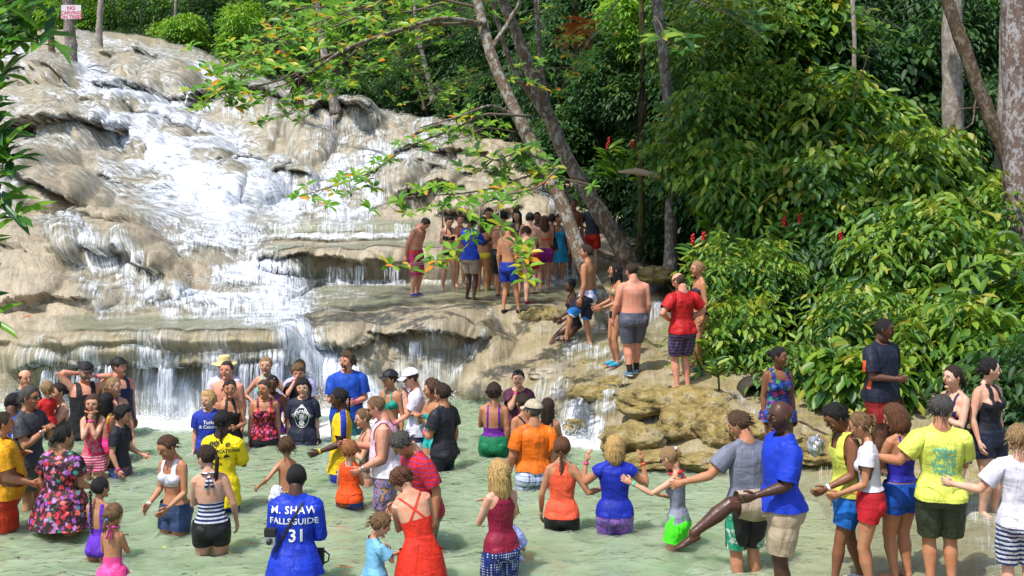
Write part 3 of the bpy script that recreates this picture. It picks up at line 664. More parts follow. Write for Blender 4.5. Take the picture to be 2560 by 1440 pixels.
def ik(a, c, l1, l2, hint):
    a = np.asarray(a, float); c = np.asarray(c, float); d = c - a; L = np.linalg.norm(d)
    if L > (l1 + l2) * .998: c = a + d / L * (l1 + l2) * .998; d = c - a; L = np.linalg.norm(d)
    x = (l1 * l1 - l2 * l2 + L * L) / (2 * L); y = math.sqrt(max(l1 * l1 - x * x, 0))
    u = d / L; hnt = np.asarray(hint, float); hnt = hnt - hnt.dot(u) * u; n = np.linalg.norm(hnt)
    hnt = hnt / n if n > 1e-6 else np.array([0, 0, -1.])
    return a + u * x + hnt * y, c

# wrist targets relative to the shoulder (outward, forward, up) in units of height, and where the elbow points
ARM = {'down': ((.035, .02, -.315), (.3, -1, 0)), 'down2': ((.06, .06, -.30), (.5, -1, 0)), 'hip': ((-.005, .055, -.205), (1, -.45, .1)), 'hipb': ((-.02, -.045, -.20), (1, -.3, 0)),
 'mouth': ((-.075, .085, .022), (.35, .25, -1)), 'chin': ((-.08, .085, -.005), (.3, .2, -1)), 'brow': ((-.055, .10, .075), (.6, .2, -1)), 'clasp': ((-.075, .135, -.075), (.6, .0, -1)), 'waist': ((-.06, .15, -.17), (.6, -.3, -1)),
 'fwd': ((-.01, .24, -.10), (.3, -.3, -1)), 'fwdlow': ((.0, .17, -.22), (.3, -1, -.4)), 'reach': ((.05, .29, -.09), (.2, -.2, -1)), 'head': ((-.05, -.01, .12), (1, .1, .5)), 'cap': ((-.035, .07, .10), (1, .35, .3)),
 'raise': ((.09, .13, .0), (.15, -.1, -1)), 'raise2': ((.10, .06, .03), (.3, -.1, -1)), 'out': ((.20, .03, -.21), (.3, -1, -.2)), 'outup': ((.19, .05, .16), (.3, -.2, -1)), 'side': ((.23, .08, -.13), (.2, -.6, -1)), 'back': ((.03, -.13, -.26), (.3, -1, 0)), 'cross': ((-.11, .10, -.115), (.7, .2, -1)), 'hug': ((-.13, .15, -.09), (1, .2, -.6)), 'sidehi': ((.12, .10, -.02), (.3, -.2, -1))}

SHAPE = {  # half widths and depths of the torso by height
 'm': [(.462, .060, .048, 0), (.485, .086, .060, -.004), (.53, .092, .064, -.004), (.57, .084, .058, 0), (.61, .079, .054, .002), (.66, .084, .058, .003), (.70, .092, .063, .004), (.745, .100, .066, .002), (.785, .104, .058, 0), (.81, .096, .046, -.004), (.828, .062, .038, -.008), (.845, .041, .037, -.008), (.875, .036, .037, .0), (.905, .033, .034, .006)],
 'f': [(.462, .066, .050, 0), (.485, .094, .066, -.006), (.525, .098, .068, -.006), (.565, .084, .058, -.002), (.61, .068, .049, .002), (.66, .073, .052, .003), (.70, .080, .058, .005), (.745, .086, .056, .002), (.785, .090, .050, -.001), (.808, .082, .040, -.005), (.826, .050, .033, -.008), (.845, .031, .029, -.008), (.875, .027, .029, .0), (.905, .026, .028, .006)],
 'c': [(.455, .058, .048, 0), (.48, .078, .056, -.003), (.525, .080, .056, -.002), (.57, .074, .054, .002), (.62, .070, .053, .004), (.67, .074, .054, .003), (.72, .080, .054, .002), (.76, .084, .048, 0), (.782, .074, .040, -.004), (.80, .046, .032, -.006), (.82, .032, .029, -.006), (.85, .029, .029, .0), (.88, .028, .028, .004)]}

def head_grid(nu=30, nv=20):
    """unit-height head: y forward, z up, crown at +.5 and chin at -.5"""
    th = np.linspace(0, math.pi, nv + 1)[1:-1]; ph = np.linspace(0, 2 * math.pi, nu, endpoint=False)
    TH, PH = np.meshgrid(th, ph, indexing='ij')
    z = -np.cos(TH) * .5; r = np.sin(TH) ** .78
    r = np.where(z > 0, np.sin(TH) ** .9, r)
    jaw = np.interp(z, [-.5, -.36, -.2, .0, .5], [.60, .74, .90, 1.0, 1.0])
    fr = np.interp(z, [-.5, -.42, -.3, -.1, .05, .16, .3, .5], [.88, .96, .93, .96, .93, 1.0, .97, .90])
    bk = np.interp(z, [-.5, -.35, -.2, 0, .2, .5], [.10, .28, .62, .98, 1.12, 1.0])
    sp, cp = np.sin(PH), np.cos(PH)
    x = r * sp * .372 * jaw
    y = np.where(cp > 0, r * np.abs(cp) ** .85 * .415 * fr, -r * np.abs(cp) * .44 * bk)
    V = np.stack([x, y, z], -1).reshape(-1, 3); V = np.vstack([V, (0, .30, -.5), (0, -.02, .5)])
    F_ = []; n0 = nv - 1
    for i in range(n0 - 1):
        for j in range(nu):
            j2 = (j + 1) % nu; F_.append((i * nu + j, (i + 1) * nu + j, (i + 1) * nu + j2, i * nu + j2))
    b, t = n0 * nu, n0 * nu + 1
    for j in range(nu):
        j2 = (j + 1) % nu; F_.append((b, j, j2)); F_.append((t, (n0 - 1) * nu + j2, (n0 - 1) * nu + j))
    return V, F_
HV, HF = head_grid()
HVh, HFh = head_grid(40, 28)
def tri_of(F_): 
    o = []
    for f in F_:
        if len(f) == 3: o.append(f)
        else: o.append((f[0], f[1], f[2])); o.append((f[0], f[2], f[3]))
    return np.array(o)
HTh = tri_of(HFh)

def clip_mesh(V, T, f):
    """keep the part of a triangle mesh where f > 0, with clean cut edges"""
    s = f[T] > 0; c = s.sum(1)
    out = [T[c == 3]]; newv = []; cache = {}
    base = len(V)
    def cut(a, b):
        k = (a, b) if a < b else (b, a)
        if k not in cache:
            t = f[a] / (f[a] - f[b]); cache[k] = base + len(newv); newv.append(V[a] + (V[b] - V[a]) * t)
        return cache[k]
    ex = []
    for T_, s_ in zip(T[(c > 0) & (c < 3)].tolist(), s[(c > 0) & (c < 3)].tolist()):
        k = sum(s_)
        if k == 1:
            i = s_.index(True); a, b, d = T_[i], T_[(i + 1) % 3], T_[(i + 2) % 3]
            ex.append((a, cut(a, b), cut(a, d)))
        else:
            i = s_.index(False); a, b, d = T_[i], T_[(i + 1) % 3], T_[(i + 2) % 3]
            p, q = cut(a, b), cut(a, d); ex.append((p, b, d)); ex.append((p, d, q))
    if ex: out.append(np.array(ex))
    VV = np.vstack([V, np.array(newv)]) if newv else V
    TT = np.concatenate(out)
    if len(TT) == 0: return None
    u, inv = np.unique(TT, return_inverse=True)
    return VV[u], inv.reshape(-1, 3)

def remesh(MBo, vox):
    me = MBo.mesh('tmp'); o = bpy.data.objects.new('tmp', me); col.objects.link(o)
    m = o.modifiers.new('r', 'REMESH'); m.mode = 'VOXEL'; m.voxel_size = vox; m.adaptivity = 0
    sm = o.modifiers.new('s', 'SMOOTH'); sm.factor = .5; sm.iterations = 5
    dg = bpy.context.evaluated_depsgraph_get(); ev = o.evaluated_get(dg); r = ev.to_mesh()
    V = np.empty(len(r.vertices) * 3, np.float32); r.vertices.foreach_get('co', V)
    N = np.empty(len(r.vertices) * 3, np.float32); r.vertex_normals.foreach_get('vector', N)
    r.calc_loop_triangles(); T = np.empty(len(r.loop_triangles) * 3, np.int32); r.loop_triangles.foreach_get('vertices', T)
    P = [tuple(p.vertices) for p in r.polygons]
    ev.to_mesh_clear(); bpy.data.objects.remove(o); bpy.data.meshes.remove(me)
    return V.reshape(-1, 3).astype(float), N.reshape(-1, 3).astype(float), T.reshape(-1, 3), P

def hand(mb, wr, d, palm_n, h, curl=.35, spread=1.0, m=0, flip=1, hs=1.0):
    """palm with four fingers and a thumb growing out of the wrist"""
    d = d / np.linalg.norm(d); n = palm_n - palm_n.dot(d) * d; n /= np.linalg.norm(n) + 1e-9; sd = np.cross(d, n) * flip
    u = h * hs
    pl = .052 * u
    V, F_ = tube([wr - d * .012 * u, wr + d * .01 * u, wr + d * .03 * u, wr + d * pl], [(.0155 * u, .0115 * u), (.019 * u, .011 * u), (.0235 * u, .010 * u), (.0225 * u, .008 * u)], 8, sd); mb.add(V, F_, m)
    for k, ln in enumerate((.038, .044, .041, .032)):
        o = (k - 1.5) * .0112 * u
        p = wr + d * (pl - .006 * u) + sd * o; a = (k - 1.5) * .07 * spread; dd = d * math.cos(a) + sd * math.sin(a)
        pts = [p]; c = 0
        for q in (.45, .32, .26):
            c += curl; dir_ = dd * math.cos(c) + n * math.sin(c); pts.append(pts[-1] + dir_ * ln * q * u * 1.05)
        V, F_ = tube(pts, [.0058 * u, .0056 * u, .005 * u, .0036 * u], 5); mb.add(V, F_, m)
    p = wr + d * .012 * u - sd * .016 * u; dd = d * .75 - sd * .62 + n * .25; dd /= np.linalg.norm(dd); d2 = d * .95 - sd * .1 + n * .3
    V, F_ = tube([p, p + dd * .024 * u, p + dd * .024 * u + d2 * .020 * u], [.0085 * u, .0068 * u, .0045 * u], 6); mb.add(V, F_, m)

def garment_field(kind, g, D, h):
    X, Y, Z, A, L, lab = D['X'], D['Y'], D['Z'], D['A'], D['L'], D['lab']
    ax = np.abs(X); big = 9.0
    arm = (lab == 1)
    notarm = np.where(arm, -A - .01, big)                 # negative outside the shoulder
    leg = lab == 2
    if kind == 'tee':
        hem = g.get('hem', .49); sl = g.get('sl', .11); ny = g.get('neck', .046)
        neck = np.sqrt(X ** 2 + ((Y - g.get('nf', .0)) * .9) ** 2 + (Z - .852) ** 2) - ny
        neck = np.where(arm, big, np.minimum(neck, .852 - Z))
        return np.minimum(np.minimum.reduce([Z - hem, np.where(arm, sl - A, big), np.where(leg, L - .455, big)]), neck)
    if kind in ('tank', 'racer', 'vest'):
        hem = g.get('hem', .49); zf, zb = g.get('zf', .76), g.get('zb', .79); xi = g.get('xi', .034); xo = g.get('xo', .070)
        if kind == 'racer': xo_b = .02 + np.clip((.80 - Z) / .08, 0, 1) * .05; xo_f = .062; xo_ = np.where(Y > 0, xo_f, xo_b + .018); xi = .0 if False else xi * .45
        else: xo_ = xo
        z0 = np.where(Y > 0, zf, zb)
        neckline = np.maximum(ax - xi, z0 - Z)
        armh = np.maximum(xo_ - ax, g.get('za', .745) - Z)
        return np.minimum.reduce([Z - hem, np.where(leg, L - .455, big), neckline, armh, np.where(arm, .0 - A, big) if kind != 'vest' else np.where(arm, .018 - A, big), .842 - Z])
    if kind in ('cami', 'onepiece', 'suit'):
        hem = g.get('hem', .49); zf, zb = g.get('zf', .735), g.get('zb', .70); w = g.get('w', .007); xs = g.get('xs', .048)
        z0 = np.where(Y > 0, zf + .01 * np.cos(ax * 60), zb)
        body = np.minimum(z0 - Z, notarm)
        if g.get('cross'): xc = (Z - .70) * (.9 if True else 1); strap = np.where(Y < 0, w - np.abs(ax - np.abs(.05 - (.82 - Z) * .75)), w - np.abs(ax - xs))
        elif g.get('halter'): strap = np.where(Y > 0, w * 1.5 - np.abs(ax - np.interp(Z, [.72, .85], [.048, .022])), np.where(Z > .83, w + .004 - 0 * Z, -1))
        elif g.get('strapless'): strap = -np.ones_like(Z)
        else: strap = w - np.abs(ax - np.interp(Z, [.70, .83], [xs, xs * .93]))
        strap = np.minimum(np.minimum(strap, np.where(arm, -.02 - A * 0, big)), (.846 if g.get('halter') else .836) - Z)
        top = np.maximum(body, strap)
        if kind == 'cami': return np.minimum(top, Z - hem)
        cutl = .452 + g.get('cut', .55) * np.clip(np.abs(D['PX']) - .018, 0, 1)
        if g.get('legs'): low = np.where(leg, g['legs'] * -1 + (1 - 0) * L, big)
        else: low = np.minimum(D['PZ'] - cutl, np.where(leg, L - .44, big))
        return np.minimum(top, low)
    if kind == 'bikini_top':
        cups = np.where(Y > .0, 1 - np.sqrt(((ax - .043) / .040) ** 2 + ((Z - .722) / .036) ** 2), -1) * .03
        cups = np.maximum(cups, np.where(Y > 0, np.minimum.reduce([.026 - np.abs(ax - .043) - (Z - .72) * .45, Z - .70, .765 - Z]), -1))
        band = np.minimum(g.get('bw', .008) - np.abs(Z - .698), notarm)
        if g.get('bandeau'): band = np.minimum(.028 - np.abs(Z - .72), notarm)
        if g.get('sports'): band = np.minimum.reduce([Z - .675, np.maximum(ax - .034, np.where(Y > 0, .755, .78) - Z), np.maximum(.062 - ax, .745 - Z), notarm, .84 - Z])
        st = .0065 - np.abs(ax - np.interp(Z, [.74, .845], [.042, .022]))
        st = np.where((Z > .74) & (Z < .85) & ((Y > 0) | (Z > .832)), st, -1); st = np.minimum(st, np.where(arm, -1, 1))
        if g.get('bandeau') or g.get('sports'): st = -np.ones_like(Z)
        return np.maximum(np.maximum(cups, band), st)
    if kind == 'briefs':
        cutl = .455 + g.get('cut', .75) * np.clip(np.abs(D['PX']) - .016, 0, 1)
        return np.minimum.reduce([g.get('top', .535) - D['PZ'], D['PZ'] - cutl, np.where(arm, -1, big)])
    if kind == 'shorts':
        top = g.get('top', .565); hem = g.get('hem', .33)
        return np.minimum.reduce([top - D['PZ'], np.where(leg, D['LZ'] - hem, big), np.where(arm | (lab == 3), -1, big)])
    if kind == 'shoe':
        return np.where((lab == 3) & (D['foot'] == g.get('foot', 0)), g.get('top', .036) - D['FZ'], -1)
    if kind == 'sock':
        return np.where(((lab == 3) | (lab == 2)) & ((D['PX'] > 0) == (g.get('foot', 0) == 0)), np.minimum(g.get('top', .075) - D['LZ'], 1), -1)
    raise ValueError(kind)

N_TRI = [0]
WADERS = []
def person(label, px, py, s, h, face, wear=(), sex='m', fat=1.0, belly=0.0, hair=('short', 'dkbrown'), arms=('down', 'down'), look=(0, 0), lean=0, side=0, twist=0,
           skin='fair', legs=None, stand=False, ground_px=None, group=None, beard=None, ex=(), vox=None, depth=.35, hs=1.0, tilt=0, pal=None, palms=(None, None), curl=.35, dz=None):
    """px,py: crown of the head in the photo; s: photo pixels per metre where the person stands"""
    fat_w = fat; u = h
    sp = Spine(h, lean, side, twist)
    child = sex == 'c'
    if vox is None: vox = min(.017, max(.0095, 2.3 / s))
    mb = MB(); bones = []
    sh = SHAPE[sex]
    T_R = []; P_ = []; S_ = []
    for (z, w, d, yc) in sh:
        torso = 1.0 if z > .815 else fat
        bl = belly * math.exp(-((z - .60) / .085) ** 2)
        w2 = w * (1 + (torso - 1) * (1.0 if z < .72 else .7)) + bl * .022; d2 = d * (1 + (torso - 1) * 1.15) + bl * .038
        P_.append(sp.P(0, yc + bl * .020 + (torso - 1) * .010, z)); T_R.append((w2 * u, d2 * u)); S_.append(sp.at(z)[1][:, 0])
    V, F_ = tube(P_, T_R, 16, np.array(S_)); mb.add(V, F_)
    zsh = .798 if not child else .765
    xsh = {'m': .092, 'f': .079, 'c': .070}[sex] * (1 + (fat - 1) * .6)
    if sex == 'f':
        for q in (-1, 1):
            V, F_ = ellipsoid(sp.P(q * .041 * fat, .040 + .028 * (fat - 1) * 2, .722), (.037 * u * (1 + (fat - 1) * .7), .036 * u * fat, .034 * u * fat), sp.at(.72)[1]); mb.add(V, F_)
    elif sex == 'm':
        for q in (-1, 1):
            V, F_ = ellipsoid(sp.P(q * .042 * fat, .030, .735), (.046 * u, .034 * u * fat, .034 * u), sp.at(.72)[1]); mb.add(V, F_)
    for q in (-1, 1):   # buttocks, shoulder caps, trapezius
        V, F_ = ellipsoid(sp.P(q * .043 * fat, -.034 - .02 * (fat - 1), .495), (.048 * u * fat, .045 * u * fat, .047 * u * fat)); mb.add(V, F_)
        V, F_ = tube([sp.P(q * .015, -.012, zsh + .055), sp.P(q * .05, -.008, zsh + .024), sp.P(q * xsh, 0, zsh + .006)], [.022 * u, .022 * u, .026 * u], 8); mb.add(V, F_)
    # arms (q=+1 right side of the body, -1 left side)
    fa = 1 + (fat - 1) * .75; ar = {'m': 1.0, 'f': .84, 'c': .82}[sex]
    ups, fos, wr_ = [], [], []
    Rc = sp.at(zsh)[1]
    for q, a in zip((1, -1), arms):
        S0 = sp.P(q * xsh, -.002, zsh)
        tgt, hint = ARM[a] if isinstance(a, str) else (a[0], a[1])
        tg = S0 + Rc @ (np.array([tgt[0] * q, tgt[1], tgt[2]]) * u * (1.0 if not child else .93)); hn = Rc @ np.array([hint[0] * q, hint[1], hint[2]])
        E, Wp = ik(S0, tg, .172 * u, .150 * u, hn)
        d1, d2_ = E - S0, Wp - E
        V, F_ = tube([S0 - d1 * .08, S0 + d1 * .15, S0 + d1 * .45, S0 + d1 * .8, E, E + d2_ * .22, E + d2_ * .6, Wp, Wp + d2_ * .06],
                     [.031 * u * ar * fa, .0345 * u * ar * fa, .0305 * u * ar * fa, .0255 * u * ar * fa, .0250 * u * ar * fa, .0262 * u * ar * (1 + (fa - 1) * .6), .0205 * u * ar * (1 + (fa - 1) * .5), .0150 * u * ar, .0135 * u * ar], 10); mb.add(V, F_)
        ups.append((S0, E)); fos.append((E, Wp)); wr_.append((Wp, d2_, q, Rc))
    # legs
    lgs = legs or {}
    leg_pts = []; feet = []
    for q, key in ((1, 'R'), (-1, 'L')):
        hp = np.array([q * .050 * (1 + (fat - 1) * .5), 0, .495]) * u
        sp_ = lgs.get(key) or ((.052, .0, .045), (0, 1, 0), 8)
        ank = np.array([q * sp_[0][0], sp_[0][1], sp_[0][2]]) * u; hnt = np.array([q * sp_[1][0], sp_[1][1], sp_[1][2]])
        K, An = ik(hp, ank, .235 * u, .222 * u, hnt)
        lt = {'m': 1.0, 'f': 1.05, 'c': .95}[sex] * (1 + (fat - 1) * .9)
        wet = (not stand)
        zc = (depth_cut := -1)
        d1, d2_ = K - hp, An - K
        pts = [hp + np.array([0, 0, .02 * u]), hp + d1 * .12, hp + d1 * .5, hp + d1 * .85, K, K + d2_ * .12, K + d2_ * .33, K + d2_ * .7, An]
        rad = np.array([.050, .054, .046, .036, .0335, .031, .0345, .0235, .0190]) * u * lt
        V, F_ = tube(pts, rad, 10); mb.add(V, F_)
        yaw = math.radians(sp_[2] if len(sp_) > 2 else 8) * q; fd = np.array([math.sin(yaw), math.cos(yaw), 0]); pitch = math.radians(sp_[3]) if len(sp_) > 3 else 0
        fdn = fd * math.cos(pitch) + np.array([0, 0, -math.sin(pitch)]); dn = -np.array([0, 0, math.cos(pitch)]) - fd * math.sin(pitch)
        hl = An - fdn * .018 * u + dn * .022 * u
        V, F_ = tube([hl - fdn * .008 * u, hl + fdn * .01 * u, hl + fdn * .05 * u + dn * .003 * u, hl + fdn * .095 * u + dn * .009 * u, hl + fdn * .125 * u + dn * .013 * u], [(.015 * u, .016 * u), (.019 * u, .022 * u), (.021 * u, .020 * u), (.026 * u, .013 * u), (.018 * u, .009 * u)], 8, np.cross(fd, [0, 0, 1.]));  mb.add(V, F_)
        V, F_ = ellipsoid(An, (.021 * u, .023 * u, .024 * u)); mb.add(V, F_)
        leg_pts.append((hp, K, An)); feet.append((hl, fdn, An, dn))
    V, N, T, P4 = remesh(mb, vox)
    # labels for the remeshed skin
    def segd(a, b):
        ab = b - a; t = np.clip(((V - a) @ ab) / (ab @ ab), 0, 1); return np.linalg.norm(V - a - t[:, None] * ab, axis=1), t
    X, Y, Z = sp.inv(V)
    wz = np.interp(Z, [z for z, *_ in sh], [r[0] / u for r in T_R]); dz_ = np.interp(Z, [z for z, *_ in sh], [r[1] / u for r in T_R])
    dt = np.sqrt((X / wz) ** 2 + (Y / dz_) ** 2); dt = np.where(Z < .47, dt + (.47 - Z) * 40, dt)
    best = dt.copy(); lab = np.zeros(len(V), int); A = np.full(len(V), -.2); Lz = V[:, 2] / u
    FZ = np.full(len(V), 9.); foot = np.full(len(V), -1)
    As = np.full(len(V), -1.)
    for (a, b), (c, d) in zip(ups, fos):
        d1, t1 = segd(a, b); d2_, t2 = segd(c, d); e = np.minimum(d1 / (.037 * u * fa * ar), d2_ / (.029 * u * fa * ar))
        a_ = np.where(d1 / .037 < d2_ / .029, t1 * .172, .172 + t2 * .15)
        first = (d1 / .037 < d2_ / .029) & (t1 <= 0.0)
        m = (e < best) & ~first; best = np.where(m, e, best); lab[m] = 1; A[m] = a_[m]
    LZ = V[:, 2] / u
    for (hp, K, An), (hl, fdn, an_, dn) in zip(leg_pts, feet):
        d1, t1 = segd(hp, K); d2_, t2 = segd(K, An); e = np.minimum(d1 / (.060 * u * fat), d2_ / (.040 * u * fat))
        lz = np.where(d1 / .06 < d2_ / .04, .495 - t1 * .235, .26 - t2 * .215)
        m = (e < best) & ((V @ ((K - hp) / np.linalg.norm(K - hp))) > (hp @ ((K - hp) / np.linalg.norm(K - hp))) + .012 * u); best = np.where(m, e, best); lab[m] = 2; LZ[m] = lz[m]
        d3, t3 = segd(hl, hl + fdn * .12 * u); m = (d3 < .05 * u) & (d3 < np.abs((V - An) @ (-dn)) * 9) & (((V - hl) @ -dn) < .055 * u)
        lab[m] = 3; foot[m] = 0 if hl is feet[0][0] else 1; FZ[m] = (((V - hl) @ -dn) / u + .02)[m]
        LZ[m] = .02
    D = dict(X=X, Y=Y, Z=Z, A=A, L=LZ, LZ=LZ, FZ=FZ, foot=foot, lab=lab, PX=V[:, 0] / u, PY=V[:, 1] / u, PZ=V[:, 2] / u)
    # head frame
    zc = .87 if not child else .845
    hh = (.232 if sex == 'm' else .222) * (h / (1.75 if sex == 'm' else 1.62)) ** .5 if not child else .205 * (h / 1.2) ** .35
    hh *= hs * 1.07
    o, R = sp.at(zc); Rh = R @ rz(-math.radians(look[0])) @ rx(-math.radians(look[1])) @ ry(math.radians(tilt))
    hc = o + R @ np.array([0, .012 * u, 0]) + Rh @ np.array([0, .02 * hh, .0]) + Rh @ np.array([0, 0, .44 * hh])
    def H(p): return hc + (np.asarray(p, float) * hh) @ Rh.T
    crown = H((0, -.02, .5))
    th = math.radians(face) + math.pi; Rw = rz(th)
    if stand:
        gp_ = ground_px; fx = np.mean([l[2][:2] for l in leg_pts], 0) if not lgs else min([l[2] for l in leg_pts], key=lambda p: p[2])[:2]
        tgt = W(px, py, s); loc = tgt - Rw @ crown
        fw = loc + Rw @ np.array([fx[0], fx[1], 0]); g = ground(fw[0], fw[1], max(3.0, fw[2] + 1.2)); fz = min(l[2][2] for l in leg_pts) - .045 * u
        loc[2] = (g - fz + 0.0) if stand == True else loc[2]
        if dz: loc[2] += dz
    else:
        loc = W(px, py, s) - Rw @ crown
    base = empty('person', loc, label=label, category='person')
    if group: base['group'] = group
    base.rotation_euler = (0, 0, th)
    # drop what is well under water so the figure stays light
    waterz = (-loc[2]) if not stand else -9
    bm = MB()
    keepv = V[:, 2] > waterz - depth
    Pk = [p for p in P4 if all(keepv[list(p)])]
    if len(Pk) < len(P4):
        uq, inv = np.unique(np.array(Pk).ravel(), return_inverse=True); Vb = V[uq]; Pk = inv.reshape(-1, 4).tolist() if all(len(p) == 4 for p in Pk) else Pk
        if len(Pk) and isinstance(Pk[0], tuple): Vb = V
    else: Vb = V
    bm.add(Vb, [tuple(p) for p in Pk], 0)
    bm.add(H(HV), HF, 0)
    det = s * 0.4 > 36
    # nose, ears, eyes, brows, lips
    V_, F_ = tube(H([(0, .37, .12), (0, .405, .04), (0, .455, -.055), (0, .455, -.09), (0, .38, -.12)]), np.array([.022, .032, .050, .045, .02]) * hh, 8); bm.add(V_, F_, 0)
    for q in (-1, 1):
        V_, F_ = ellipsoid(H((q * .366, -.03, -.01)), np.array((.030, .065, .105)) * hh, Rh @ rz(-q * .35), 8, 6); bm.add(V_, F_, 0)
        V_, F_ = ellipsoid(H((q * .145, .352, .035)), np.array((.058, .028, .022)) * hh, Rh @ rz(-q * .3), 8, 6); bm.add(V_, F_, 1)
        V_, F_ = ellipsoid(H((q * .145, .378, .033)), np.array((.030, .012, .020)) * hh, Rh, 8, 6); bm.add(V_, F_, 2)
        V_, F_ = tube(H([(q * .06, .392, .092), (q * .14, .385, .112), (q * .225, .335, .095)]), np.array([.013, .017, .008]) * hh, 5); bm.add(V_, F_, 4)
        V_, F_ = ellipsoid(H((q * .19, .30, -.11)), np.array((.075, .07, .08)) * hh, Rh, 8, 6); bm.add(V_, F_, 0)
    V_, F_ = ellipsoid(H((0, .378, -.235)), np.array((.095, .035, .018)) * hh, Rh, 8, 6); bm.add(V_, F_, 3)
    V_, F_ = ellipsoid(H((0, .372, -.268)), np.array((.080, .035, .020)) * hh, Rh, 8, 6); bm.add(V_, F_, 3)
    V_, F_ = ellipsoid(H((0, .33, -.41)), np.array((.12, .08, .07)) * hh, Rh, 8, 6); bm.add(V_, F_, 0)
    V_, F_ = tube([sp.P(0, -.004, zc - .035), H((0, -.06, -.25)), H((0, -.05, .0))], [(.033 if sex == 'm' else .027) * u * (1 + (fat - 1) * .5)] * 2 + [.02 * u], 12); bm.add(V_, F_, 0)
    for (wp, dd, q, Rc_), pn in zip(wr_, palms):
        if wp[2] + loc[2] < -.15 and not stand: continue
        nrm = Rc_ @ np.array(pn if pn else (-q, .35, 0.0), float)
        if abs(nrm @ dd) > .9 * np.linalg.norm(nrm) * np.linalg.norm(dd): nrm = Rc_ @ np.array([0, 0, 1.])
        hand(bm, wp, dd, nrm, u if not child else u * 1.0, curl, m=0, flip=-q if True else 1)
    sm_, hm_ = skin_mat(skin), hair_mat(hair[1])
    lips = M_LIPD if skin not in ('dark', 'deep', 'brown') else simple_lip_dark()
    if not stand: WADERS.append((loc[0], loc[1], .17 * fat * (1 if not child else .7)))
    body = bm.obj('body', (sm_, M_EYEW, M_DARK, lips, hm_), base)
    N_TRI[0] += len(Pk) * 2
    ctx = dict(sp=sp, u=u, V=V, N=N, T=T, D=D, H=H, Rh=Rh, hh=hh, hc=hc, base=base, wr=wr_, body=body, loc=loc, waterz=waterz, feet=feet, leg=leg_pts, s=s, sex=sex, fos=fos, ups=ups, hairm=hm_, fat=fat, seed=int(px * 7 + py))
    make_hair(ctx, hair)
    if beard: make_beard(ctx, beard)
    for g in wear:
        if g[1] in ('shoe', 'sock'):
            for k in (0, 1): make_garment(ctx, (g[0].rstrip('s'), g[1], g[2], dict(g[3] if len(g) > 3 else {}, foot=k)))
        else: make_garment(ctx, g)
    for e in ex: EXTRA[e[0]](ctx, *e[1:])
    return ctx
def simple_lip_dark():
    if 'lipd' not in _mc: _mc['lipd'] = simple('lips_dark', (.12, .045, .035), .5)
    return _mc['lipd']

def sub_attrs(V, T, f):
    return clip_mesh(V, T, f)

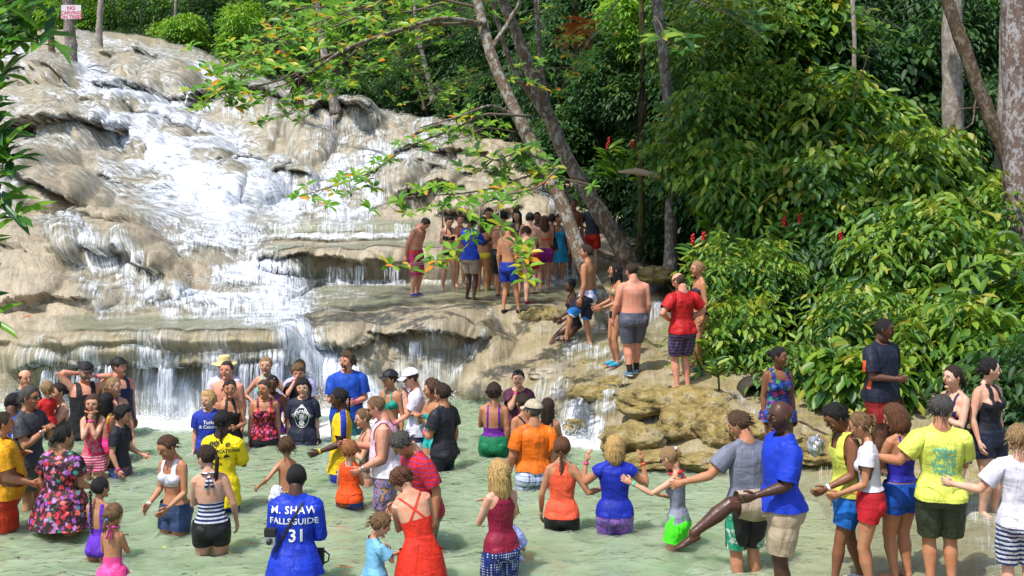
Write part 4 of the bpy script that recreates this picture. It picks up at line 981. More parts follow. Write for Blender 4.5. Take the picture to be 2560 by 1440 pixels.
def make_garment(c, g):
    """g = (part name, kind, colour, {options})"""
    name, kind, colr = g[0], g[1], g[2]; o = dict(g[3]) if len(g) > 3 else {}
    u, V, N, T, D, sp = c['u'], c['V'], c['N'], c['T'], c['D'], c['sp']
    sd = c['seed'] * .37
    lo = {'tee': .014, 'tank': .010, 'racer': .009, 'vest': .016, 'shorts': .012, 'cami': .006, 'onepiece': .005, 'suit': .006, 'bikini_top': .006, 'briefs': .006, 'shoe': .009, 'sock': .004}[kind]
    off = np.full(len(V), o.get('off', lo))
    P = V / u
    nz = fbm2(P[:, 0] * 14 + sd, P[:, 2] * 9 + P[:, 1] * 11, 3, 3) - .5
    vert = fbm2(np.arctan2(P[:, 1], P[:, 0]) * 3.2 + sd, P[:, 2] * 3, 8, 3) - .5
    if kind == 'tee':
        off += .018 * np.clip((.70 - D['Z']) / .2, 0, 1) * o.get('loose', 1) * (D['lab'] != 1)
        off += np.where(D['lab'] == 1, .010 + .02 * np.clip(D['A'] / .11, 0, 1) * o.get('loose', 1) * (o.get('sl', .11) < .2), 0)
        off += nz * .022 * o.get('loose', 1) + vert * .026 * np.clip((.72 - D['Z']) / .2, 0, 1) * o.get('loose', 1)
    elif kind in ('tank', 'racer', 'vest'):
        off += .012 * np.clip((.70 - D['Z']) / .2, 0, 1) * o.get('loose', 1) + nz * .016 * o.get('loose', 1) + vert * .018 * np.clip((.70 - D['Z']) / .2, 0, 1) * o.get('loose', 1)
    elif kind == 'shorts':
        off += .026 * np.clip((.52 - D['LZ']) / .14, 0, 1) * o.get('loose', 1) + nz * .018 * o.get('loose', 1) + vert * .016 * o.get('loose', 1)
    elif kind in ('cami', 'suit', 'onepiece'): off += nz * .004
    off = np.maximum(off, .004)
    if kind in ('tee', 'vest', 'shorts') or (kind in ('tank', 'racer') and o.get('loose', 1) > .3):
        fat = c['fat']; px_, py_, pz_ = D['PX'], D['PY'] , D['PZ']
        wv_ = np.interp(pz_, [.40, .50, .60], [.102, .102, .092]) * fat; dv_ = np.interp(pz_, [.40, .50, .60], [.080, .080, .066]) * fat
        ok = (D['lab'] != 1) & (pz_ < .60) & (pz_ > (.44 if kind == 'shorts' else .40))
        k_ = np.clip((pz_ - (.43 if kind == 'shorts' else .39)) / .04, 0, 1) * np.clip((.60 - pz_) / .05, 0, 1)
        r_ = np.sqrt((px_ / wv_) ** 2 + (py_ / dv_) ** 2) + 1e-4
        sc_ = np.where(ok & (r_ < 1.0) & (r_ > .45), 1 + (1 / r_ - 1) * k_ * .85, 1.0)
        V = V.copy(); V[:, 0] *= sc_; V[:, 1] *= sc_
    f = garment_field(kind, o, D, u)
    if not np.any(f > 0): return None
    if c['waterz'] > -5: f = np.minimum(f, V[:, 2] - (c['waterz'] - .30))
    r = clip_mesh(V + N * off[:, None], T, f)
    if r is None: return None
    GV, GT = r
    parts = [(GV, [GT])]
    me = mesh_np(name, GV, [GT], [cloth(colr)])
    if o.get('skirt'):
        z0, z1, w1, d1 = o['skirt']; m2 = MB()
        zs_ = np.linspace(z0, z1, 9); n = 40; rows = []
        i0 = [np.interp(z0, [q[0] for q in SHAPE[c['sex']]], [q[k] for q in SHAPE[c['sex']]]) for k in (1, 2)]
        for k, z in enumerate(zs_):
            t = k / 8; a = np.linspace(0, 2 * math.pi, n, endpoint=False)
            w = (i0[0] * (1 - t) + w1 * t) * c['fat'] + .016 + .012 * math.sin(min(t * 2, 1) * math.pi / 2); d = (i0[1] * (1 - t) + d1 * t) * c['fat'] + .018 + .014 * math.sin(min(t * 2, 1) * math.pi / 2)
            pl = 1 + .05 * t * np.sin(a * 7 + sd) + .04 * t * np.sin(a * 11 + sd * 2)
            o_, R_ = sp.at(max(z, .41)) if z > .5 else (np.array([0, 0, z * u]), np.eye(3))
            sh_ = np.array(o.get('shift', (0, 0))) * t * u
            rows.append(o_ + (np.stack([np.cos(a) * w * pl, np.sin(a) * d * pl - .004, 0 * a], 1) * u) @ R_.T + np.array([sh_[0], sh_[1], 0]))
        R_ = np.array(rows).reshape(-1, 3)
        F_ = [(i * n + j, i * n + (j + 1) % n, (i + 1) * n + (j + 1) % n, (i + 1) * n + j) for i in range(8) for j in range(n)]
        me2 = MB(); me2.add(GV, GT.tolist()); me2.add(R_, F_)
        bpy.data.meshes.remove(me); me = me2.mesh(name, [cloth(colr)])
        GT = np.vstack([GT, tri_of(F_) + len(GV)]); GV = np.vstack([GV, R_])
    ob = link(name, me, c['base'])
    c['g_' + name] = (GV, GT, ob)
    return ob

def grow_hair_cap(c, lim, thick, mat, name='hair', noise_a=0.03, zb=-.2):
    """shell over the scalp: lim(x,y,z)->keep>0"""
    V = HVh.copy(); x, y, z = V[:, 0], V[:, 1], V[:, 2]
    f = lim(x, y, z)
    n = V / (np.linalg.norm(V * [1, .85, .8], axis=1)[:, None] + 1e-6)
    sd = c['seed'] * .11
    th = thick + noise_a * (fbm2(np.arctan2(x, y) * 6 + sd, z * 12, 2, 3) - .5) * 2.6
    f = f + (fbm2(np.arctan2(x, y) * 14 + sd, z * 4, 6, 2) - .5) * .10
    th = th * np.clip(f / .10, .15, 1) if thick > .03 else th
    r = clip_mesh(V + n * th[:, None], HTh, f)
    if r is None: return None
    return c['H'](r[0]), r[1]

def std_lim(x, y, z, front=.27, sideb=-.02, nape=-.26):
    """hairline: front hairline height, above the ears at the side, down to the nape at the back"""
    ang = np.arctan2(np.abs(x), y)   # 0 front .. pi back
    front = front + .05
    line = np.interp(ang, [0, .5, .8, 1.05, 1.3, 1.55, 1.9, 3.14], [front, front + .01, front * .85, .10, sideb - .03, sideb + .09, nape * .75, nape])
    return z - line

def lock(mb, pts, r0, r1, n=6, flat=1.0):
    k = len(pts); rr = np.interp(np.linspace(0, 1, k), [0, .15, .6, 1], [r0 * .7, r0, r0 * .9, r1]); V, F_ = tube(pts, np.stack([rr, rr * flat], 1), n); mb.add(V, F_)

def make_hair(c, hair):
    style = hair[0]; hh = c['hh']; H = c['H']; Rh = c['Rh']; mb = MB(); rr = random.Random(c['seed'])
    def cap(lim, th, na=.02):
        r = grow_hair_cap(c, lim, th, None, noise_a=na)
        if r: mb.add(r[0], [tuple(t) for t in r[1].tolist()])
    down = np.array([0, 0, -1.0])
    if style == 'bald': return
    if style == 'balding': cap(lambda x, y, z: np.minimum(std_lim(x, y, z, .2), .20 - z + np.clip(-y - .1, 0, 1) * .35), .02)
    elif style == 'buzz': cap(lambda x, y, z: std_lim(x, y, z, .27, 0, -.24), .018, .004)
    elif style == 'short': cap(lambda x, y, z: std_lim(x, y, z, .25, -.03, -.28), .055, .03)
    elif style == 'shaggy': cap(lambda x, y, z: std_lim(x, y, z, .22, -.12, -.40), .085, .05)
    elif style == 'curly': cap(lambda x, y, z: std_lim(x, y, z, .25, -.14, -.34), .13, .09)
    elif style == 'pixie': cap(lambda x, y, z: std_lim(x, y, z, .17, -.12, -.36), .075, .04)
    elif style in ('bob', 'long', 'longwet', 'vlong'):
        cap(lambda x, y, z: std_lim(x, y, z, .24, -.05, -.3), .07 if style != 'longwet' else .035, .02)
        L = {'bob': .62, 'long': 1.15, 'longwet': 1.1, 'vlong': 1.6}[style]; n = 26; wid = 1.0 if style != 'longwet' else .85
        for k in range(n):
            a = math.radians(62 + (298 - 62) * k / (n - 1)); sx, cy = math.sin(a), math.cos(a)
            top = H((sx * .22, cy * .25 - .03, .42)); mid = H((sx * .385 * wid, cy * .46 - .02, .10)); low = H((sx * .39 * wid, cy * .42 - .03, -.22))
            ll = L * (1 + rr.uniform(-.12, .12)) * (1 if cy < .1 else .8)
            fall = down * .7 + (Rh @ np.array([0, 0, -1.])) * .3
            inw = c['Rh'] @ np.array([-sx * (.10 if style == 'bob' else .05), 0.05, 0]) * hh
            pts = [top, mid, low, low + fall * hh * ll * .33 + c['Rh'] @ np.array([sx * .03, cy * .05, 0]) * hh, low + fall * hh * ll * .68 + inw * .6, low + fall * hh * ll + inw * 2 + np.array([rr.uniform(-.03, .03) * hh, rr.uniform(-.02, .02) * hh, 0])]
            lock(mb, pts, .075 * hh * (1.1 if style != 'longwet' else .75), .02 * hh)
    elif style in ('pony', 'ponyhi', 'braid', 'bun', 'buntop', 'updo', 'cornrow', 'tail2'):
        cap(lambda x, y, z: std_lim(x, y, z, .26, 0, -.24), .035, .012)
        zt = {'pony': .02, 'ponyhi': .27, 'braid': -.08, 'bun': -.05, 'buntop': .36, 'updo': .12, 'cornrow': -.05, 'tail2': -.1}[style]
        root = H((0, -.47 if style != 'buntop' else -.32, zt))
        bk = Rh @ np.array([0, -1., 0])
        if style in ('bun', 'buntop', 'updo'):
            V, F_ = ellipsoid(root + bk * .05 * hh, np.array((.17, .13, .15)) * hh * (1.25 if style == 'updo' else 1), Rh, 12, 8); mb.add(V, F_)
        elif style in ('pony', 'ponyhi', 'tail2'):
            L = hair[2] if len(hair) > 2 else 1.3
            for k in range(7):
                j = [rr.uniform(-.07, .07) * hh for _ in range(3)]
                pts = [root, root + bk * .12 * hh + np.array([0, 0, .02 * hh]), root + bk * .17 * hh + down * .22 * hh + np.array(j) * .6, root + bk * .12 * hh + down * .6 * L * hh + np.array(j), root + bk * .06 * hh + down * L * hh + np.array(j) * 1.5]
                lock(mb, pts, .065 * hh, .012 * hh)
        else:
            L = hair[2] if len(hair) > 2 else 1.7; n = 14
            side_ = Rh @ np.array([1., 0, 0])
            for k in range(n):
                t = k / n; p = root + bk * .06 * hh + down * (t * L) * hh + side_ * (.022 if k % 2 else -.022) * hh + bk * (-.05 * t) * hh
                V, F_ = ellipsoid(p, np.array((.078 - .035 * t, .062 - .02 * t, .082)) * hh, rz(.0) @ ry(.5 if k % 2 else -.5), 8, 6); mb.add(V, F_)
    if style in ('short', 'shaggy', 'curly', 'pixie', 'bob', 'long', 'longwet', 'buzz', 'bun', 'updo', 'cornrow', 'ponyhi', 'pony', 'tail2') and style != 'buzz':
        n = {'short': 90, 'shaggy': 110, 'curly': 130, 'pixie': 110, 'bob': 70, 'long': 60}.get(style, 34); ln = {'short': .16, 'shaggy': .24, 'curly': .18, 'pixie': .22}.get(style, .16)
        for k in range(n):
            a = rr.uniform(0, 6.283); z = rr.uniform(-.22, .47); ang = abs(math.atan2(math.sin(a), math.cos(a)))
            if z < np.interp(ang, [0, .8, 1.3, 1.9, 3.14], [.34, .26, .02, -.16, -.26]): continue
            r_ = math.sqrt(max(0, .25 - z * z)) * 2; p = np.array([math.sin(a) * .385 * r_, math.cos(a) * .44 * r_ - .02, z]); nrm_ = p / np.linalg.norm(p)
            flow_ = np.array([math.sin(a) * .3, -.35 + .3 * math.cos(a), -.8]) + np.array([rr.uniform(-.5, .5) for _ in range(3)]); th0 = 1.10 if style in ('curly',) else 1.04
            q0 = p * th0; q1 = q0 + nrm_ * .035 + flow_ * ln * .5; q2 = q1 + flow_ * ln * .5 + nrm_ * rr.uniform(-.01, .05)
            V, F_ = tube(H([q0, q1, q2]), np.array([.026, .020, .004]) * hh, 4); mb.add(V, F_)
    mb.obj('hair', c['hairm'], c['base'])

def make_beard(c, k):
    def lim(x, y, z):
        ang = np.arctan2(np.abs(x), y)
        if k == 'goatee': return np.minimum(-.19 - z, .55 - ang)
        return np.minimum(np.interp(ang, [0, .5, 1.3, 1.6], [-.19, -.16, .0, .05]) - z, 1.5 - ang)
    r = grow_hair_cap(c, lim, .035 if k != 'stubble' else .012, None, noise_a=.01)
    if r is None: return
    mb = MB(); mb.add(r[0], [tuple(t) for t in r[1].tolist()]); mb.obj('beard', hair_mat('grey') if k == 'grey' else c['hairm'], c['base'])

# -- small things people wear
def x_sunglasses(c, up=False, colr=None):
    H, hh, Rh = c['H'], c['hh'], c['Rh']; mb = MB(); z, y, k = (.05, .405, 1) if not up else (.40, .20, .95)
    if up:
        for q in (-1, 1): V, F_ = ellipsoid(H((q * .15, .285, .37)), np.array((.115, .05, .075)) * hh, Rh @ rx(.9), 10, 6); mb.add(V, F_)
        for q in (-1, 1): V, F_ = tube(H([(q * .25, .24, .36), (q * .37, .0, .22), (q * .38, -.10, .12)]), [.015 * hh] * 3, 5); mb.add(V, F_)
    else:
        for q in (-1, 1):
            V, F_ = ellipsoid(H((q * .155, .395, .03)), np.array((.12, .03, .075)) * hh, Rh @ rz(-q * .22), 10, 6); mb.add(V, F_)
            V, F_ = tube(H([(q * .26, .36, .05), (q * .375, .10, .06), (q * .38, -.04, .03)]), [.015 * hh] * 3, 5); mb.add(V, F_)
        V, F_ = tube(H([(-.05, .425, .05), (.05, .425, .05)]), [.014 * hh] * 2, 5); mb.add(V, F_)
    mb.obj('sunglasses', colr or M_LENS, c['base'])
def x_cap(c, colr, back=False, brimc=None):
    H, hh, Rh = c['H'], c['hh'], c['Rh']; mb = MB()
    V = HVh.copy(); x, y, z = V.T; f = z - (.19 + .06 * np.clip(y, -1, 1) * (1 if not back else -1)); n = V / (np.linalg.norm(V, axis=1)[:, None]); r = clip_mesh(V + n * .10 + np.array([0, 0, .02]), HTh, f)
    mb.add(H(r[0]), [tuple(t) for t in r[1].tolist()])
    sgn = -1 if back else 1; rows = []
    for i, t in enumerate(np.linspace(0, 1, 5)):
        for a in np.linspace(-1, 1, 9):
            w = .36 * math.cos(a * .3) * (1 - .12 * t * t)
            yy = .36 + t * .40 * math.sqrt(max(0, 1 - (a * .85) ** 2)) - .08 * a * a; rows.append((a * w, yy * sgn, .235 - .10 * t - .06 * a * a))
    R_ = H(rows); F_ = [(i * 9 + j, i * 9 + j + 1, (i + 1) * 9 + j + 1, (i + 1) * 9 + j) for i in range(4) for j in range(8)]
    mb.add(R_, F_); up = Rh @ np.array([0, 0, 1.]) * .02 * hh; mb.add(R_ + up, F_)
    V_, F2 = ellipsoid(H((0, 0, .6)), np.array((.03, .03, .02)) * hh, Rh, 8, 4); mb.add(V_, F2)
    mb.obj('cap', cloth(colr), c['base'])
def x_hat(c):
    H, hh, Rh = c['H'], c['hh'], c['Rh']; mb = MB(); rows = []; n = 36
    prof_ = [(.82, .12), (.80, .15), (.62, .17), (.46, .20), (.42, .24), (.40, .36), (.385, .52), (.36, .60), (.28, .63), (.12, .61), (.0, .60)]
    for r, z in prof_:
        for a in np.linspace(0, 2 * math.pi, n, endpoint=False): rows.append((r * math.cos(a) * .95, r * math.sin(a), z + (.025 * math.sin(a * 2 + 1) if r > .6 else 0)))
    F_ = [(i * n + j, i * n + (j + 1) % n, (i + 1) * n + (j + 1) % n, (i + 1) * n + j) for i in range(len(prof_) - 1) for j in range(n)]
    mb.add(H(rows), F_); mb.obj('straw_hat', M_STRAW, c['base'])
def x_band(c, which=0, m=None):
    wp, dd, q, _ = c['wr'][which]; d = dd / np.linalg.norm(dd); r = .0165 * c['u'] * {'m': 1.15, 'f': 1.0, 'c': 1.0}[c['sex']]; mb = MB()
    V, F_ = tube([wp - d * .030, wp - d * .026, wp - d * .010, wp - d * .006], [r * .9, r * 1.12, r * 1.12, r * .9], 14); mb.add(V, F_); mb.obj('wristband', m or M_PINK, c['base'])
def x_watch(c, which=0):
    wp, dd, q, Rc = c['wr'][which]; d = dd / np.linalg.norm(dd); r = .018 * c['u']; mb = MB()
    V, F_ = tube([wp - d * .05, wp - d * .048, wp - d * .028, wp - d * .026], [r, r * 1.12, r * 1.12, r], 14); mb.add(V, F_)
    o = Rc @ np.array([q, 0, .3]); o = o - o.dot(d) * d; o /= np.linalg.norm(o); V, F_ = tube([wp - d * .038 + o * r, wp - d * .038 + o * (r + .014)], [.019, .019], 12); mb.add(V, F_); mb.obj('watch', M_METAL, c['base'])
def x_lace(c, m=None):
    sp, u = c['sp'], c['u']; mb = MB(); pts = []
    for a in np.linspace(0, 2 * math.pi, 22): pts.append(sp.P(math.sin(a) * .047, .012 + math.cos(a) * .052, .838 - .018 * math.cos(a)))
    V, F_ = tube(pts, [.0035] * len(pts), 5); mb.add(V, F_); mb.obj('necklace', m or M_METAL, c['base'])
def x_scrunchie(c, colr, z=.02):
    H, hh, Rh = c['H'], c['hh'], c['Rh']; mb = MB(); V, F_ = ellipsoid(H((0, -.50, z)), np.array((.09, .06, .09)) * hh, Rh, 10, 6); mb.add(V, F_); mb.obj('hair_tie', cloth(colr), c['base'])
def x_bow(c, colr):
    sp, u = c['sp'], c['u']; mb = MB()
    for q in (-1, 1):
        V, F_ = tube([sp.P(0, -.052, .832), sp.P(q * .012, -.062, .80), sp.P(q * .02, -.068, .755)], [(.006 * u, .003 * u), (.010 * u, .003 * u), (.012 * u, .003 * u)], 6); mb.add(V, F_)
    pts = [sp.P(math.sin(a) * .046, math.cos(a) * .05, .838 - .01 * math.cos(a)) for a in np.linspace(0, 2 * math.pi, 18)]; V, F_ = tube(pts, [.008 * u] * len(pts), 6); mb.add(V, F_)
    mb.obj('neck_tie', cloth(colr), c['base'])
def x_sidestripe(c, gname, colr, ylim=.012, z0=.0, z1=1.0, labels=None, side_only=True):
    """a coloured panel lying on a garment along its sides"""
    GV, GT, ob = c['g_' + gname]; x, y, z = GV.T / c['u']; xa, ya, za = c['sp'].inv(GV); f = np.minimum.reduce([ylim - np.abs(ya), np.abs(xa) - .04, za - z0, z1 - za]); r = clip_mesh(GV * [1.012, 1.012, 1] , GT, f)
    if r is None: return
    link('stripe', mesh_np('stripe', r[0], [r[1]], [cloth(colr)]), ob)
def x_panel(c, gname, colr, fn, name='panel', grow=1.012):
    GV, GT, ob = c['g_' + gname]; P = GV / c['u']; X, Y, Z = c['sp'].inv(GV); f = fn(P[:, 0], P[:, 1], P[:, 2], X, Y, Z)
    ctr = np.array([0, 0, 0]); me0 = mesh_np('t', GV, [GT]); n = np.empty(len(GV) * 3, np.float32); me0.vertex_normals.foreach_get('vector', n); bpy.data.meshes.remove(me0)
    r = clip_mesh(GV + n.reshape(-1, 3) * .003, GT, f)
    if r is not None: link(name, mesh_np(name, r[0], [r[1]], [cloth(colr) if not isinstance(colr, bpy.types.Material) else colr]), ob)
def text_mesh(txt, size, bold=.0, arc=None, space=1.0):
    cu = bpy.data.curves.new('t', 'FONT'); cu.body = txt; cu.size = size; cu.align_x = 'CENTER'; cu.align_y = 'CENTER'; cu.resolution_u = 2; cu.offset = bold; cu.space_character = space
    o = bpy.data.objects.new('t', cu); col.objects.link(o); dg = bpy.context.evaluated_depsgraph_get(); m = o.evaluated_get(dg).to_mesh()
    V = np.array([v.co[:] for v in m.vertices]); F_ = [tuple(p.vertices) for p in m.polygons]; o.evaluated_get(dg).to_mesh_clear(); bpy.data.objects.remove(o)
    if arc is not None and len(V):
        a = V[:, 0] / arc; rad = abs(arc) + V[:, 1] * (1 if arc > 0 else -1); V = np.stack([np.sin(a) * rad * (1 if arc > 0 else -1) if False else np.sin(V[:, 0] / abs(arc)) * rad, (np.cos(V[:, 0] / abs(arc)) * rad - abs(arc)) * (1 if arc > 0 else -1), V[:, 2]], 1)
    return V, F_
def project(c, gname, V2, F_, z, x0=0.0, back=True, m=None, name='lettering', off=.005, rot=0.0):
    """press flat lettering onto a garment, on the back or the chest"""
    if len(V2) == 0: return
    tgt = c['g_' + gname] if gname != 'body' else (c['V'], c['T'], c['body'])
    GV, GT, ob = tgt; bvh = BVHTree.FromPolygons([tuple(p) for p in GV], [tuple(int(i) for i in q) for q in GT])
    o, R = c['sp'].at(z); out = []; sgn = -1 if back else 1; cr, sr = math.cos(rot), math.sin(rot)
    for v in V2:
        vx, vy = v[0] * cr - v[1] * sr, v[0] * sr + v[1] * cr
        # seen from behind the right side of the body is on the right of the picture
        lx = (vx if back else -vx) + x0 * c['u']
        p = o + R @ np.array([lx, sgn * .6, vy]); d = R @ np.array([0, -sgn, 0]); hit = bvh.ray_cast(Vector(p), Vector(d))
        q = np.array(hit[0]) - d * off if hit[0] is not None else o + R @ np.array([lx, sgn * .14, vy])
        out.append(q)
    mb = MB(); mb.add(out, F_ if back else [f[::-1] for f in F_]); mb.obj(name, m or M_WHITE, ob, smooth=False)
def x_text(c, gname, txt, size, z, x0=0, back=True, m=None, bold=.0015, arc=None, rot=0, space=1.0):
    V, F_ = text_mesh(txt, size, bold, arc, space); project(c, gname, V, F_, z, x0, back, m, 'lettering', rot=rot)
def x_shape(c, gname, polys, z, x0=0, back=True, m=None, name='print', rot=0):
    V = []; F_ = []
    for p in polys:
        b = len(V); cx_, cy_ = np.mean(p, 0); V.append((cx_, cy_, 0)); V += [(a, d, 0) for a, d in p]; n = len(p); F_ += [(b, b + 1 + i, b + 1 + (i + 1) % n) for i in range(n)]
    project(c, gname, np.array(V, float), F_, z, x0, back, m, name, rot=rot)
def frond(cx, cy, r, n=7, a0=0, a1=6.28, w=.16):
    P = []
    for k in range(n):
        a = a0 + (a1 - a0) * k / n; d = np.array([math.cos(a), math.sin(a)]); s_ = np.array([-d[1], d[0]]); c0 = np.array([cx, cy])
        P.append([c0 + d * .05 * r, c0 + d * .5 * r + s_ * w * r, c0 + d * r, c0 + d * .5 * r - s_ * w * r])
    return P
def ring_poly(rx_, ry_, n=28, th=.006, cx=0, cy=0, a0=0, a1=2 * math.pi):
    P = []
    for k in range(n):
        a, b = a0 + (a1 - a0) * k / n, a0 + (a1 - a0) * (k + 1) / n
        P.append([(cx + math.cos(a) * rx_, cy + math.sin(a) * ry_), (cx + math.cos(b) * rx_, cy + math.sin(b) * ry_), (cx + math.cos(b) * (rx_ - th), cy + math.sin(b) * (ry_ - th)), (cx + math.cos(a) * (rx_ - th), cy + math.sin(a) * (ry_ - th))])
    return P
def x_sole(c, colr, strap=None, which=(0, 1)):
    for k in which:
        hl, fd, An, dn = c['feet'][k]; u = c['u']; mb = MB(); sd_ = np.cross(fd, -dn)
        V, F_ = tube([hl - fd * .014 * u + dn * .016 * u, hl + fd * .0 * u + dn * .016 * u, hl + fd * .05 * u + dn * .019 * u, hl + fd * .10 * u + dn * .020 * u, hl + fd * .132 * u + dn * .019 * u], [(.010 * u, .006 * u), (.022 * u, .009 * u), (.022 * u, .009 * u), (.029 * u, .008 * u), (.012 * u, .006 * u)], 8, sd_); mb.add(V, F_)
        if strap:
            for t in (.035, .09):
                pts = [hl + fd * t * u + sd_ * math.cos(a) * .026 * u - dn * (math.sin(a) * (.032 if t < .05 else .016) - .012) * u for a in np.linspace(0, math.pi, 8)]
                V, F_ = tube(pts, [(.004 * u, .007 * u)] * 8, 6); mb.add(V, F_)
        mb.obj('shoe_sole' if not strap else 'sandal', cloth(colr), c['base'])
def x_strap(c, colr=(.02, .02, .02), a=(.05, -.07, .815), b=(-.10, -.055, .56)):
    """strap lying diagonally over the back"""
    GV, GT, ob = c['g_shirt']; bvh = BVHTree.FromPolygons([tuple(p) for p in GV], [tuple(int(i) for i in q) for q in GT]); sp = c['sp']; L_ = []; R_ = []
    for t in np.linspace(0, 1, 16):
        z = a[2] + (b[2] - a[2]) * t; x = a[0] + (b[0] - a[0]) * t; o, R = sp.at(z)
        for w, lst in ((-.011, L_), (.011, R_)):
            p = o + R @ np.array([(x + w) * c['u'], -.6, w * .5 * c['u']]); d = R @ np.array([0, 1., 0]); h_ = bvh.ray_cast(Vector(p), Vector(d)); lst.append((np.array(h_[0]) if h_[0] is not None else o + R @ np.array([(x + w) * c['u'], -.12, 0])) - d * .010)
    mb = MB(); mb.add(L_ + R_, [(i, i + 1, 16 + i + 1, 16 + i) for i in range(15)]); st = mb.obj('camera_strap', cloth(colr), c['base']); return st
EXTRA = dict(sunglasses=x_sunglasses, cap=x_cap, hat=x_hat, band=x_band, watch=x_watch, lace=x_lace, scrunchie=x_scrunchie, bow=x_bow, sidestripe=x_sidestripe, panel=x_panel, text=x_text, shape=x_shape, sole=x_sole, strap=x_strap)
# ------------------------------------------------------------------ the crowd
BLU, NAVY, BLK, WHT = (.010, .035, .50), (.012, .018, .06), (.012, .012, .014), (.74, .74, .80)
RED, DRED, ORG, YEL = (.55, .012, .012), (.28, .008, .012), (.80, .16, .012), (.80, .58, .012)
KHA, TEAL, GRY, CORAL = (.36, .28, .19), (.02, .42, .36), (.13, .14, .20), (.85, .13, .06)
PAT.update(
 stripes_navy=('hstripe', (.012, .02, .10), (.62, .66, .75), 26, .55), floral_dark=('floral', 17, (.012, .012, .016), (.60, .03, .05), (.28, .08, .40), (.65, .12, .10), (.03, .26, .20), (.45, .25, .55)),
 floral_red=('floral', 22, (.03, .01, .015), (.65, .02, .10), (.70, .06, .04), (.75, .12, .30), (.55, .02, .04)), tropic=('floral', 14, (.010, .015, .10), (.03, .15, .55), (.05, .30, .06), (.50, .03, .04), (.02, .06, .40), (.22, .02, .30)),
 plaid_blue=('plaid', (.60, .66, .80), (.03, .06, .30), 14), plaid_dark=('plaid', (.035, .016, .05), (.16, .13, .24), 20), magenta_net=('dots', (.50, .02, .10), (.30, .22, .55), 42), dots_navy=('dots', (.015, .03, .17), (.65, .70, .80), 40),
 red_tiedye=('mottle', 9, (.62, .02, .07), (.70, .05, .12), (.55, .25, .30), (.60, .02, .06)), pink_stripe=('hstripe', (.55, .02, .10), (.75, .40, .48), 30, .5), rainbow=('rainbow', .70, 1.0), polo_red=('hstripe', (.56, .015, .025), (.25, .03, .16), 22, .72),
 shorts_wild=('mottle', 12, (.02, .04, .25), (.65, .18, .05), (.10, .25, .60), (.03, .03, .10), (.60, .30, .12)), swirl=('mottle', 16, (.30, .06, .38), (.08, .10, .50), (.45, .16, .50), (.10, .20, .45)),
 boyshorts=('mottle', 7, (.01, .08, .35), (.01, .05, .28), (.30, .15, .03), (.35, .02, .02)), wave_navy=('wavestripe', (.02, .03, .13), (.62, .66, .75), 24), brownprint=('mottle', 18, (.16, .09, .07), (.25, .16, .12), (.10, .05, .04)), dkstripe=('hstripe', (.02, .03, .05), (.10, .14, .18), 12, .8),
 fade_pink=('fade', (.72, .74, .82), (.80, .42, .55), .9, 1.6), board=('diag', (.012, .014, .04), (.62, .62, .80), 1.9, .9, (.02, .20, .62)), board2=('hstripe', (.62, .66, .75), (.02, .03, .09), 3.2, .62), leopard=('dots', (.35, .25, .15), (.02, .015, .01), 60), purplebik=('mottle', 20, (.07, .012, .10), (.07, .012, .10), (.30, .15, .30)), greensh=('mottle', 10, (.02, .30, .16), (.02, .30, .16), (.6, .65, .6)), kidshorts=('mottle', 7, (.02, .35, .45), (.75, .6, .03), (.02, .30, .42)))
GP = 'people wading in the pool at the foot of the falls'
GT_ = 'people standing on the upper terrace'
GR = 'people standing on the rocks beside the cascade'
GL = 'people on the shallow ledge'
P = person
WALK = {'R': ((.05, .06, .045), (0, 1, 0), 6), 'L': ((.05, -.05, .045), (0, 1, 0), 6)}
# --- left group in the pool
P('heavy man in mustard tee and red shorts standing at the edge of the pool', 6, 1030, 228, 1.80, 115, [('shirt', 'tee', (.72, .33, .008), {'hem': .50, 'sl': .12}), ('shorts', 'shorts', (.52, .035, .010), {'hem': .30})], fat=1.42, belly=1.0, hair=('buzz', 'dkbrown'), arms=('fwdlow', 'clasp'), skin='tan', group=GP)
P('person in blue guide tee lettered 3, standing behind the man in grey tee', 34, 985, 203, 1.76, 190, [('shirt', 'tee', (.015, .10, .55), {'hem': .47}), ('shorts', 'shorts', KHA)], fat=1.12, hair=('buzz', 'black'), arms=('clasp', 'clasp'), skin='dark', look=(0, 25), lean=8, group=GP, ex=[('text', 'shirt', 'H. ST', .12, .775), ('text', 'shirt', 'FALLS', .12, .70), ('text', 'shirt', '3', .20, .60)])
P('balding man in dark striped rash shirt with a hand at his mouth', 62, 925, 172, 1.78, 50, [('shirt', 'tee', 'dkstripe', {'loose': .4}), ('shorts', 'shorts', NAVY)], hair=('balding', 'dkbrown'), arms=('down', 'mouth'), skin='fair', group=GP)
P('man in charcoal tee and sunglasses with raised clasped hands', 74, 967, 214, 1.78, 78, [('shirt', 'tee', (.045, .045, .055)), ('shorts', 'shorts', (.08, .075, .05))], fat=1.15, hair=('short', 'dkgrey'), arms=('clasp', 'clasp'), skin='tan', ex=[('sunglasses',), ('watch', 0)], group=GP)
P('small boy in red and navy tee carried above the water', 118, 954, 186, 1.05, -150, [('shirt', 'tee', (.55, .015, .015), {'loose': .5}), ('shorts', 'shorts', NAVY)], sex='c', hair=('short', 'sandy'), arms=('hug', 'fwd'), skin='fair', legs={'R': ((.12, .16, .30), (0, 1, .5)), 'L': ((.12, .16, .30), (0, 1, .5))}, group=GP)
P('bare shouldered woman carrying the boy in the red tee', 146, 958, 183, 1.66, -40, [('swimsuit', 'cami', (.10, .09, .07))], sex='f', fat=1.15, hair=('bun', 'dkbrown'), arms=('clasp', 'hug'), skin='fair', group=GP)
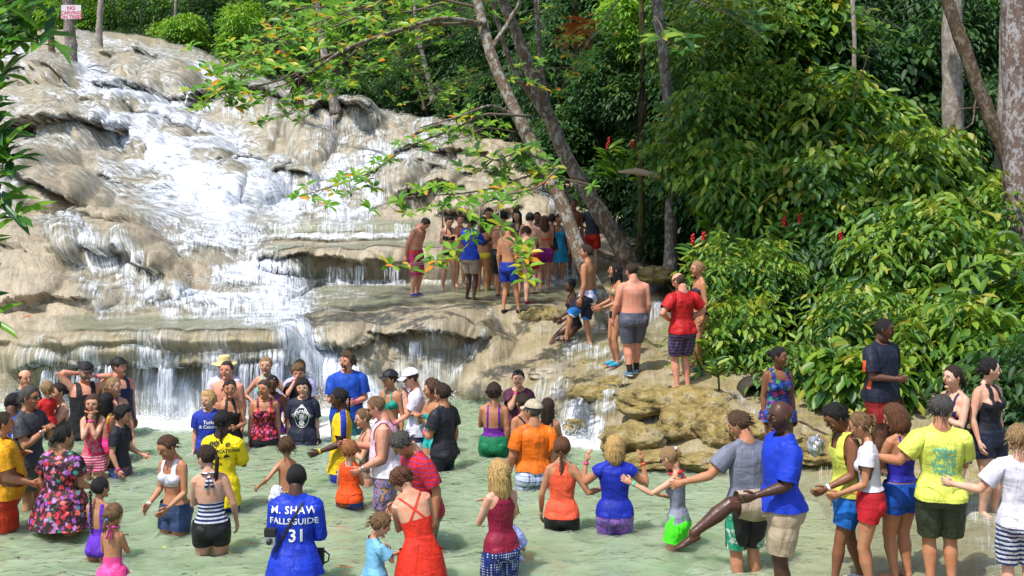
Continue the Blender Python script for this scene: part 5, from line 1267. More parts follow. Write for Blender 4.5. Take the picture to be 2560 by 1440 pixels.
P('bearded man in black cap and black vest with both hands up at his head', 214, 908, 172, 1.84, 28, [('vest', 'vest', BLK, {'hem': .44, 'skirt': (.5, .43, .10, .075)}), ('shorts', 'shorts', BLK)], fat=1.18, belly=.4, hair=('buzz', 'grey'), beard='grey', arms=('head', 'cap'), skin='pink', look=(-15, 5), ex=[('cap', (.015, .015, .018)), ('band', 1)], group=GP)
P('heavy person in navy swimsuit and backwards black cap looking right', 296, 897, 169, 1.76, 45, [('swimsuit', 'tank', NAVY, {'hem': .45})], fat=1.3, belly=.6, hair=('buzz', 'brown'), arms=('down', 'down'), skin='pink', look=(-35, 0), ex=[('cap', (.014, .014, .016), True)], group=GP)
P('woman in purple halter bikini looking off to the right', 284, 944, 184, 1.70, 25, [('bikini_top', 'bikini_top', 'purplebik'), ('bikini_bottom', 'briefs', NAVY)], sex='f', fat=1.08, hair=('tail2', 'sandy', .6), arms=('down', 'down2'), skin='fair', look=(-50, 0), group=GP)
P('girl in red tie dye swimsuit pressing both hands to her mouth', 232, 986, 196, 1.62, 5, [('swimsuit', 'cami', 'red_tiedye', {'hem': .50}), ('shorts', 'shorts', 'pink_stripe', {'hem': .40, 'top': .535})], sex='f', fat=.92, hair=('longwet', 'brown'), arms=('mouth', 'mouth'), skin='fair', ex=[('band', 0), ('band', 1)], group=GP)
P('dark haired girl in rainbow swimsuit behind the girl in red', 266, 982, 186, 1.50, 168, [('swimsuit', 'onepiece', 'rainbow', {'zb': .62})], sex='f', fat=1.0, hair=('longwet', 'black'), arms=('clasp', 'clasp'), skin='tan', group=GP)
P('dark haired boy in black short sleeved rash guard and blue printed shorts', 312, 1016, 194, 1.50, 82, [('rash_guard', 'tee', (.016, .018, .026), {'loose': .25, 'hem': .50}), ('shorts', 'shorts', 'boyshorts', {'hem': .33})], sex='m', fat=.98, hair=('shaggy', 'black'), arms=('down2', 'fwdlow'), skin='fair', look=(0, 12), ex=[('band', 0)], group=GP)
P('large woman in floral print dress seen from behind, dark wet hair', 158, 1065, 230, 1.66, 160, [('dress', 'tee', 'floral_dark', {'hem': .47, 'skirt': (.54, .365, .125, .10), 'sl': .10})], sex='f', fat=1.55, hair=('bun', 'black'), arms=('fwdlow', 'down2'), skin='tan', look=(25, 0), group=GP)
P('girl in purple tankini with a long dark braid', 250, 1194, 246, 1.40, 165, [('tankini', 'cami', (.13, .03, .50), {'hem': .50, 'zb': .66, 'w': .012}), ('bikini_bottom', 'briefs', (.11, .03, .48), {'cut': .3})], sex='f', fat=.95, hair=('braid', 'black', 2.0), arms=('clasp', 'clasp'), skin='tan', look=(22, 0), group=GP, hs=.98)
P('little girl in pink ruffled swimsuit with a pink bow at her neck', 283, 1259, 264, 1.16, 175, [('swimsuit', 'onepiece', (.85, .07, .30), {'zb': .60, 'strapless': 1, 'skirt': (.52, .45, .105, .08), 'cut': .3})], sex='c', hair=('tail2', 'ltbrown', .5), arms=('clasp', 'clasp'), skin='tan', ex=[('bow', (.85, .09, .35)), ('scrunchie', (.03, .35, .5), -.1)], look=(12, 0), group=GP)
# --- centre left
P('man in wide straw hat with a hand over his face', 561, 893, 163, 1.84, 5, [('shirt', 'tee', (.62, .60, .76)), ('shorts', 'shorts', NAVY)], hair=('short', 'brown'), arms=('down', 'brow'), skin='pink', ex=[('hat',)], group=GP)
P('bare chested man with buzzed hair standing below the straw hat', 567, 903, 169, 1.82, -8, [('shorts', 'shorts', NAVY)], fat=1.15, belly=.3, hair=('buzz', 'dkbrown'), arms=('down', 'down'), skin='pink', group=GP)
P('blond boy in blue rash guard with white script print', 521, 979, 181, 1.52, 8, [('rash_guard', 'tee', (.016, .035, .33), {'loose': .5, 'hem': .47}), ('shorts', 'shorts', NAVY)], sex='m', hair=('shaggy', 'blonde'), arms=('down', 'down'), skin='pale', look=(35, 0), fat=1.05, ex=[('text', 'shirt_', '', .1, .7)] if False else [('text', 'rash_guard', 'Turks', .065, .745, -.012, False), ('text', 'rash_guard', '& Caicos', .065, .705, .0, False)], group=GP)
P('woman in black halter swimsuit with sunglasses pushed up in her hair', 574, 950, 177, 1.68, 22, [('swimsuit', 'suit', BLK, {'halter': 1, 'zf': .74})], sex='f', fat=1.12, hair=('bun', 'dkbrown'), arms=('down', 'waist'), skin='tan', ex=[('sunglasses', True)], look=(5, 0), group=GP)
P('fair haired woman in mint bikini with hands on her hips', 665, 893, 166, 1.72, 0, [('bikini_top', 'bikini_top', (.06, .62, .48)), ('bikini_bottom', 'briefs', (.06, .62, .48))], sex='f', hair=('tail2', 'sandy', .3), arms=('hip', 'hip'), skin='fair', ex=[('band', 0)], group=GP)
P('dark skinned woman in purple swimsuit behind the floral tank top', 681, 939, 168, 1.64, 10, [('swimsuit', 'suit', (.10, .02, .35))], sex='f', fat=1.1, hair=('bun', 'black'), arms=('down', 'down2'), skin='dark', ex=[('band', 1), ('sunglasses', True)], group=GP)
P('woman in red floral tankini with sunglasses on her head', 661, 950, 175, 1.64, 12, [('tankini', 'tank', 'floral_red', {'hem': .50, 'xi': .045, 'zf': .75, 'xo': .064, 'loose': .4}), ('shorts', 'shorts', BLK, {'hem': .40})], sex='f', fat=1.25, hair=('bun', 'brown'), arms=('down', 'down'), skin='tan', look=(30, 0), ex=[('sunglasses', True), ('band', 1)], group=GP)
P('short haired woman in navy tee with white steamboat print', 757, 948, 173, 1.66, 2, [('shirt', 'tee', (.012, .015, .035), {'hem': .45, 'skirt': (.5, .42, .105, .085), 'sl': .13}), ('shorts', 'shorts', BLK)], sex='f', fat=1.25, hair=('pixie', 'black'), arms=('down', 'down'), skin='pale',
  ex=[('band', 0), ('text', 'shirt', 'Steamboat', .085, .745, 0, False, None, .001, .16), ('text', 'shirt', "Willie's", .085, .700, 0, False), ('shape', 'shirt', ring_poly(.105, .150, 30, .008), .69, 0, False), ('shape', 'shirt', ring_poly(.035, .035, 14, .008, 0, 0) + ring_poly(.07, .012, 12, .006, 0, .05) + frond(0, -.02, .05, 7), .645, 0, False), ('shape', 'shirt', [[(-.05, -.012), (.05, -.012), (.035, .012), (-.035, .012)], [(-.02, .012), (.02, .012), (.02, .035), (-.02, .035)]], .775, 0, False)], group=GP)
P('woman in black tee rubbing her eyes, holding her glasses', 746, 911, 166, 1.68, 8, [('shirt', 'tee', (.02, .02, .024)), ('shorts', 'shorts', BLK)], sex='f', hair=('pixie', 'ltbrown'), arms=('brow', 'chin'), skin='pink', look=(0, 15), ex=[('band', 1)], group=GP)
P('man in lilac white tee behind the woman rubbing her eyes', 749, 898, 161, 1.80, 5, [('shirt', 'tee', (.50, .46, .72)), ('shorts', 'shorts', NAVY)], hair=('buzz', 'dkbrown'), skin='tan', group=GP)
P('big man with goatee in royal blue tee in front of the white cascade', 868, 881, 168, 1.88, 15, [('shirt', 'tee', (.010, .065, .42), {'hem': .47, 'sl': .13}), ('shorts', 'shorts', (.02, .13, .16))], fat=1.22, belly=.4, hair=('shaggy', 'brown'), beard='goatee', arms=('waist', 'waist'), skin='pink', look=(48, 0), ex=[('sunglasses', True), ('band', 1)], group=GP)
P('guide in yellow polo with blue sleeve stripe and braided hair', 846, 971, 196, 1.80, -78, [('shirt', 'tee', (.76, .50, .006), {'hem': .44, 'skirt': (.5, .415, .098, .08), 'loose': .8}), ('shorts', 'shorts', (.012, .03, .30))], hair=('cornrow', 'black'), arms=('down', 'fwdlow'), skin='deep', look=(0, 6), ex=[('sidestripe', 'shirt', (.012, .04, .40), .020, .60, .86), ('band', 1, cloth((.8, .6, .02))), ('text', 'shirt', 'Video', .06, .75, .02), ('shape', 'shirt', frond(0, 0, .05, 7), .79, .0, True, M_BLACKP)], group=GP)
P('cameraman in bright yellow tee lettered Video Vacations, seen from behind', 556, 1026, 216, 1.78, 176, [('shirt', 'tee', (.85, .66, .010), {'hem': .44, 'skirt': (.5, .40, .10, .08), 'sl': .15}), ('shorts', 'shorts', (.012, .03, .30))], hair=('cornrow', 'black'), arms=('clasp', 'chin'), skin='deep', look=(-12, 0),
  ex=[('text', 'shirt', 'VIDEO VACATIONS', .052, .755, 0, True, M_BLACKP), ('shape', 'shirt', frond(-.09, .025, .045, 8) + frond(-.03, .03, .05, 8) + frond(.10, .02, .035, 8) + [[(-.092, .02), (-.088, .02), (-.084, -.02), (-.09, -.02)], [(-.032, .02), (-.028, .02), (-.026, -.02), (-.032, -.02)]], .785, 0, True, M_BLACKP), ('shape', 'shirt', frond(.09, 0, .04, 5, .4, 3.6, .3) + [[(-.12, .004), (.0, .010), (.06, -.008), (.0, .004)], [(-.12, -.012), (.0, -.006), (.07, -.024), (.0, -.012)]], .715, 0, True, M_BLACKP), ('text', 'shirt', 'Jamaica', .05, .675, -.02, True, M_BLACKP)], group=GP)
P('smiling woman in white sports bra and denim shorts looking down', 408, 1093, 232, 1.68, -28, [('sports_bra', 'bikini_top', (.68, .68, .78), {'sports': 1}), ('denim_shorts', 'shorts', (.035, .065, .16), {'hem': .375, 'loose': .5, 'top': .55})], sex='f', fat=1.08, hair=('bun', 'brown'), arms=('fwdlow', 'fwdlow'), skin='tan', look=(8, 18), lean=8, ex=[('band', 0, M_WHITE)], group=GP)
P('woman in navy striped halter top and black shorts, long dark ponytail', 512, 1114, 243, 1.66, -168, [('halter_top', 'cami', 'stripes_navy', {'zb': .665, 'hem': .535, 'strapless': 1}), ('shorts', 'shorts', BLK, {'hem': .40, 'loose': .15, 'top': .545})], sex='f', fat=1.10, hair=('pony', 'dkbrown', 1.25), arms=('down2', 'cross'), skin='pale', look=(-48, 8), ex=[('bow', 'stripes_navy')], side=-4, group=GP)
P('bare backed boy wading away with one arm held out', 716, 1093, 206, 1.30, 188, [('swim_shorts', 'shorts', 'kidshorts', {'hem': .33, 'top': .53})], sex='c', hair=('short', 'brown'), arms=('fwd', 'out'), skin='tan', twist=8, group=GP, hs=1.05)
SH = P('falls guide in blue long sleeved shirt lettered M. SHAW FALLSGUIDE 31', 742, 1161, 262, 1.76, 180, [('shirt', 'tee', (.008, .035, .47), {'hem': .46, 'sl': .29, 'skirt': (.56, .435, .112, .100), 'loose': .9, 'neck': .040}), ('trousers', 'shorts', (.22, .18, .12), {'hem': .05})], fat=1.13, hair=('buzz', 'black'), arms=('waist', 'fwdlow'), skin='deep', look=(-6, 8), lean=6,
  ex=[('text', 'shirt', 'M. SHAW', .096, .775, .0, True, None, .0015, None, 0, 1.12), ('text', 'shirt', 'FALLSGUIDE', .080, .718, .0, True, None, .0015, None, 0, 1.05), ('text', 'shirt', '31', .165, .645, .022, True, None, .003), ('strap',)], group=GP)
P('boy in orange sleeveless shirt seen from behind', 874, 1102, 214, 1.32, 178, [('shirt', 'vest', (.85, .085, .010), {'hem': .485, 'xo': .080}), ('shorts', 'shorts', 'boyshorts', {'hem': .3})], sex='c', hair=('short', 'red'), arms=('clasp', 'clasp'), skin='pale', group=GP, fat=1.05)
P('man in white to pink sleeveless shirt and wildly printed shorts', 932, 992, 213, 1.86, -88, [('shirt', 'vest', 'fade_pink', {'hem': .50, 'xo': .082}), ('swim_shorts', 'shorts', 'shorts_wild', {'hem': .30})], fat=1.20, belly=.6, hair=('buzz', 'ltbrown'), arms=('fwd', 'fwdlow'), skin='pink', look=(0, 14), lean=8, ex=[('sunglasses',), ('watch', 1)], group=GP)
P('woman in brown print swimsuit partly hidden by the man in pink', 905, 1023, 200, 1.62, -70, [('swimsuit', 'onepiece', 'brownprint')], sex='f', hair=('bun', 'ltbrown'), arms=('clasp', 'clasp'), skin='fair', look=(0, 10), group=GP)
P('grey haired man in red striped polo bending towards the boy', 982, 1092, 240, 1.82, -60, [('shirt', 'tee', 'polo_red', {'hem': .47, 'sl': .14, 'loose': .8}), ('shorts', 'shorts', (.2, .17, .12))], fat=1.12, hair=('short', 'dkgrey'), arms=('fwdlow', 'down2'), skin='tan', look=(12, 32), lean=20, ex=[('sunglasses', True)], group=GP)
P('boy in pale blue tee hugged by the woman in red', 962, 1284, 268, 1.18, 120, [('shirt', 'tee', (.18, .44, .66), {'hem': .46, 'skirt': (.5, .40, .10, .08)}), ('shorts', 'shorts', (.02, .03, .20))], sex='c', hair=('short', 'ltbrown'), arms=('hug', 'hug'), skin='fair', look=(10, 25), group=GP)
P('woman in long red strapless dress hugging a boy', 990, 1176, 262, 1.68, -165, [('dress', 'cami', (.72, .030, .012), {'zb': .70, 'zf': .73, 'hem': .52, 'cross': 1, 'skirt': (.54, .10, .14, .12)})], sex='f', fat=1.12, hair=('pixie', 'auburn'), arms=('hug', 'hug'), skin='fair', look=(-25, 28), lean=18, side=-14, group=GP)
P('woman in green halter bikini and black cap standing by the pool edge', 975, 927, 173, 1.70, -25, [('bikini_top', 'bikini_top', (.010, .27, .20)), ('shorts', 'shorts', (.12, .09, .07), {'hem': .40})], sex='f', hair=('bun', 'dkbrown'), arms=('down', 'down'), skin='tan', look=(30, 0), ex=[('cap', (.018, .018, .022))], group=GP)
P('man in white cap and white tee with a hand at his face', 1022, 924, 178, 1.82, -72, [('shirt', 'tee', (.66, .64, .78), {'hem': .49}), ('swim_shorts', 'shorts', 'board2', {'hem': .22})], hair=('buzz', 'brown'), arms=('fwdlow', 'chin'), skin='pink', look=(0, 10), lean=5, ex=[('cap', (.70, .68, .80)), ('sunglasses',), ('band', 0)], group=GP)
P('curly haired woman in turquoise strapless swimsuit facing left', 1079, 953, 181, 1.66, -55, [('swimsuit', 'onepiece', (.03, .48, .46), {'strapless': 1, 'cut': .2})], sex='f', fat=.98, hair=('curly', 'brown'), arms=('clasp', 'clasp'), skin='tan', look=(20, 0), group=GP)
P('man in black tee and black shorts with back half turned', 1106, 960, 189, 1.80, -125, [('shirt', 'tee', (.020, .021, .028), {'hem': .49}), ('shorts', 'shorts', (.013, .015, .03), {'hem': .36, 'loose': .3})], fat=1.03, hair=('short', 'dkbrown'), arms=('down', 'waist'), skin='tan', look=(-12, 0), ex=[('sunglasses',), ('band', 1)], group=GP)
P('blonde woman in maroon tank top and navy dotted shorts clapping', 1247, 1151, 256, 1.68, -150, [('tank_top', 'racer', (.26, .010, .040), {'hem': .50, 'loose': .6}), ('shorts', 'shorts', 'dots_navy', {'hem': .31, 'loose': 1.2})], sex='f', hair=('long', 'blonde'), arms=('clasp', 'clasp'), skin='pale', look=(-5, 5), group=GP)
P('child in lavender shirt standing close behind the blonde woman', 1274, 1252, 246, 1.25, 165, [('shirt', 'tee', (.36, .40, .72), {'hem': .44, 'skirt': (.5, .36, .10, .08)}), ('shorts', 'shorts', (.36, .40, .72))], sex='c', hair=('short', 'blonde'), arms=('clasp', 'clasp'), skin='pale', group=GP)
# --- centre right
P('woman in purple camisole and wet green shorts seen from behind', 1235, 959, 181, 1.66, 176, [('camisole', 'cami', (.16, .018, .32), {'zb': .65, 'hem': .55}), ('shorts', 'shorts', (.010, .20, .085), {'hem': .38, 'top': .58, 'loose': .5})], sex='f', fat=1.22, hair=('pixie', 'dkbrown'), arms=('down', 'cross'), skin='tan', group=GP)
P('woman in plum tee covering her mouth, sunglasses in her hair', 1296, 926, 166, 1.68, -5, [('shirt', 'tee', (.075, .014, .040), {'neck': .062}), ('shorts', 'shorts', BLK)], sex='f', fat=1.25, hair=('bun', 'black'), arms=('mouth', 'down'), skin='fair', look=(0, 4), ex=[('sunglasses', True), ('band', 0)], group=GP)
P('woman in black cross back swimsuit between purple and orange shirts', 1308, 985, 186, 1.64, -150, [('swimsuit', 'onepiece', (.02, .015, .018), {'cross': 1, 'zb': .64, 'cut': .1, 'w': .009})], sex='f', fat=1.15, hair=('bun', 'dkbrown'), arms=('down', 'down'), skin='tan', group=GP)
P('dark haired woman with wet hair behind the orange tee', 1369, 996, 184, 1.60, 170, [('swimsuit', 'onepiece', (.02, .015, .018), {'zb': .66})], sex='f', hair=('longwet', 'dkbrown'), arms=('clasp', 'clasp'), skin='tan', group=GP)
P('man in orange tee, plaid shorts and tan cap with his back turned', 1334, 1003, 201, 1.80, -168, [('shirt', 'tee', (.80, .155, .006), {'hem': .53, 'sl': .12}), ('shorts', 'shorts', 'plaid_blue', {'hem': .27, 'top': .56})], fat=1.20, belly=.3, hair=('buzz', 'dkgrey'), arms=('down', 'down2'), skin='tan', look=(-40, 0), ex=[('cap', (.42, .36, .26)), ('lace',), ('watch', 1)], group=GP)
P('woman in coral racerback tank with a brown braid', 1405, 1093, 228, 1.68, 174, [('bra', 'racer', (.68, .68, .78), {'hem': .66, 'off': .006, 'za': .73, 'loose': .1}), ('tank_top', 'racer', (.88, .115, .050), {'hem': .495, 'loose': .7, 'za': .755, 'off': .012}), ('shorts', 'shorts', BLK, {'hem': .385, 'loose': .7})], sex='f', fat=1.03, hair=('braid', 'auburn', 1.15), arms=(((.19, .10, -.14), (.2, -.6, -1)), 'down2'), skin='tan', group=GP)
P('blonde woman in blue cap sleeve top holding hands on both sides', 1537, 1091, 230, 1.66, 178, [('top', 'tee', (.008, .022, .36), {'sl': .045, 'hem': .50, 'loose': .3}), ('leggings', 'shorts', 'swirl', {'hem': .30, 'loose': .25})], sex='f', fat=1.14, hair=('bob', 'blonde'), arms=('raise2', 'raise2'), skin='tan', ex=[('band', 0, M_ORANGEB), ('band', 1)], group=GP)
P('ponytailed girl in grey tank and neon green shorts leaning back', 1664, 1119, 240, 1.52, -115, [('tank_top', 'racer', (.24, .25, .33), {'hem': .50, 'loose': .4}), ('shorts', 'shorts', (.07, .82, .02), {'hem': .38})], sex='f', fat=.9, hair=('ponyhi', 'sandy', 1.1), arms=('cross', ((.11, .26, .0), (.2, -.3, -1))), skin='fair', look=(8, 22), lean=4, ex=[('bow', (.6, .02, .02)), ('sunglasses',), ('scrunchie', (.8, .75, .8), .30), ('band', 1, cloth((.1, .6, .45)))], group=GP)
P('tall man in wet grey tee and black shorts reaching left', 1836, 1031, 250, 1.86, -160, [('shirt', 'tee', (.17, .18, .25), {'hem': .49, 'sl': .115}), ('shorts', 'shorts', BLK, {'hem': .28})], fat=1.08, hair=('short', 'brown'), arms=('fwd', ((.23, .12, -.16), (.2, -.6, -1))), skin='tan', look=(-45, 22), lean=6, ex=[('sidestripe', 'shorts', 'greensh', .03, .0, .6)], group=GP)
P('bald guide in royal blue tee and khaki shorts kicking one leg forward', 1950, 1003, 290, 1.82, -78, [('shirt', 'tee', (.008, .040, .50), {'hem': .50, 'sl': .15, 'loose': 1.1}), ('shorts', 'shorts', (.42, .33, .23), {'hem': .30, 'loose': 1.1})], fat=1.18, hair=('bald', 'black'), arms=('down', 'fwdlow'), skin='deep', look=(-4, 8), legs={'R': ((.05, .42, .385), (.1, .4, 1), 5, 20), 'L': ((.045, -.02, .045), (0, 1, 0), 5)}, lean=-4,
  ex=[('text', 'shirt', 'FALLS', .075, .765), ('text', 'shirt', 'GUIDE', .075, .715)], group=GP)
P('woman in dark tropical print swimsuit standing at the foot of the bank', 1947, 868, 196, 1.68, 10, [('swimsuit', 'tank', 'tropic', {'hem': .50, 'xi': .040, 'zf': .765, 'skirt': (.54, .455, .102, .085), 'loose': .3})], sex='f', fat=1.18, hair=('updo', 'black'), arms=('down', 'down'), skin='brown', look=(-45, 0), ex=[('band', 0, M_ORANGEB), ('watch', 1)], group=GR)
# --- right: the shallow ledge
P('young man in yellow green tank with a tattooed shoulder looking down', 2072, 968, 264, 1.76, -80, [('tank_top', 'vest', (.62, .66, .10), {'hem': .50, 'xo': .078}), ('shorts', 'shorts', (.008, .13, .50), {'hem': .34}), ('shoes', 'shoe', (.60, .62, .68)), ], hair=('short', 'black'), arms=('down', 'fwdlow'), skin='brown', look=(-8, 28), lean=6, stand=True, legs={'R': ((.05, -.10, .045), (0, 1, 0), 5), 'L': ((.05, .10, .045), (0, 1, 0), 5)},
  ex=[('band', 1, M_WHITE), ('lace', M_LENS)], group=GL)
P('woman in white cropped tee and red shorts with a high ponytail', 2142, 986, 268, 1.68, -108, [('shirt', 'tee', (.70, .68, .76), {'hem': .58, 'sl': .07, 'loose': .9}), ('shorts', 'shorts', (.46, .012, .022), {'hem': .415, 'top': .575, 'loose': .15}), ('water_shoes', 'shoe', (.01, .12, .35))], sex='f', fat=.98, hair=('ponyhi', 'ltbrown', 1.05), arms=('down2', 'fwdlow'), skin='tan', look=(0, 10), lean=6, stand=True, group=GL)
P('woman in blue camisole and blue shorts with a short brown bob', 2226, 1039, 262, 1.66, -152, [('camisole', 'cami', (.020, .018, .36), {'zb': .70, 'hem': .575, 'w': .006}), ('shorts', 'shorts', (.010, .085, .47), {'hem': .405, 'top': .57, 'loose': .8})], sex='f', fat=1.16, hair=('bob', 'auburn'), arms=('cross', 'cross'), skin='tan', look=(-40, 22), stand=True, group=GL)
P('big man in dark sports tee with orange side stripe looking right', 2212, 905, 205, 1.86, 35, [('shirt', 'tee', (.010, .013, .030), {'hem': .47, 'sl': .14}), ('shorts', 'shorts', (.25, .015, .015))], fat=1.20, belly=.3, hair=('buzz', 'black'), arms=('waist', 'down'), skin='dark', look=(-28, 5), ex=[('sidestripe', 'shirt', (.75, .10, .015), .016, .55, .74), ('band', 1, M_ORANGEB)], stand=True, group=GL)
P('man in lime tee with turquoise palm print and olive cargo shorts', 2356, 1059, 272, 1.78, 172, [('shirt', 'tee', (.66, .74, .12), {'hem': .485, 'sl': .12, 'loose': 1.1}), ('cargo_shorts', 'shorts', (.042, .058, .035), {'hem': .285, 'loose': 1.1})], fat=1.15, hair=('short', 'dkgrey'), arms=('cross', 'side'), skin='tan', look=(38, 8), stand=True,
  ex=[('sunglasses',), ('shape', 'shirt', [p for i in range(16) for p in frond(-.075 + .05 * (i % 4) + .012 * ((i // 4) % 2), .115 - .065 * (i // 4), .034 + .008 * (i % 3), 6, i, i + 5, .13)], .675, 0, True, M_TEALP)], group=GL)
P('ponytailed woman in navy swimsuit top and blue shorts facing left', 2383, 993, 232, 1.66, -62, [('swimsuit', 'cami', (.010, .016, .10), {'zb': .70, 'hem': .53}), ('shorts', 'shorts', (.03, .16, .38), {'hem': .40})], sex='f', fat=1.15, hair=('tail2', 'dkbrown', .5), arms=('fwdlow', 'cross'), skin='pale', look=(10, 0), stand=True, ex=[('scrunchie', (.03, .35, .45), -.05)], group=GL)
P('woman in black halter top and green piped black shorts facing right', 2474, 979, 232, 1.70, 28, [('halter_top', 'cami', (.013, .013, .020), {'halter': 1, 'zf': .735, 'hem': .52, 'w': .010}), ('shorts', 'shorts', (.010, .014, .035), {'hem': .385})], sex='f', fat=1.15, hair=('bun', 'black'), arms=('down2', 'down'), skin='pale', look=(-50, 0), stand=True, group=GL)
P('boy in white tee and navy striped shorts at the right edge', 2548, 1152, 292, 1.62, 170, [('shirt', 'tee', (.68, .66, .78), {'hem': .49, 'sl': .12}), ('swim_shorts', 'shorts', 'wave_navy', {'hem': .28})], hair=('short', 'sandy'), arms=('cross', 'side'), skin='pale', stand=True, group=GL)
# --- middle right, on the rocks
P('young woman in black top sitting on the rock edge, legs in the stream', 1424, 698, 136, 1.66, -70, [('top', 'suit', (.012, .012, .014), {'cut': .55}), ('water_shoes', 'shoe', (.45, .02, .10))], sex='f', hair=('buntop', 'black'), arms=('fwdlow', 'fwdlow'), skin='dark', look=(0, 0), lean=6, stand='keep', legs={'R': ((.06, .30, .17), (0, .6, 1), 5), 'L': ((.06, .27, .10), (0, .5, 1), 5)}, group=GR)
P('bare backed man in black, white and blue board shorts, foot forward', 1466, 690, 141, 1.80, -118, [('board_shorts', 'shorts', 'board', {'hem': .27, 'loose': 1.2})], hair=('short', 'dkbrown'), arms=('down', 'down'), skin='tan', look=(-25, 0), stand=True, legs={'R': ((.05, .0, .045), (0, 1, 0), 5), 'L': ((.07, .20, .10), (0, .6, .6), 5)}, ex=[('sole', BLK, True)], group=GR)
P('slim woman in leopard bikini with a long black braid', 1538, 673, 150, 1.70, -75, [('bikini_top', 'bikini_top', 'leopard', {'bandeau': 1}), ('bikini_bottom', 'briefs', BLK), ('running_shoes', 'shoe', (.02, .32, .45))], sex='f', fat=.95, hair=('longwet', 'black'), arms=('fwdlow', 'fwdlow'), skin='tan', look=(10, 0), stand=True, ex=[('sole', (.5, .03, .2))], group=GR)
P('heavy bare backed man in grey knee length shorts and trainers', 1577, 682, 156, 1.78, -165, [('shorts', 'shorts', (.095, .10, .14), {'hem': .29, 'loose': .5}), ('socks', 'sock', BLK, {'top': .10}), ('running_shoes', 'shoe', (.12, .22, .32))], fat=1.32, belly=.8, hair=('buzz', 'dkbrown'), arms=('down', 'down2'), skin='pink', look=(-20, 12), stand=True, legs=WALK, ex=[('sole', (.6, .6, .6))], group=GR)
P('balding man in red polo and dark checked shorts, hands on hips', 1690, 685, 164, 1.78, -155, [('polo_shirt', 'tee', (.48, .010, .012), {'hem': .49, 'sl': .12}), ('shorts', 'shorts', 'plaid_dark', {'hem': .30}), ('water_shoes', 'shoe', (.02, .02, .02), {'top': .022})], fat=1.12, hair=('balding', 'brown'), arms=('hip', 'hip'), skin='pink', look=(-25, 25), stand=True, ex=[('sole', (.04, .45, .06)), ('sunglasses', True)] if False else [('sole', (.04, .45, .06))], group=GR)
P('blonde woman in black bikini standing behind the red polo', 1742, 690, 158, 1.70, -75, [('bikini_top', 'bikini_top', (.012, .014, .03), {'bandeau': 1}), ('bikini_bottom', 'briefs', (.012, .012, .02)), ('water_shoes', 'shoe', (.30, .03, .40), {'top': .022})], sex='f', hair=('bun', 'sandy'), arms=('down', 'down'), skin='tan', look=(0, 5), stand=True, ex=[('sole', (.05, .55, .06))], group=GR)
# --- the upper terrace
P('bare chested man in magenta net print shorts bending forward', 1072, 553, 117, 1.78, 60, [('shorts', 'shorts', 'magenta_net', {'hem': .26}), ('water_shoes', 'shoe', (.01, .03, .25))], fat=1.2, belly=.2, hair=('buzz', 'black'), arms=('down', 'down'), skin='pink', look=(0, 30), lean=22, stand=True, ex=[('sidestripe', 'shorts', (.85, .06, .02), 9, .53, .6)], group=GT_)
P('woman in black string bikini looking at something in her hands', 1124, 559, 113, 1.68, 10, [('bikini_top', 'bikini_top', BLK), ('bikini_bottom', 'briefs', BLK)], sex='f', hair=('bun', 'black'), arms=('clasp', 'clasp'), skin='fair', look=(-10, 22), stand=True, legs={'R': ((.075, .0, .045), (0, 1, 0), 12), 'L': ((.075, .0, .045), (0, 1, 0), 12)}, group=GT_)
P('guide in blue tee and khaki shorts standing barefoot with the bathers', 1181, 541, 121, 1.78, 140, [('shirt', 'tee', (.008, .045, .45), {'hem': .49, 'sl': .14}), ('shorts', 'shorts', (.30, .24, .17), {'hem': .33})], hair=('buzz', 'black'), arms=('fwd', 'clasp'), skin='deep', look=(5, 10), stand=True, ex=[('shape', 'shirt', ring_poly(.05, .03, 12, .02) , .76)], group=GT_)
P('woman in yellow bikini bottoms behind the guide in blue', 1207, 566, 113, 1.66, 175, [('bikini_bottom', 'briefs', (.72, .60, .03), {'cut': .35}), ('bikini_top', 'bikini_top', (.3, .02, .02)), ('water_shoes', 'shoe', (.3, .3, .02))], sex='f', fat=1.12, hair=('long', 'dkbrown'), arms=('clasp', 'clasp'), skin='tan', look=(0, 10), stand=True, group=GT_)
P('large bare backed man in long black shorts among the bathers', 1257, 541, 117, 1.84, 178, [('shorts', 'shorts', (.013, .013, .013), {'hem': .28}), ('water_shoes', 'shoe', (.02, .02, .03))], fat=1.35, belly=.5, hair=('short', 'black'), arms=('clasp', 'clasp'), skin='tan', look=(0, 15), stand=True, group=GT_)
P('woman in maroon shorts between the yellow bikini and the large man', 1232, 560, 112, 1.64, 160, [('shorts', 'shorts', (.25, .01, .05), {'hem': .36}), ('bikini_top', 'bikini_top', BLK), ('water_shoes', 'shoe', (.03, .5, .08))], sex='f', hair=('long', 'black'), arms=('waist', 'waist'), skin='tan', stand=True, group=GT_)
P('lean bare backed man in bright blue trunks stepping up the rock', 1277, 614, 127, 1.78, 150, [('trunks', 'shorts', (.010, .035, .34), {'hem': .35, 'loose': .7}), ('water_shoes', 'shoe', (.012, .012, .014))], fat=.95, hair=('short', 'dkgrey'), arms=('down', 'down'), skin='tan', look=(0, 20), stand=True, legs={'R': ((.10, .06, .045), (0, 1, 0), 40), 'L': ((.045, -.03, .045), (0, 1, 0), 8)}, group=GT_)
P('woman in dark grey swimsuit bottoms bending away from the pool', 1318, 602, 121, 1.66, 165, [('swimsuit', 'briefs', (.04, .042, .05), {'cut': .15, 'top': .575}), ('water_shoes', 'shoe', (.35, .02, .08))], sex='f', fat=1.15, hair=('pixie', 'brown'), arms=('clasp', 'clasp'), skin='pale', lean=38, look=(0, 10), stand=True, legs={'R': ((.06, -.02, .045), (0, 1, 0), 8), 'L': ((.06, .06, .10), (0, 1, 0), 8)}, ex=[], group=GT_)
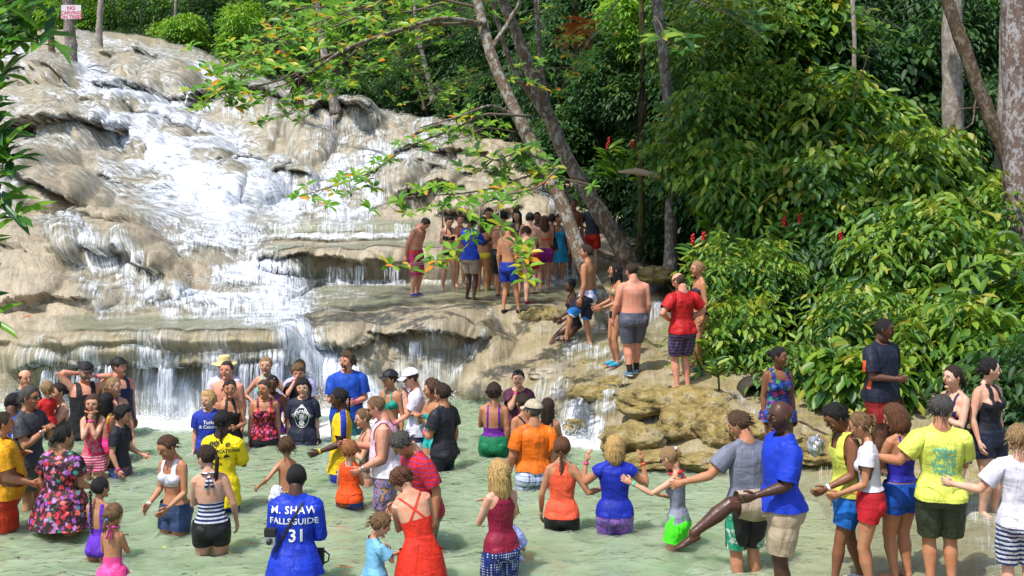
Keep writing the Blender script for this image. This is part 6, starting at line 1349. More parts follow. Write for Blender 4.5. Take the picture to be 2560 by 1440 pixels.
P('pale bare backed man in red shorts with dark cropped hair', 1325, 549, 115, 1.80, 175, [('shorts', 'shorts', (.42, .01, .03), {'hem': .33}), ('water_shoes', 'shoe', BLK)], hair=('buzz', 'black'), arms=('waist', 'waist'), skin='pale', stand=True, group=GT_)
P('woman in coral bikini top and purple shorts seen from behind', 1361, 553, 111, 1.68, -170, [('bikini_top', 'bikini_top', (.75, .05, .03), {'bw': .012}), ('shorts', 'shorts', (.22, .008, .17), {'hem': .40, 'top': .58, 'loose': .5}), ('water_shoes', 'shoe', (.05, .05, .05))], sex='f', fat=1.10, hair=('long', 'brown'), arms=('fwdlow', 'clasp'), skin='tan', stand=True, group=GT_)
P('woman in turquoise shift dress standing beside the leaning trunk', 1397, 568, 105, 1.62, 5, [('dress', 'tank', (.01, .26, .48), {'hem': .5, 'skirt': (.56, .315, .112, .09), 'xi': .042, 'loose': .6}), ('sandals', 'shoe', BLK, {'top': .02})], sex='f', fat=1.1, hair=('pixie', 'brown'), arms=('back', 'down2'), skin='tan', stand=True, group=GT_)
P('bare chested man in dark shorts half hidden by the leaning trunk', 1434, 541, 104, 1.80, 10, [('shorts', 'shorts', (.03, .012, .03), {'hem': .30})], hair=('buzz', 'black'), arms=('down', 'down'), skin='brown', stand=True, group=GT_)
P('man in grey tee and red shorts standing behind the leaning trunk', 1481, 546, 103, 1.76, 160, [('shirt', 'tee', (.035, .045, .06), {'hem': .53}), ('shorts', 'shorts', (.55, .02, .012), {'hem': .34})], hair=('buzz', 'brown'), arms=('hip', 'hip'), skin='fair', look=(-50, 0), stand=True, group=GT_)

P('tanned bare chested man facing the camera among the terrace bathers', 1222, 556, 108, 1.78, 15, [('shorts', 'shorts', (.05, .06, .03), {'hem': .30})], hair=('short', 'dkbrown'), arms=('clasp', 'down'), skin='tan', look=(10, 10), stand=True, group=GT_)
P('woman with raised arm in coral bikini behind the black string bikini', 1150, 572, 109, 1.64, 20, [('bikini_top', 'bikini_top', (.7, .12, .08)), ('bikini_bottom', 'briefs', (.7, .12, .08))], sex='f', hair=('bun', 'brown'), arms=('outup', 'down'), skin='fair', stand=True, group=GT_)
P('dark haired woman in navy one piece behind the large bare backed man', 1293, 562, 107, 1.66, -20, [('swimsuit', 'suit', (.015, .02, .08))], sex='f', fat=1.1, hair=('long', 'black'), arms=('clasp', 'clasp'), skin='fair', stand=True, group=GT_)
P('short man in olive trunks squeezed behind the red shorts', 1343, 566, 106, 1.66, 5, [('trunks', 'shorts', (.06, .08, .03), {'hem': .33})], fat=1.15, belly=.4, hair=('buzz', 'black'), arms=('waist', 'waist'), skin='brown', stand=True, group=GT_)
P('woman in black tank suit between the pale back and the purple shorts', 1380, 566, 105, 1.60, 170, [('swimsuit', 'onepiece', BLK, {'zb': .66})], sex='f', fat=1.2, hair=('bun', 'dkbrown'), arms=('clasp', 'clasp'), skin='tan', stand=True, group=GT_)

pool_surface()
# ------------------------------------------------------------------ plants, trunks, branches
def leaf_mat(name, stops, rough=.45, trans=.35, obj_random=False, hue_noise=0.0):
    t = NT(name)
    if obj_random: r = t.n('ShaderNodeObjectInfo').outputs['Random']
    else: r = t.attr('tint')
    cc = t.ramp(r, stops)
    p = t.prin(cc, rough, .35); tl = t.n('ShaderNodeBsdfTranslucent'); t.set(tl.inputs[0], t.mix(1.0, cc, (1.5, 1.35, .6), 'MULTIPLY'))
    mx = t.n('ShaderNodeMixShader'); mx.inputs[0].default_value = trans; t.set(mx.inputs[1], p); t.set(mx.inputs[2], tl.outputs[0])
    return t.done(mx.outputs[0])
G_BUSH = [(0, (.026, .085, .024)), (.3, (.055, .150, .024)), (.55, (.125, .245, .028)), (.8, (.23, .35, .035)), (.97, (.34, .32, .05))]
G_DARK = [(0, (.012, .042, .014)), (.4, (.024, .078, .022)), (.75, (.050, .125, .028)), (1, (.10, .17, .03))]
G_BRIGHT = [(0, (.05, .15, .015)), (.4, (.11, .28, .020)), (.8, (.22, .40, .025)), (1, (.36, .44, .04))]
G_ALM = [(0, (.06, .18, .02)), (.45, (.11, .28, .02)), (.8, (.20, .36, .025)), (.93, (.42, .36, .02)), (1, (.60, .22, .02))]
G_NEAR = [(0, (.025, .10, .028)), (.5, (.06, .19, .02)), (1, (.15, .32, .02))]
LM = {}
for k, st_, r_ in (('bush', G_BUSH, .4), ('dark', G_DARK, .5), ('bright', G_BRIGHT, .5), ('almond', G_ALM, .4), ('near', G_NEAR, .35)):
    LM[k] = leaf_mat('leaves_' + k, st_, r_); LM[k + '_o'] = leaf_mat('leaf_' + k, st_, r_, obj_random=True)
M_REDFL = simple('red_flower', (.55, .012, .015), .5); M_STEM = simple('green_stem', (.05, .09, .025), .6); M_TWIG = simple('twig_bark', (.15, .12, .085), .8)
def bark(name, a, b, lich, moss_=0.0):
    t = NT(name); c = t.coord(); n = t.noise(c, 7, 5, .65); l = t.noise(t.mapping(c, (1, 1, .6)), 11, 4, .7)
    cc = t.mix(t.ramp(n, [(.35, 0), (.65, 1)]), a, b); cc = t.mix(t.ramp(l, [(.50, 0), (.57, 1)]), cc, lich)
    if moss_: z = t.sep(c)[2]; cc = t.mix(t.math('MULTIPLY', t.ramp(t.noise(c, 3, 4), [(.4, 0), (.6, 1)]), moss_), cc, (.10, .11, .015))
    return t.done(t.prin(cc, .85, .2, t.bump(t.math('ADD', t.noise(t.mapping(c, (6, 6, 1.2)), 3, 5, .7), l), .8, .03)))
B_RED = bark('lichen_bark', (.12, .080, .052), (.18, .125, .085), (.30, .30, .265)); B_PALE = bark('pale_bark', (.26, .23, .20), (.20, .16, .125), (.34, .31, .28)); B_MOSS = bark('mossy_bark', (.035, .028, .018), (.06, .045, .025), (.11, .11, .04), .8)
B_GREY = bark('grey_bark', (.16, .135, .12), (.11, .09, .075), (.30, .28, .26)); B_ROUGH = bark('patchy_bark', (.11, .075, .060), (.17, .125, .105), (.30, .285, .29)); B_BROWN = bark('brown_bark', (.10, .07, .045), (.06, .042, .028), (.17, .14, .10))

LV = np.array([(0, 0, 0), (-.42, .3, .05), (0, .3, -.03), (.42, .3, .05), (-.40, .66, .02), (0, .66, -.06), (.40, .66, .02), (0, 1, -.14)])
LT = np.array([(0, 2, 1), (0, 3, 2), (4, 5, 7), (5, 6, 7)]); LQ = np.array([(1, 2, 5, 4), (2, 3, 6, 5)])
def leaf_set(P, Dn, U, L, Wd):
    """arrays: base point, pointing direction, upper side, length, width"""
    n = len(P); Dn = Dn / (np.linalg.norm(Dn, axis=1)[:, None] + 1e-9); S = np.cross(Dn, U); S /= np.linalg.norm(S, axis=1)[:, None] + 1e-9; U = np.cross(S, Dn)
    T_ = LV[None]
    V = P[:, None] + S[:, None] * (T_[..., 0:1] * Wd[:, None, None]) + Dn[:, None] * (T_[..., 1:2] * L[:, None, None]) + U[:, None] * (T_[..., 2:3] * L[:, None, None])
    b = (np.arange(n) * 8)[:, None, None]
    return V.reshape(-1, 3), (LT[None] + b).reshape(-1, 3), (LQ[None] + b).reshape(-1, 4)
def leaf_obj(name, P, Dn, U, L, Wd, tint, mat, parent=None, **props):
    V, t3, q4 = leaf_set(P, Dn, U, L, Wd); return link(name, mesh_np(name, V, [t3, q4], [mat], attrs={'tint': np.repeat(tint, 8)}), parent, **props)
_leafme = {}
def leaf_parts(P, Dn, U, L, Wd, mat, parent, wratio=.42):
    """the same leaves as separate objects that share one mesh"""
    k = (mat.name,)
    if k not in _leafme:
        _leafme[k] = mesh_np('leaf', LV, [LT, LQ], [mat])
    me = _leafme[k]
    for p, d, u, l, w in zip(P, Dn, U, L, Wd):
        y = Vector(d).normalized(); x = y.cross(Vector(u)).normalized(); z = x.cross(y)
        o = bpy.data.objects.new('leaf', me); col.objects.link(o); o.parent = parent
        o.matrix_local = Matrix(((x.x * w, y.x * l, z.x * l, p[0]), (x.y * w, y.y * l, z.y * l, p[1]), (x.z * w, y.z * l, z.z * l, p[2]), (0, 0, 0, 1)))
def rdir(n, g=rng):
    v = g.normal(size=(n, 3)); return v / np.linalg.norm(v, axis=1)[:, None]
def crown_leaves(centres, radii, n_spray, k, leaf, aspect=.42, spray=None, droop=.35, squash=1.0, g=rng, shell=.55, face=None):
    """leafy twigs spread through ellipsoids; every twig carries k alternate leaves"""
    C = np.asarray(centres, float); R = np.asarray(radii, float); R = R if R.ndim == 2 else np.stack([R, R, R * squash], 1)
    w = (R[:, 0] * R[:, 2]); idx = g.choice(len(C), n_spray, p=w / w.sum())
    d = rdir(n_spray, g); 
    if face is not None: d = d + np.asarray(face) * g.random((n_spray, 1)) ; d /= np.linalg.norm(d, axis=1)[:, None]
    r = shell + (1 - shell) * g.random(n_spray) ** .6
    base = C[idx] + d * R[idx] * r[:, None]
    sl = spray or leaf * k * .42; out = d * np.array([.9, .9, .5]) + rdir(n_spray, g) * .6 + np.array([0, 0, .05]); out /= np.linalg.norm(out, axis=1)[:, None]
    side = np.cross(out, [0, 0, 1.]); side /= np.linalg.norm(side, axis=1)[:, None] + 1e-9
    up = np.cross(side, out)
    P, Dd, U, L, Wd, Ti = [], [], [], [], [], []
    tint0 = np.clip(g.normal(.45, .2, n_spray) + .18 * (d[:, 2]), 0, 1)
    for j in range(k):
        t = (j + .5) / k; q = 1 if j % 2 else -1
        p = base + out * sl * t + np.array([0, 0, -1.]) * (droop * sl * t * t)
        dd = out * (.45 + .5 * (j >= k - 1)) * np.array([1, 1, .5]) + side * q * (.85 if j < k - 1 else .1) + rdir(n_spray, g) * .30 + np.array([0, 0, -droop * (.7 + 1.3 * g.random())])
        uu = up + rdir(n_spray, g) * .35 + np.array([0, -.15, .45])
        l = leaf * (.7 + .5 * g.random(n_spray)); P.append(p); Dd.append(dd); U.append(uu); L.append(l); Wd.append(l * aspect * (.85 + .3 * g.random(n_spray))); Ti.append(np.clip(tint0 + g.normal(0, .09, n_spray), 0, 1))
    return tuple(np.concatenate(a) for a in (P, Dd, U, L, Wd, Ti))
def trunk_mesh(pts, r0, r1, n=12, seed=0, wob=.03, flare=0.0, steps=34):
    """pts: world points from the foot upwards"""
    pts = np.asarray(pts, float); k = np.linspace(0, 1, len(pts)); tt = np.linspace(0, 1, steps)
    P = hermite(k, pts, tt); R = r0 + (r1 - r0) * tt; R = R * (1 + flare * np.exp(-tt * 14)) * (1 + .05 * np.sin(tt * 31 + seed))
    P[:, 0] += (fbm2(tt * 7 + seed, tt * 0, 3, 2) - .5) * wob * 2
    V, F_ = tube(P, R, n); nn = fbm2(V[:, 0] * 9 + V[:, 1] * 7, V[:, 2] * 4, seed, 3) - .5
    c = np.vstack([np.repeat(P, n, 0), P[:1], P[-1:]]); V = c + (V - c) * (1 + nn[:, None] * .22)
    return V, F_
def tree(name, label, base_pts, r0, r1, barkm, crown=None, leafk='dark', group=None, cat='tree', limbs=(), flare=.5, extra=None):
    p0 = base_pts[0]; root = empty(name, p0, label=label, category=cat)
    if group: root['group'] = group
    mb = MB(); V, F_ = trunk_mesh(base_pts, r0, r1, seed=int(abs(p0[0]) * 10), flare=flare); mb.add(V - p0, F_); mb.obj('trunk', barkm, root)
    for lb in limbs:
        m2 = MB(); V, F_ = trunk_mesh(lb[0], lb[1], lb[2], n=8, seed=3, steps=22); m2.add(V - p0, F_); m2.obj('limb', barkm, root)
    if crown:
        P, Dn, U, L, Wd, Ti = crown_leaves(*crown['args'], **crown.get('kw', {}))
        leaf_obj('crown', P - p0, Dn, U, L, Wd, Ti, LM[leafk], root)
    return root
def blobs(px, py, s, rx_, ry_, n, seed, rr=(.35, .6), dy=1.0):
    """n clump centres inside an ellipse of the photo at scale s"""
    g = np.random.default_rng(seed); out = []; rad = []
    for i in range(n):
        a = g.random() * 6.283; q = math.sqrt(g.random()) * .85
        x, y = px + math.cos(a) * q * rx_, py + math.sin(a) * q * ry_
        ss = s * (1 + (g.random() - .5) * .06 * dy); out.append(W(x, y, ss)); rad.append((rr[0] + (rr[1] - rr[0]) * g.random()) * min(rx_, ry_) / s)
    return np.array(out), np.array(rad)

# -- far wood behind the falls
far = [  # px, py, s, rx, ry, leaf kind, sprays, leaf size
 (150, 60, 30, 130, 60, 'bright', 1300, .42), (330, 30, 29, 110, 70, 'bright', 1200, .42), (460, 95, 33, 85, 45, 'bright', 1500, .30), (540, 30, 31, 110, 70, 'dark', 1500, .38), (630, 90, 36, 95, 60, 'bright', 1500, .34),
 (720, 150, 40, 90, 70, 'dark', 1500, .30), (760, 40, 36, 120, 70, 'bright', 1500, .36), (880, 120, 42, 110, 80, 'bright', 1300, .32), (900, 220, 46, 110, 60, 'dark', 1800, .28), (1010, 60, 42, 120, 80, 'bright', 1400, .34),
 (1060, 190, 50, 110, 70, 'dark', 1800, .28), (1150, 260, 56, 110, 60, 'dark', 2000, .26), (1170, 90, 50, 120, 90, 'dark', 1800, .30), (1300, 60, 60, 120, 90, 'dark', 1700, .28), (1290, 260, 62, 100, 80, 'dark', 2000, .24), (30, 20, 30, 100, 60, 'dark', 1000, .4),
 (1420, 180, 72, 120, 120, 'dark', 2200, .24), (1480, 40, 72, 130, 80, 'dark', 1800, .25), (1460, 360, 80, 110, 90, 'dark', 2200, .22), (1600, 250, 84, 110, 140, 'dark', 2400, .22), (1620, 60, 84, 120, 90, 'bright', 1500, .22), (1560, 480, 88, 90, 70, 'dark', 1700, .20),
 (410, 140, 36, 40, 22, 'bright', 700, .2), (1330, 400, 70, 70, 50, 'dark', 1300, .2)]
LBL_FAR2 = ['sunlit tree between the far left edge and the sign', 'sunlit tree right of the two upper trunks', 'bright rounded bush on the rim of the falls, left of the hanging branches', 'dark tree above the bright rounded rim bush', 'sunlit tree where the hanging branches begin', 'dark tree behind the left ends of the hanging branches', 'sunlit tree at the top edge, left of the ledge trunk', 'bright tree crown directly behind the ledge trunk', 'dark low tree in the hollow right of the ledge trunk', 'tall sunlit tree at the top edge, left of the leaning slim trunk', 'dark tree around the leaning slim trunk on the rim', 'dark low tree at the right rim of the upper falls', 'dark crown high up between slim trunk and first leaning trunk', 'dark tall crown crossed by both leaning trunks at the top', 'dark tree low behind the first leaning trunk', 'dark tree in the far upper left corner', 'dark tree behind the orange frond', 'dark tall crown above the orange frond', 'dark low tree in the gap under the orange frond', 'dark tree behind the palm stem', 'sunlit crown at the top edge beside the palm stem', 'dark low tree at the foot of the palm', 'small bright bush on the rim of the falls, left of the rounded one', 'small dark bush where the first leaning trunk crosses the rim']
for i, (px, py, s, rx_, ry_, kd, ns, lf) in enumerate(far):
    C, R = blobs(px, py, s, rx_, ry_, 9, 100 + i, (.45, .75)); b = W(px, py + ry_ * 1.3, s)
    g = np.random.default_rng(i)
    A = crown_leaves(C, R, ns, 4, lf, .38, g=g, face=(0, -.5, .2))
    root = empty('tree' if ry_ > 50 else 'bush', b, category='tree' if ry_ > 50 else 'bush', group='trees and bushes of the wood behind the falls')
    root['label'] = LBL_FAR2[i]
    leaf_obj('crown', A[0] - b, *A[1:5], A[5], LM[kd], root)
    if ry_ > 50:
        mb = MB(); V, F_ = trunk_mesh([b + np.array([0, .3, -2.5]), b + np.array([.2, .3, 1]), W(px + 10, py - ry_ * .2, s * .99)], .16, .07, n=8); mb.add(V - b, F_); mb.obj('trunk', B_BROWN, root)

# -- understorey that fills the gaps
def under(name, label, boxes, kd, n, leaf, seed, k=4):
    g = np.random.default_rng(seed); Ps = []
    for (x0, x1, y0, y1, s0, s1) in boxes:
        m = n // len(boxes); X = g.random(m) * (x1 - x0) + x0; Y = g.random(m) * (y1 - y0) + y0; t = (X - x0) / (x1 - x0); S = (s0 + (s1 - s0) * t) * (1 + g.random(m) * .05)
        Ps.append(np.stack([(X - CX) / S, FPX / S, HC - (Y - YH) / S], 1))
    C = np.vstack(Ps); C = C[C[:, 2] > -.3]; R = np.full(len(C), .25)
    P, Dn, U, L, Wd, Ti = crown_leaves(C, R, len(C), k, leaf, .4, g=g, face=(0, -.6, .3)); leaf_obj(name, P, Dn, U, L, Wd, Ti * .9, LM[kd], None, kind='stuff', label=label)
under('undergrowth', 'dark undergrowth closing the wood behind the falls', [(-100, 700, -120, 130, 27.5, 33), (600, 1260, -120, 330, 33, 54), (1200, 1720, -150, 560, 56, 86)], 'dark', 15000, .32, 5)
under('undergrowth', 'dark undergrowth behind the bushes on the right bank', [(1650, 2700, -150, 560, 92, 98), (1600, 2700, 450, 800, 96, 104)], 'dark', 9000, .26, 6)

# -- shrubs of the right bank: nearest leaves are parts of their own, the rest one leafy mass
BUSH = [ # px, py, s, rx, ry, sprays, leaf, kind, label
 (1800, 130, 112, 130, 130, 800, .26, 'bush', 'tall olive green shrub with big leaves right of the pale straight trunk'),
 (1960, 60, 108, 130, 110, 800, .24, 'bush', 'yellowish green shrub crown at the top of the picture'),
 (1760, 330, 116, 110, 110, 900, .20, 'bush', 'olive shrub with dull leaves beside the straight trunk'),
 (1930, 300, 114, 140, 110, 1000, .22, 'bush', 'broad leaved shrub in the middle of the right bank'),
 (2120, 120, 106, 120, 120, 900, .22, 'dark', 'deep green shrub behind the slim white stem'),
 (2260, 260, 108, 120, 140, 1000, .22, 'dark', 'dark shrub hanging beside the pale buttress trunk'),
 (2120, 330, 118, 130, 110, 1000, .22, 'bush', 'dense shrub with glossy leaves around the slim white stem'),
 (1900, 470, 124, 150, 90, 1000, .22, 'bush', 'light green shrub above the red ginger flowers'),
 (2080, 500, 128, 130, 100, 1000, .22, 'bush', 'mid green shrub in the centre of the leaf wall'),
 (2260, 450, 126, 120, 100, 1000, .22, 'bush', 'shrub with drooping sprays left of the leaning trunk'),
 (2450, 560, 132, 130, 110, 1000, .22, 'bush', 'shrub in front of the great patchy trunk'),
 (2260, 640, 140, 150, 100, 1100, .22, 'bush', 'spreading shrub with pinnate sprays over the dark hollow'),
 (2460, 740, 148, 140, 110, 1000, .22, 'bush', 'shrub with bright tips near the right edge'),
 (2220, 800, 156, 120, 80, 900, .21, 'bush', 'low shrub behind the man in the dark sports tee'),
 (2400, 880, 165, 150, 80, 900, .21, 'bush', 'low shrub behind the two women in swimsuits'),
 (1870, 690, 140, 100, 60, 550, .20, 'bush', 'low yellow green shrub over the stream bank'),
 (1830, 830, 150, 80, 60, 500, .19, 'bush', 'leafy bush beside the blonde woman in black bikini'),
 (2030, 650, 134, 100, 70, 550, .21, 'dark', 'dark shrub behind the red ginger spike'),
 (1990, 900, 163, 60, 35, 160, .16, 'bush', 'small seedlings on the bank by the tropical swimsuit'),
 (2120, 930, 170, 90, 45, 320, .18, 'bush', 'fern like shrub left of the man in the dark sports tee'),
 (2540, 950, 185, 90, 70, 400, .2, 'dark', 'dark shrub at the right edge behind the halter top'),
 (2500, 330, 110, 140, 120, 700, .22, 'dark', 'shadowed shrub between the great trunks'),
 (2440, 90, 104, 140, 120, 800, .22, 'dark', 'dark crown behind the pale trunk, top right')]
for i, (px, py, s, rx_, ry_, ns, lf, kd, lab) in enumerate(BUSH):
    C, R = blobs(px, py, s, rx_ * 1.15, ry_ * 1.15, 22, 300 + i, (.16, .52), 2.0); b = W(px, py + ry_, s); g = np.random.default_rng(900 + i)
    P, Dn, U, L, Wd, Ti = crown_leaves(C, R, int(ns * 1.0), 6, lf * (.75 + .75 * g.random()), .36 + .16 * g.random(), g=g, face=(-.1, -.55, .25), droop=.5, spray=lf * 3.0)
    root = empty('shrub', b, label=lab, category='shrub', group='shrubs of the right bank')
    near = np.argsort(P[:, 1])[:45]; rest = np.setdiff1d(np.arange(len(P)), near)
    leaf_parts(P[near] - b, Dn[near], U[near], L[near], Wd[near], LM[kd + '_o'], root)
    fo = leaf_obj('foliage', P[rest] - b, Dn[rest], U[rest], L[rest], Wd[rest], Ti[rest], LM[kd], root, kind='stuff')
    mb = MB()
    for q in range(4):
        c = C[q]; V, F_ = trunk_mesh([b + np.array([g.random() * .3 - .15, .3, -.4]), (b + c) / 2 + np.array([g.random() * .3 - .15, .2, 0]), c], .035, .012, n=6, steps=10); mb.add(V - b, F_)
    mb.obj('stem', M_TWIG, root, kind='stuff')

# -- red ginger and broad leaved plants
def ginger(px, py, s, label, nst=4, lf=.42, flower=True, kd='bush', seed=0, h=1.1):
    g = np.random.default_rng(seed); b = W(px, py, s); root = empty('ginger_plant', b, label=label, category='plant', group='red ginger plants')
    for q in range(nst):
        a = (g.random() - .5) * 1.1; top = np.array([math.sin(a) * h * .7, -.1 - g.random() * .3, h * (.8 + .4 * g.random())]); m2 = MB(); V, F_ = tube([(0, 0, -.3), tuple(top * .5 + np.array([0, 0, .1])), tuple(top)], [.014, .012, .007], 6); m2.add(V, F_); m2.obj('stem', M_STEM, root)
        n = 8; P, Dn, U, L, Wd = [], [], [], [], []
        for k in range(n):
            t = .3 + .7 * k / n; p = top * t; sd_ = 1 if k % 2 else -1; P.append(p); Dn.append(np.array([sd_ * math.cos(a) * .9, -.25 + g.normal() * .2, .55 + g.normal() * .15])); U.append(np.array([g.normal() * .2, -.5, .8])); l = lf * (.8 + .4 * g.random()); L.append(l); Wd.append(l * .30)
        leaf_parts(np.array(P), np.array(Dn), np.array(U), np.array(L), np.array(Wd), LM[kd + '_o'], root)
        if flower and q % 2 == 0:
            m3 = MB()
            for k in range(9):
                t = k / 9; V, F_ = ellipsoid(top + np.array([math.cos(k * 2.4) * .018, math.sin(k * 2.4) * .018, .02 + t * .17]), (.022, .022, .026), None, 6, 5); m3.add(V, F_)
            m3.obj('flower', M_REDFL, root)
ginger(1840, 560, 120, 'broad leaved ginger with upright paddle leaves above the tree roots', 4, .55, True, 'bush', 1, .8)
ginger(1540, 480, 96, 'bright ginger clump behind the leaning trunks', 6, .45, True, 'bright', 2, 1.1)
ginger(1620, 500, 98, 'ginger clump between the palm stem and the leaning trunk', 6, .45, True, 'bright', 3, 1.2)
ginger(1700, 470, 104, 'ginger clump with red spikes beside the straight trunk', 5, .42, True, 'bush', 4, 1.2)
ginger(1960, 680, 134, 'ginger with a tall red spike over the dark hollow', 4, .40, True, 'bush', 5, .9)
ginger(2090, 720, 138, 'ginger with one red spike left of the spreading shrub', 4, .38, True, 'bush', 6, .9)
ginger(1740, 720, 140, 'ginger with red flower behind the blonde woman', 4, .34, True, 'bush', 7, .75)
ginger(1780, 600, 126, 'ginger leaves right of the straight trunk', 5, .38, True, 'bright', 8, .8)
ginger(2100, 960, 176, 'young pinnate plant on the stream bank', 3, .24, False, 'bush', 9, .55)
ginger(2160, 880, 168, 'young plant with upright leaves behind the dark sports tee', 3, .26, False, 'bush', 10, .6)
ginger(1800, 960, 172, 'small leafy plant by the blonde woman in bikini', 3, .2, False, 'bush', 11, .4)

# -- trunks
def wp(*a): return [W(*p) for p in a]
tree('leaning_tree', 'lichen covered leaning trunk rising from the terrace to the upper left, mossy at its foot', wp((1600, 890, 139), (1540, 800, 136), (1470, 690, 134), (1400, 500, 132), (1300, 300, 130), (1225, 120, 128), (1185, -60, 126), (1160, -250, 126)), .165, .085, B_RED,
     limbs=[(wp((1215, 60, 128), (1120, 45, 131), (1000, 75, 135), (860, 125, 140), (760, 190, 145), (690, 220, 148)), .05, .012), (wp((1290, 290, 130), (1230, 265, 133), (1150, 290, 138), (1050, 320, 142)), .035, .012), (wp((1225, 130, 128), (1270, 60, 128), (1330, -60, 128)), .06, .03)])
tree('leaning_tree', 'second leaning trunk, dark at its foot, crossing behind the first', wp((1580, 660, 106), (1500, 530, 106), (1420, 400, 106), (1350, 240, 106), (1290, 80, 106), (1240, -60, 106), (1220, -250, 106)), .20, .10, B_RED,
     limbs=[(wp((1395, 340, 106), (1330, 240, 107), (1280, 160, 108), (1240, 40, 108), (1215, -60, 108)), .075, .05), (wp((1370, 270, 106), (1350, 120, 105), (1335, -60, 104)), .07, .05)])
tree('straight_tree', 'straight pale trunk standing left of the big shrubs', wp((1678, 690, 116), (1676, 500, 115), (1670, 300, 115), (1660, 150, 115), (1640, -20, 115), (1600, -300, 115)), .125, .11, B_GREY)
tree('palm', 'slender mossy palm stem with a hanging dry frond', wp((1600, 640, 104), (1604, 400, 104), (1606, 200, 104), (1600, -100, 104)), .075, .065, B_MOSS, cat='palm')
tree('slim_tree', 'slim white stem inside the right hand shrubs', wp((2150, 560, 120), (2140, 350, 118), (2135, 120, 117), (2120, -150, 116)), .055, .045, B_PALE)
tree('pale_tree', 'pale grey buttress trunk right of the shrubs', wp((2390, 700, 122), (2385, 450, 120), (2382, 200, 119), (2382, -150, 118)), .24, .20, B_PALE)
tree('leaning_tree', 'brown mossy trunk leaning up to the left in front of the pale trunk', wp((2560, 560, 132), (2530, 430, 130), (2470, 280, 129), (2410, 120, 128), (2350, -60, 127), (2300, -250, 126)), .15, .12, B_BROWN, limbs=[(wp((2450, 270, 129), (2400, 275, 133), (2375, 330, 136), (2350, 350, 138)), .025, .012), (wp((2440, 250, 129), (2430, 310, 134), (2390, 330, 136)), .02, .01)])
tree('great_tree', 'great trunk with patchy white bark at the right edge', wp((2556, 760, 138), (2552, 450, 136), (2545, 200, 135), (2540, -200, 134)), .33, .26, B_ROUGH)
tree('pale_tree', 'pale trunk half hidden behind the great patchy trunk', wp((2500, 640, 126), (2505, 450, 126), (2515, 200, 125), (2520, -200, 124)), .17, .13, B_PALE)
tree('slim_tree', 'short pale trunk rooted in the ledge of the falls', wp((842, 285, 62), (825, 210, 62), (812, 140, 61), (795, 20, 60), (790, -100, 60)), .19, .12, B_GREY)
tree('slim_tree', 'leaning slim trunk over the right rim of the falls', wp((1085, 255, 56), (1062, 160, 56), (1045, 90, 56), (1030, -60, 56)), .12, .09, B_GREY)
tree('slim_tree', 'thin slanting trunk with a dark base beside the leaning slim trunk', wp((1062, 275, 55), (1045, 210, 55), (1028, 170, 55)), .06, .05, B_BROWN)
tree('slim_tree', 'thin dark stem at the rim of the falls below the dry fronds', wp((750, 275, 58), (748, 240, 58), (752, 200, 58), (700, 120, 58)), .2, .1, B_BROWN)
tree('sign_tree', 'grey brown trunk standing in the upper falls, with a sign nailed to it', wp((180, 215, 47), (178, 130, 47), (174, 60, 47), (170, -80, 47)), .34, .27, B_GREY)
tree('slim_tree', 'slimmer trunk right of the sign tree at the top of the falls', wp((250, 135, 40), (247, 90, 40), (250, 30, 40), (258, -80, 40)), .24, .16, B_PALE)
tree('slim_tree', 'stub of a dark trunk in the water left of the sign tree', wp((140, 165, 42), (130, 140, 42), (128, 95, 42), (132, 40, 42)), .24, .16, B_BROWN)
tree('slim_tree', 'thin grey trunk standing among the sunlit trees at the top', wp((440, 110, 33), (438, 60, 33), (445, -80, 33)), .18, .14, B_GREY)

# -- roots and fallen wood round the foot of the leaning tree
def wood(name, label, pts, r0, r1, m, cat='root'):
    b = W(*pts[0]); mb = MB(); V, F_ = trunk_mesh(wp(*pts), r0, r1, n=9, seed=int(pts[0][0]), steps=24, wob=.05); mb.add(V - b, F_); o = mb.obj(name, m, None); o.location = tuple(b); o['label'] = label; o['category'] = cat; return o
wood('fallen_log', 'dark log lying across the stream behind the grey shorts', [(1470, 862, 140), (1560, 862, 141), (1650, 868, 142), (1760, 905, 148)], .055, .05, B_MOSS, 'log')
wood('root', 'thick dark root sloping down to the right behind the bare backed bathers', [(1545, 800, 138), (1590, 850, 140), (1650, 890, 143), (1700, 930, 149)], .14, .10, B_MOSS)
wood('root', 'root branching left over the terrace under the leaning trees', [(1560, 650, 106), (1510, 640, 104), (1460, 600, 100), (1430, 560, 96)], .06, .03, B_BROWN)
wood('root', 'sloping stump leaning over the little fall behind the red polo', [(1580, 800, 131), (1600, 740, 128), (1615, 718, 127)], .12, .10, B_MOSS)
wood('root', 'tangled root on the bank below the palm', [(1560, 650, 107), (1620, 680, 110), (1680, 720, 116), (1720, 760, 122)], .07, .04, B_BROWN)
wood('root', 'slanting root on the bank right of the straight trunk', [(1610, 930, 150), (1680, 900, 149), (1730, 860, 147), (1780, 850, 146)], .05, .03, B_MOSS)
wood('stick', 'dead stick lying on the ledge behind the tattooed man', [(1990, 1050, 188), (2040, 1075, 192), (2090, 1095, 196)], .02, .012, B_BROWN, 'stick')

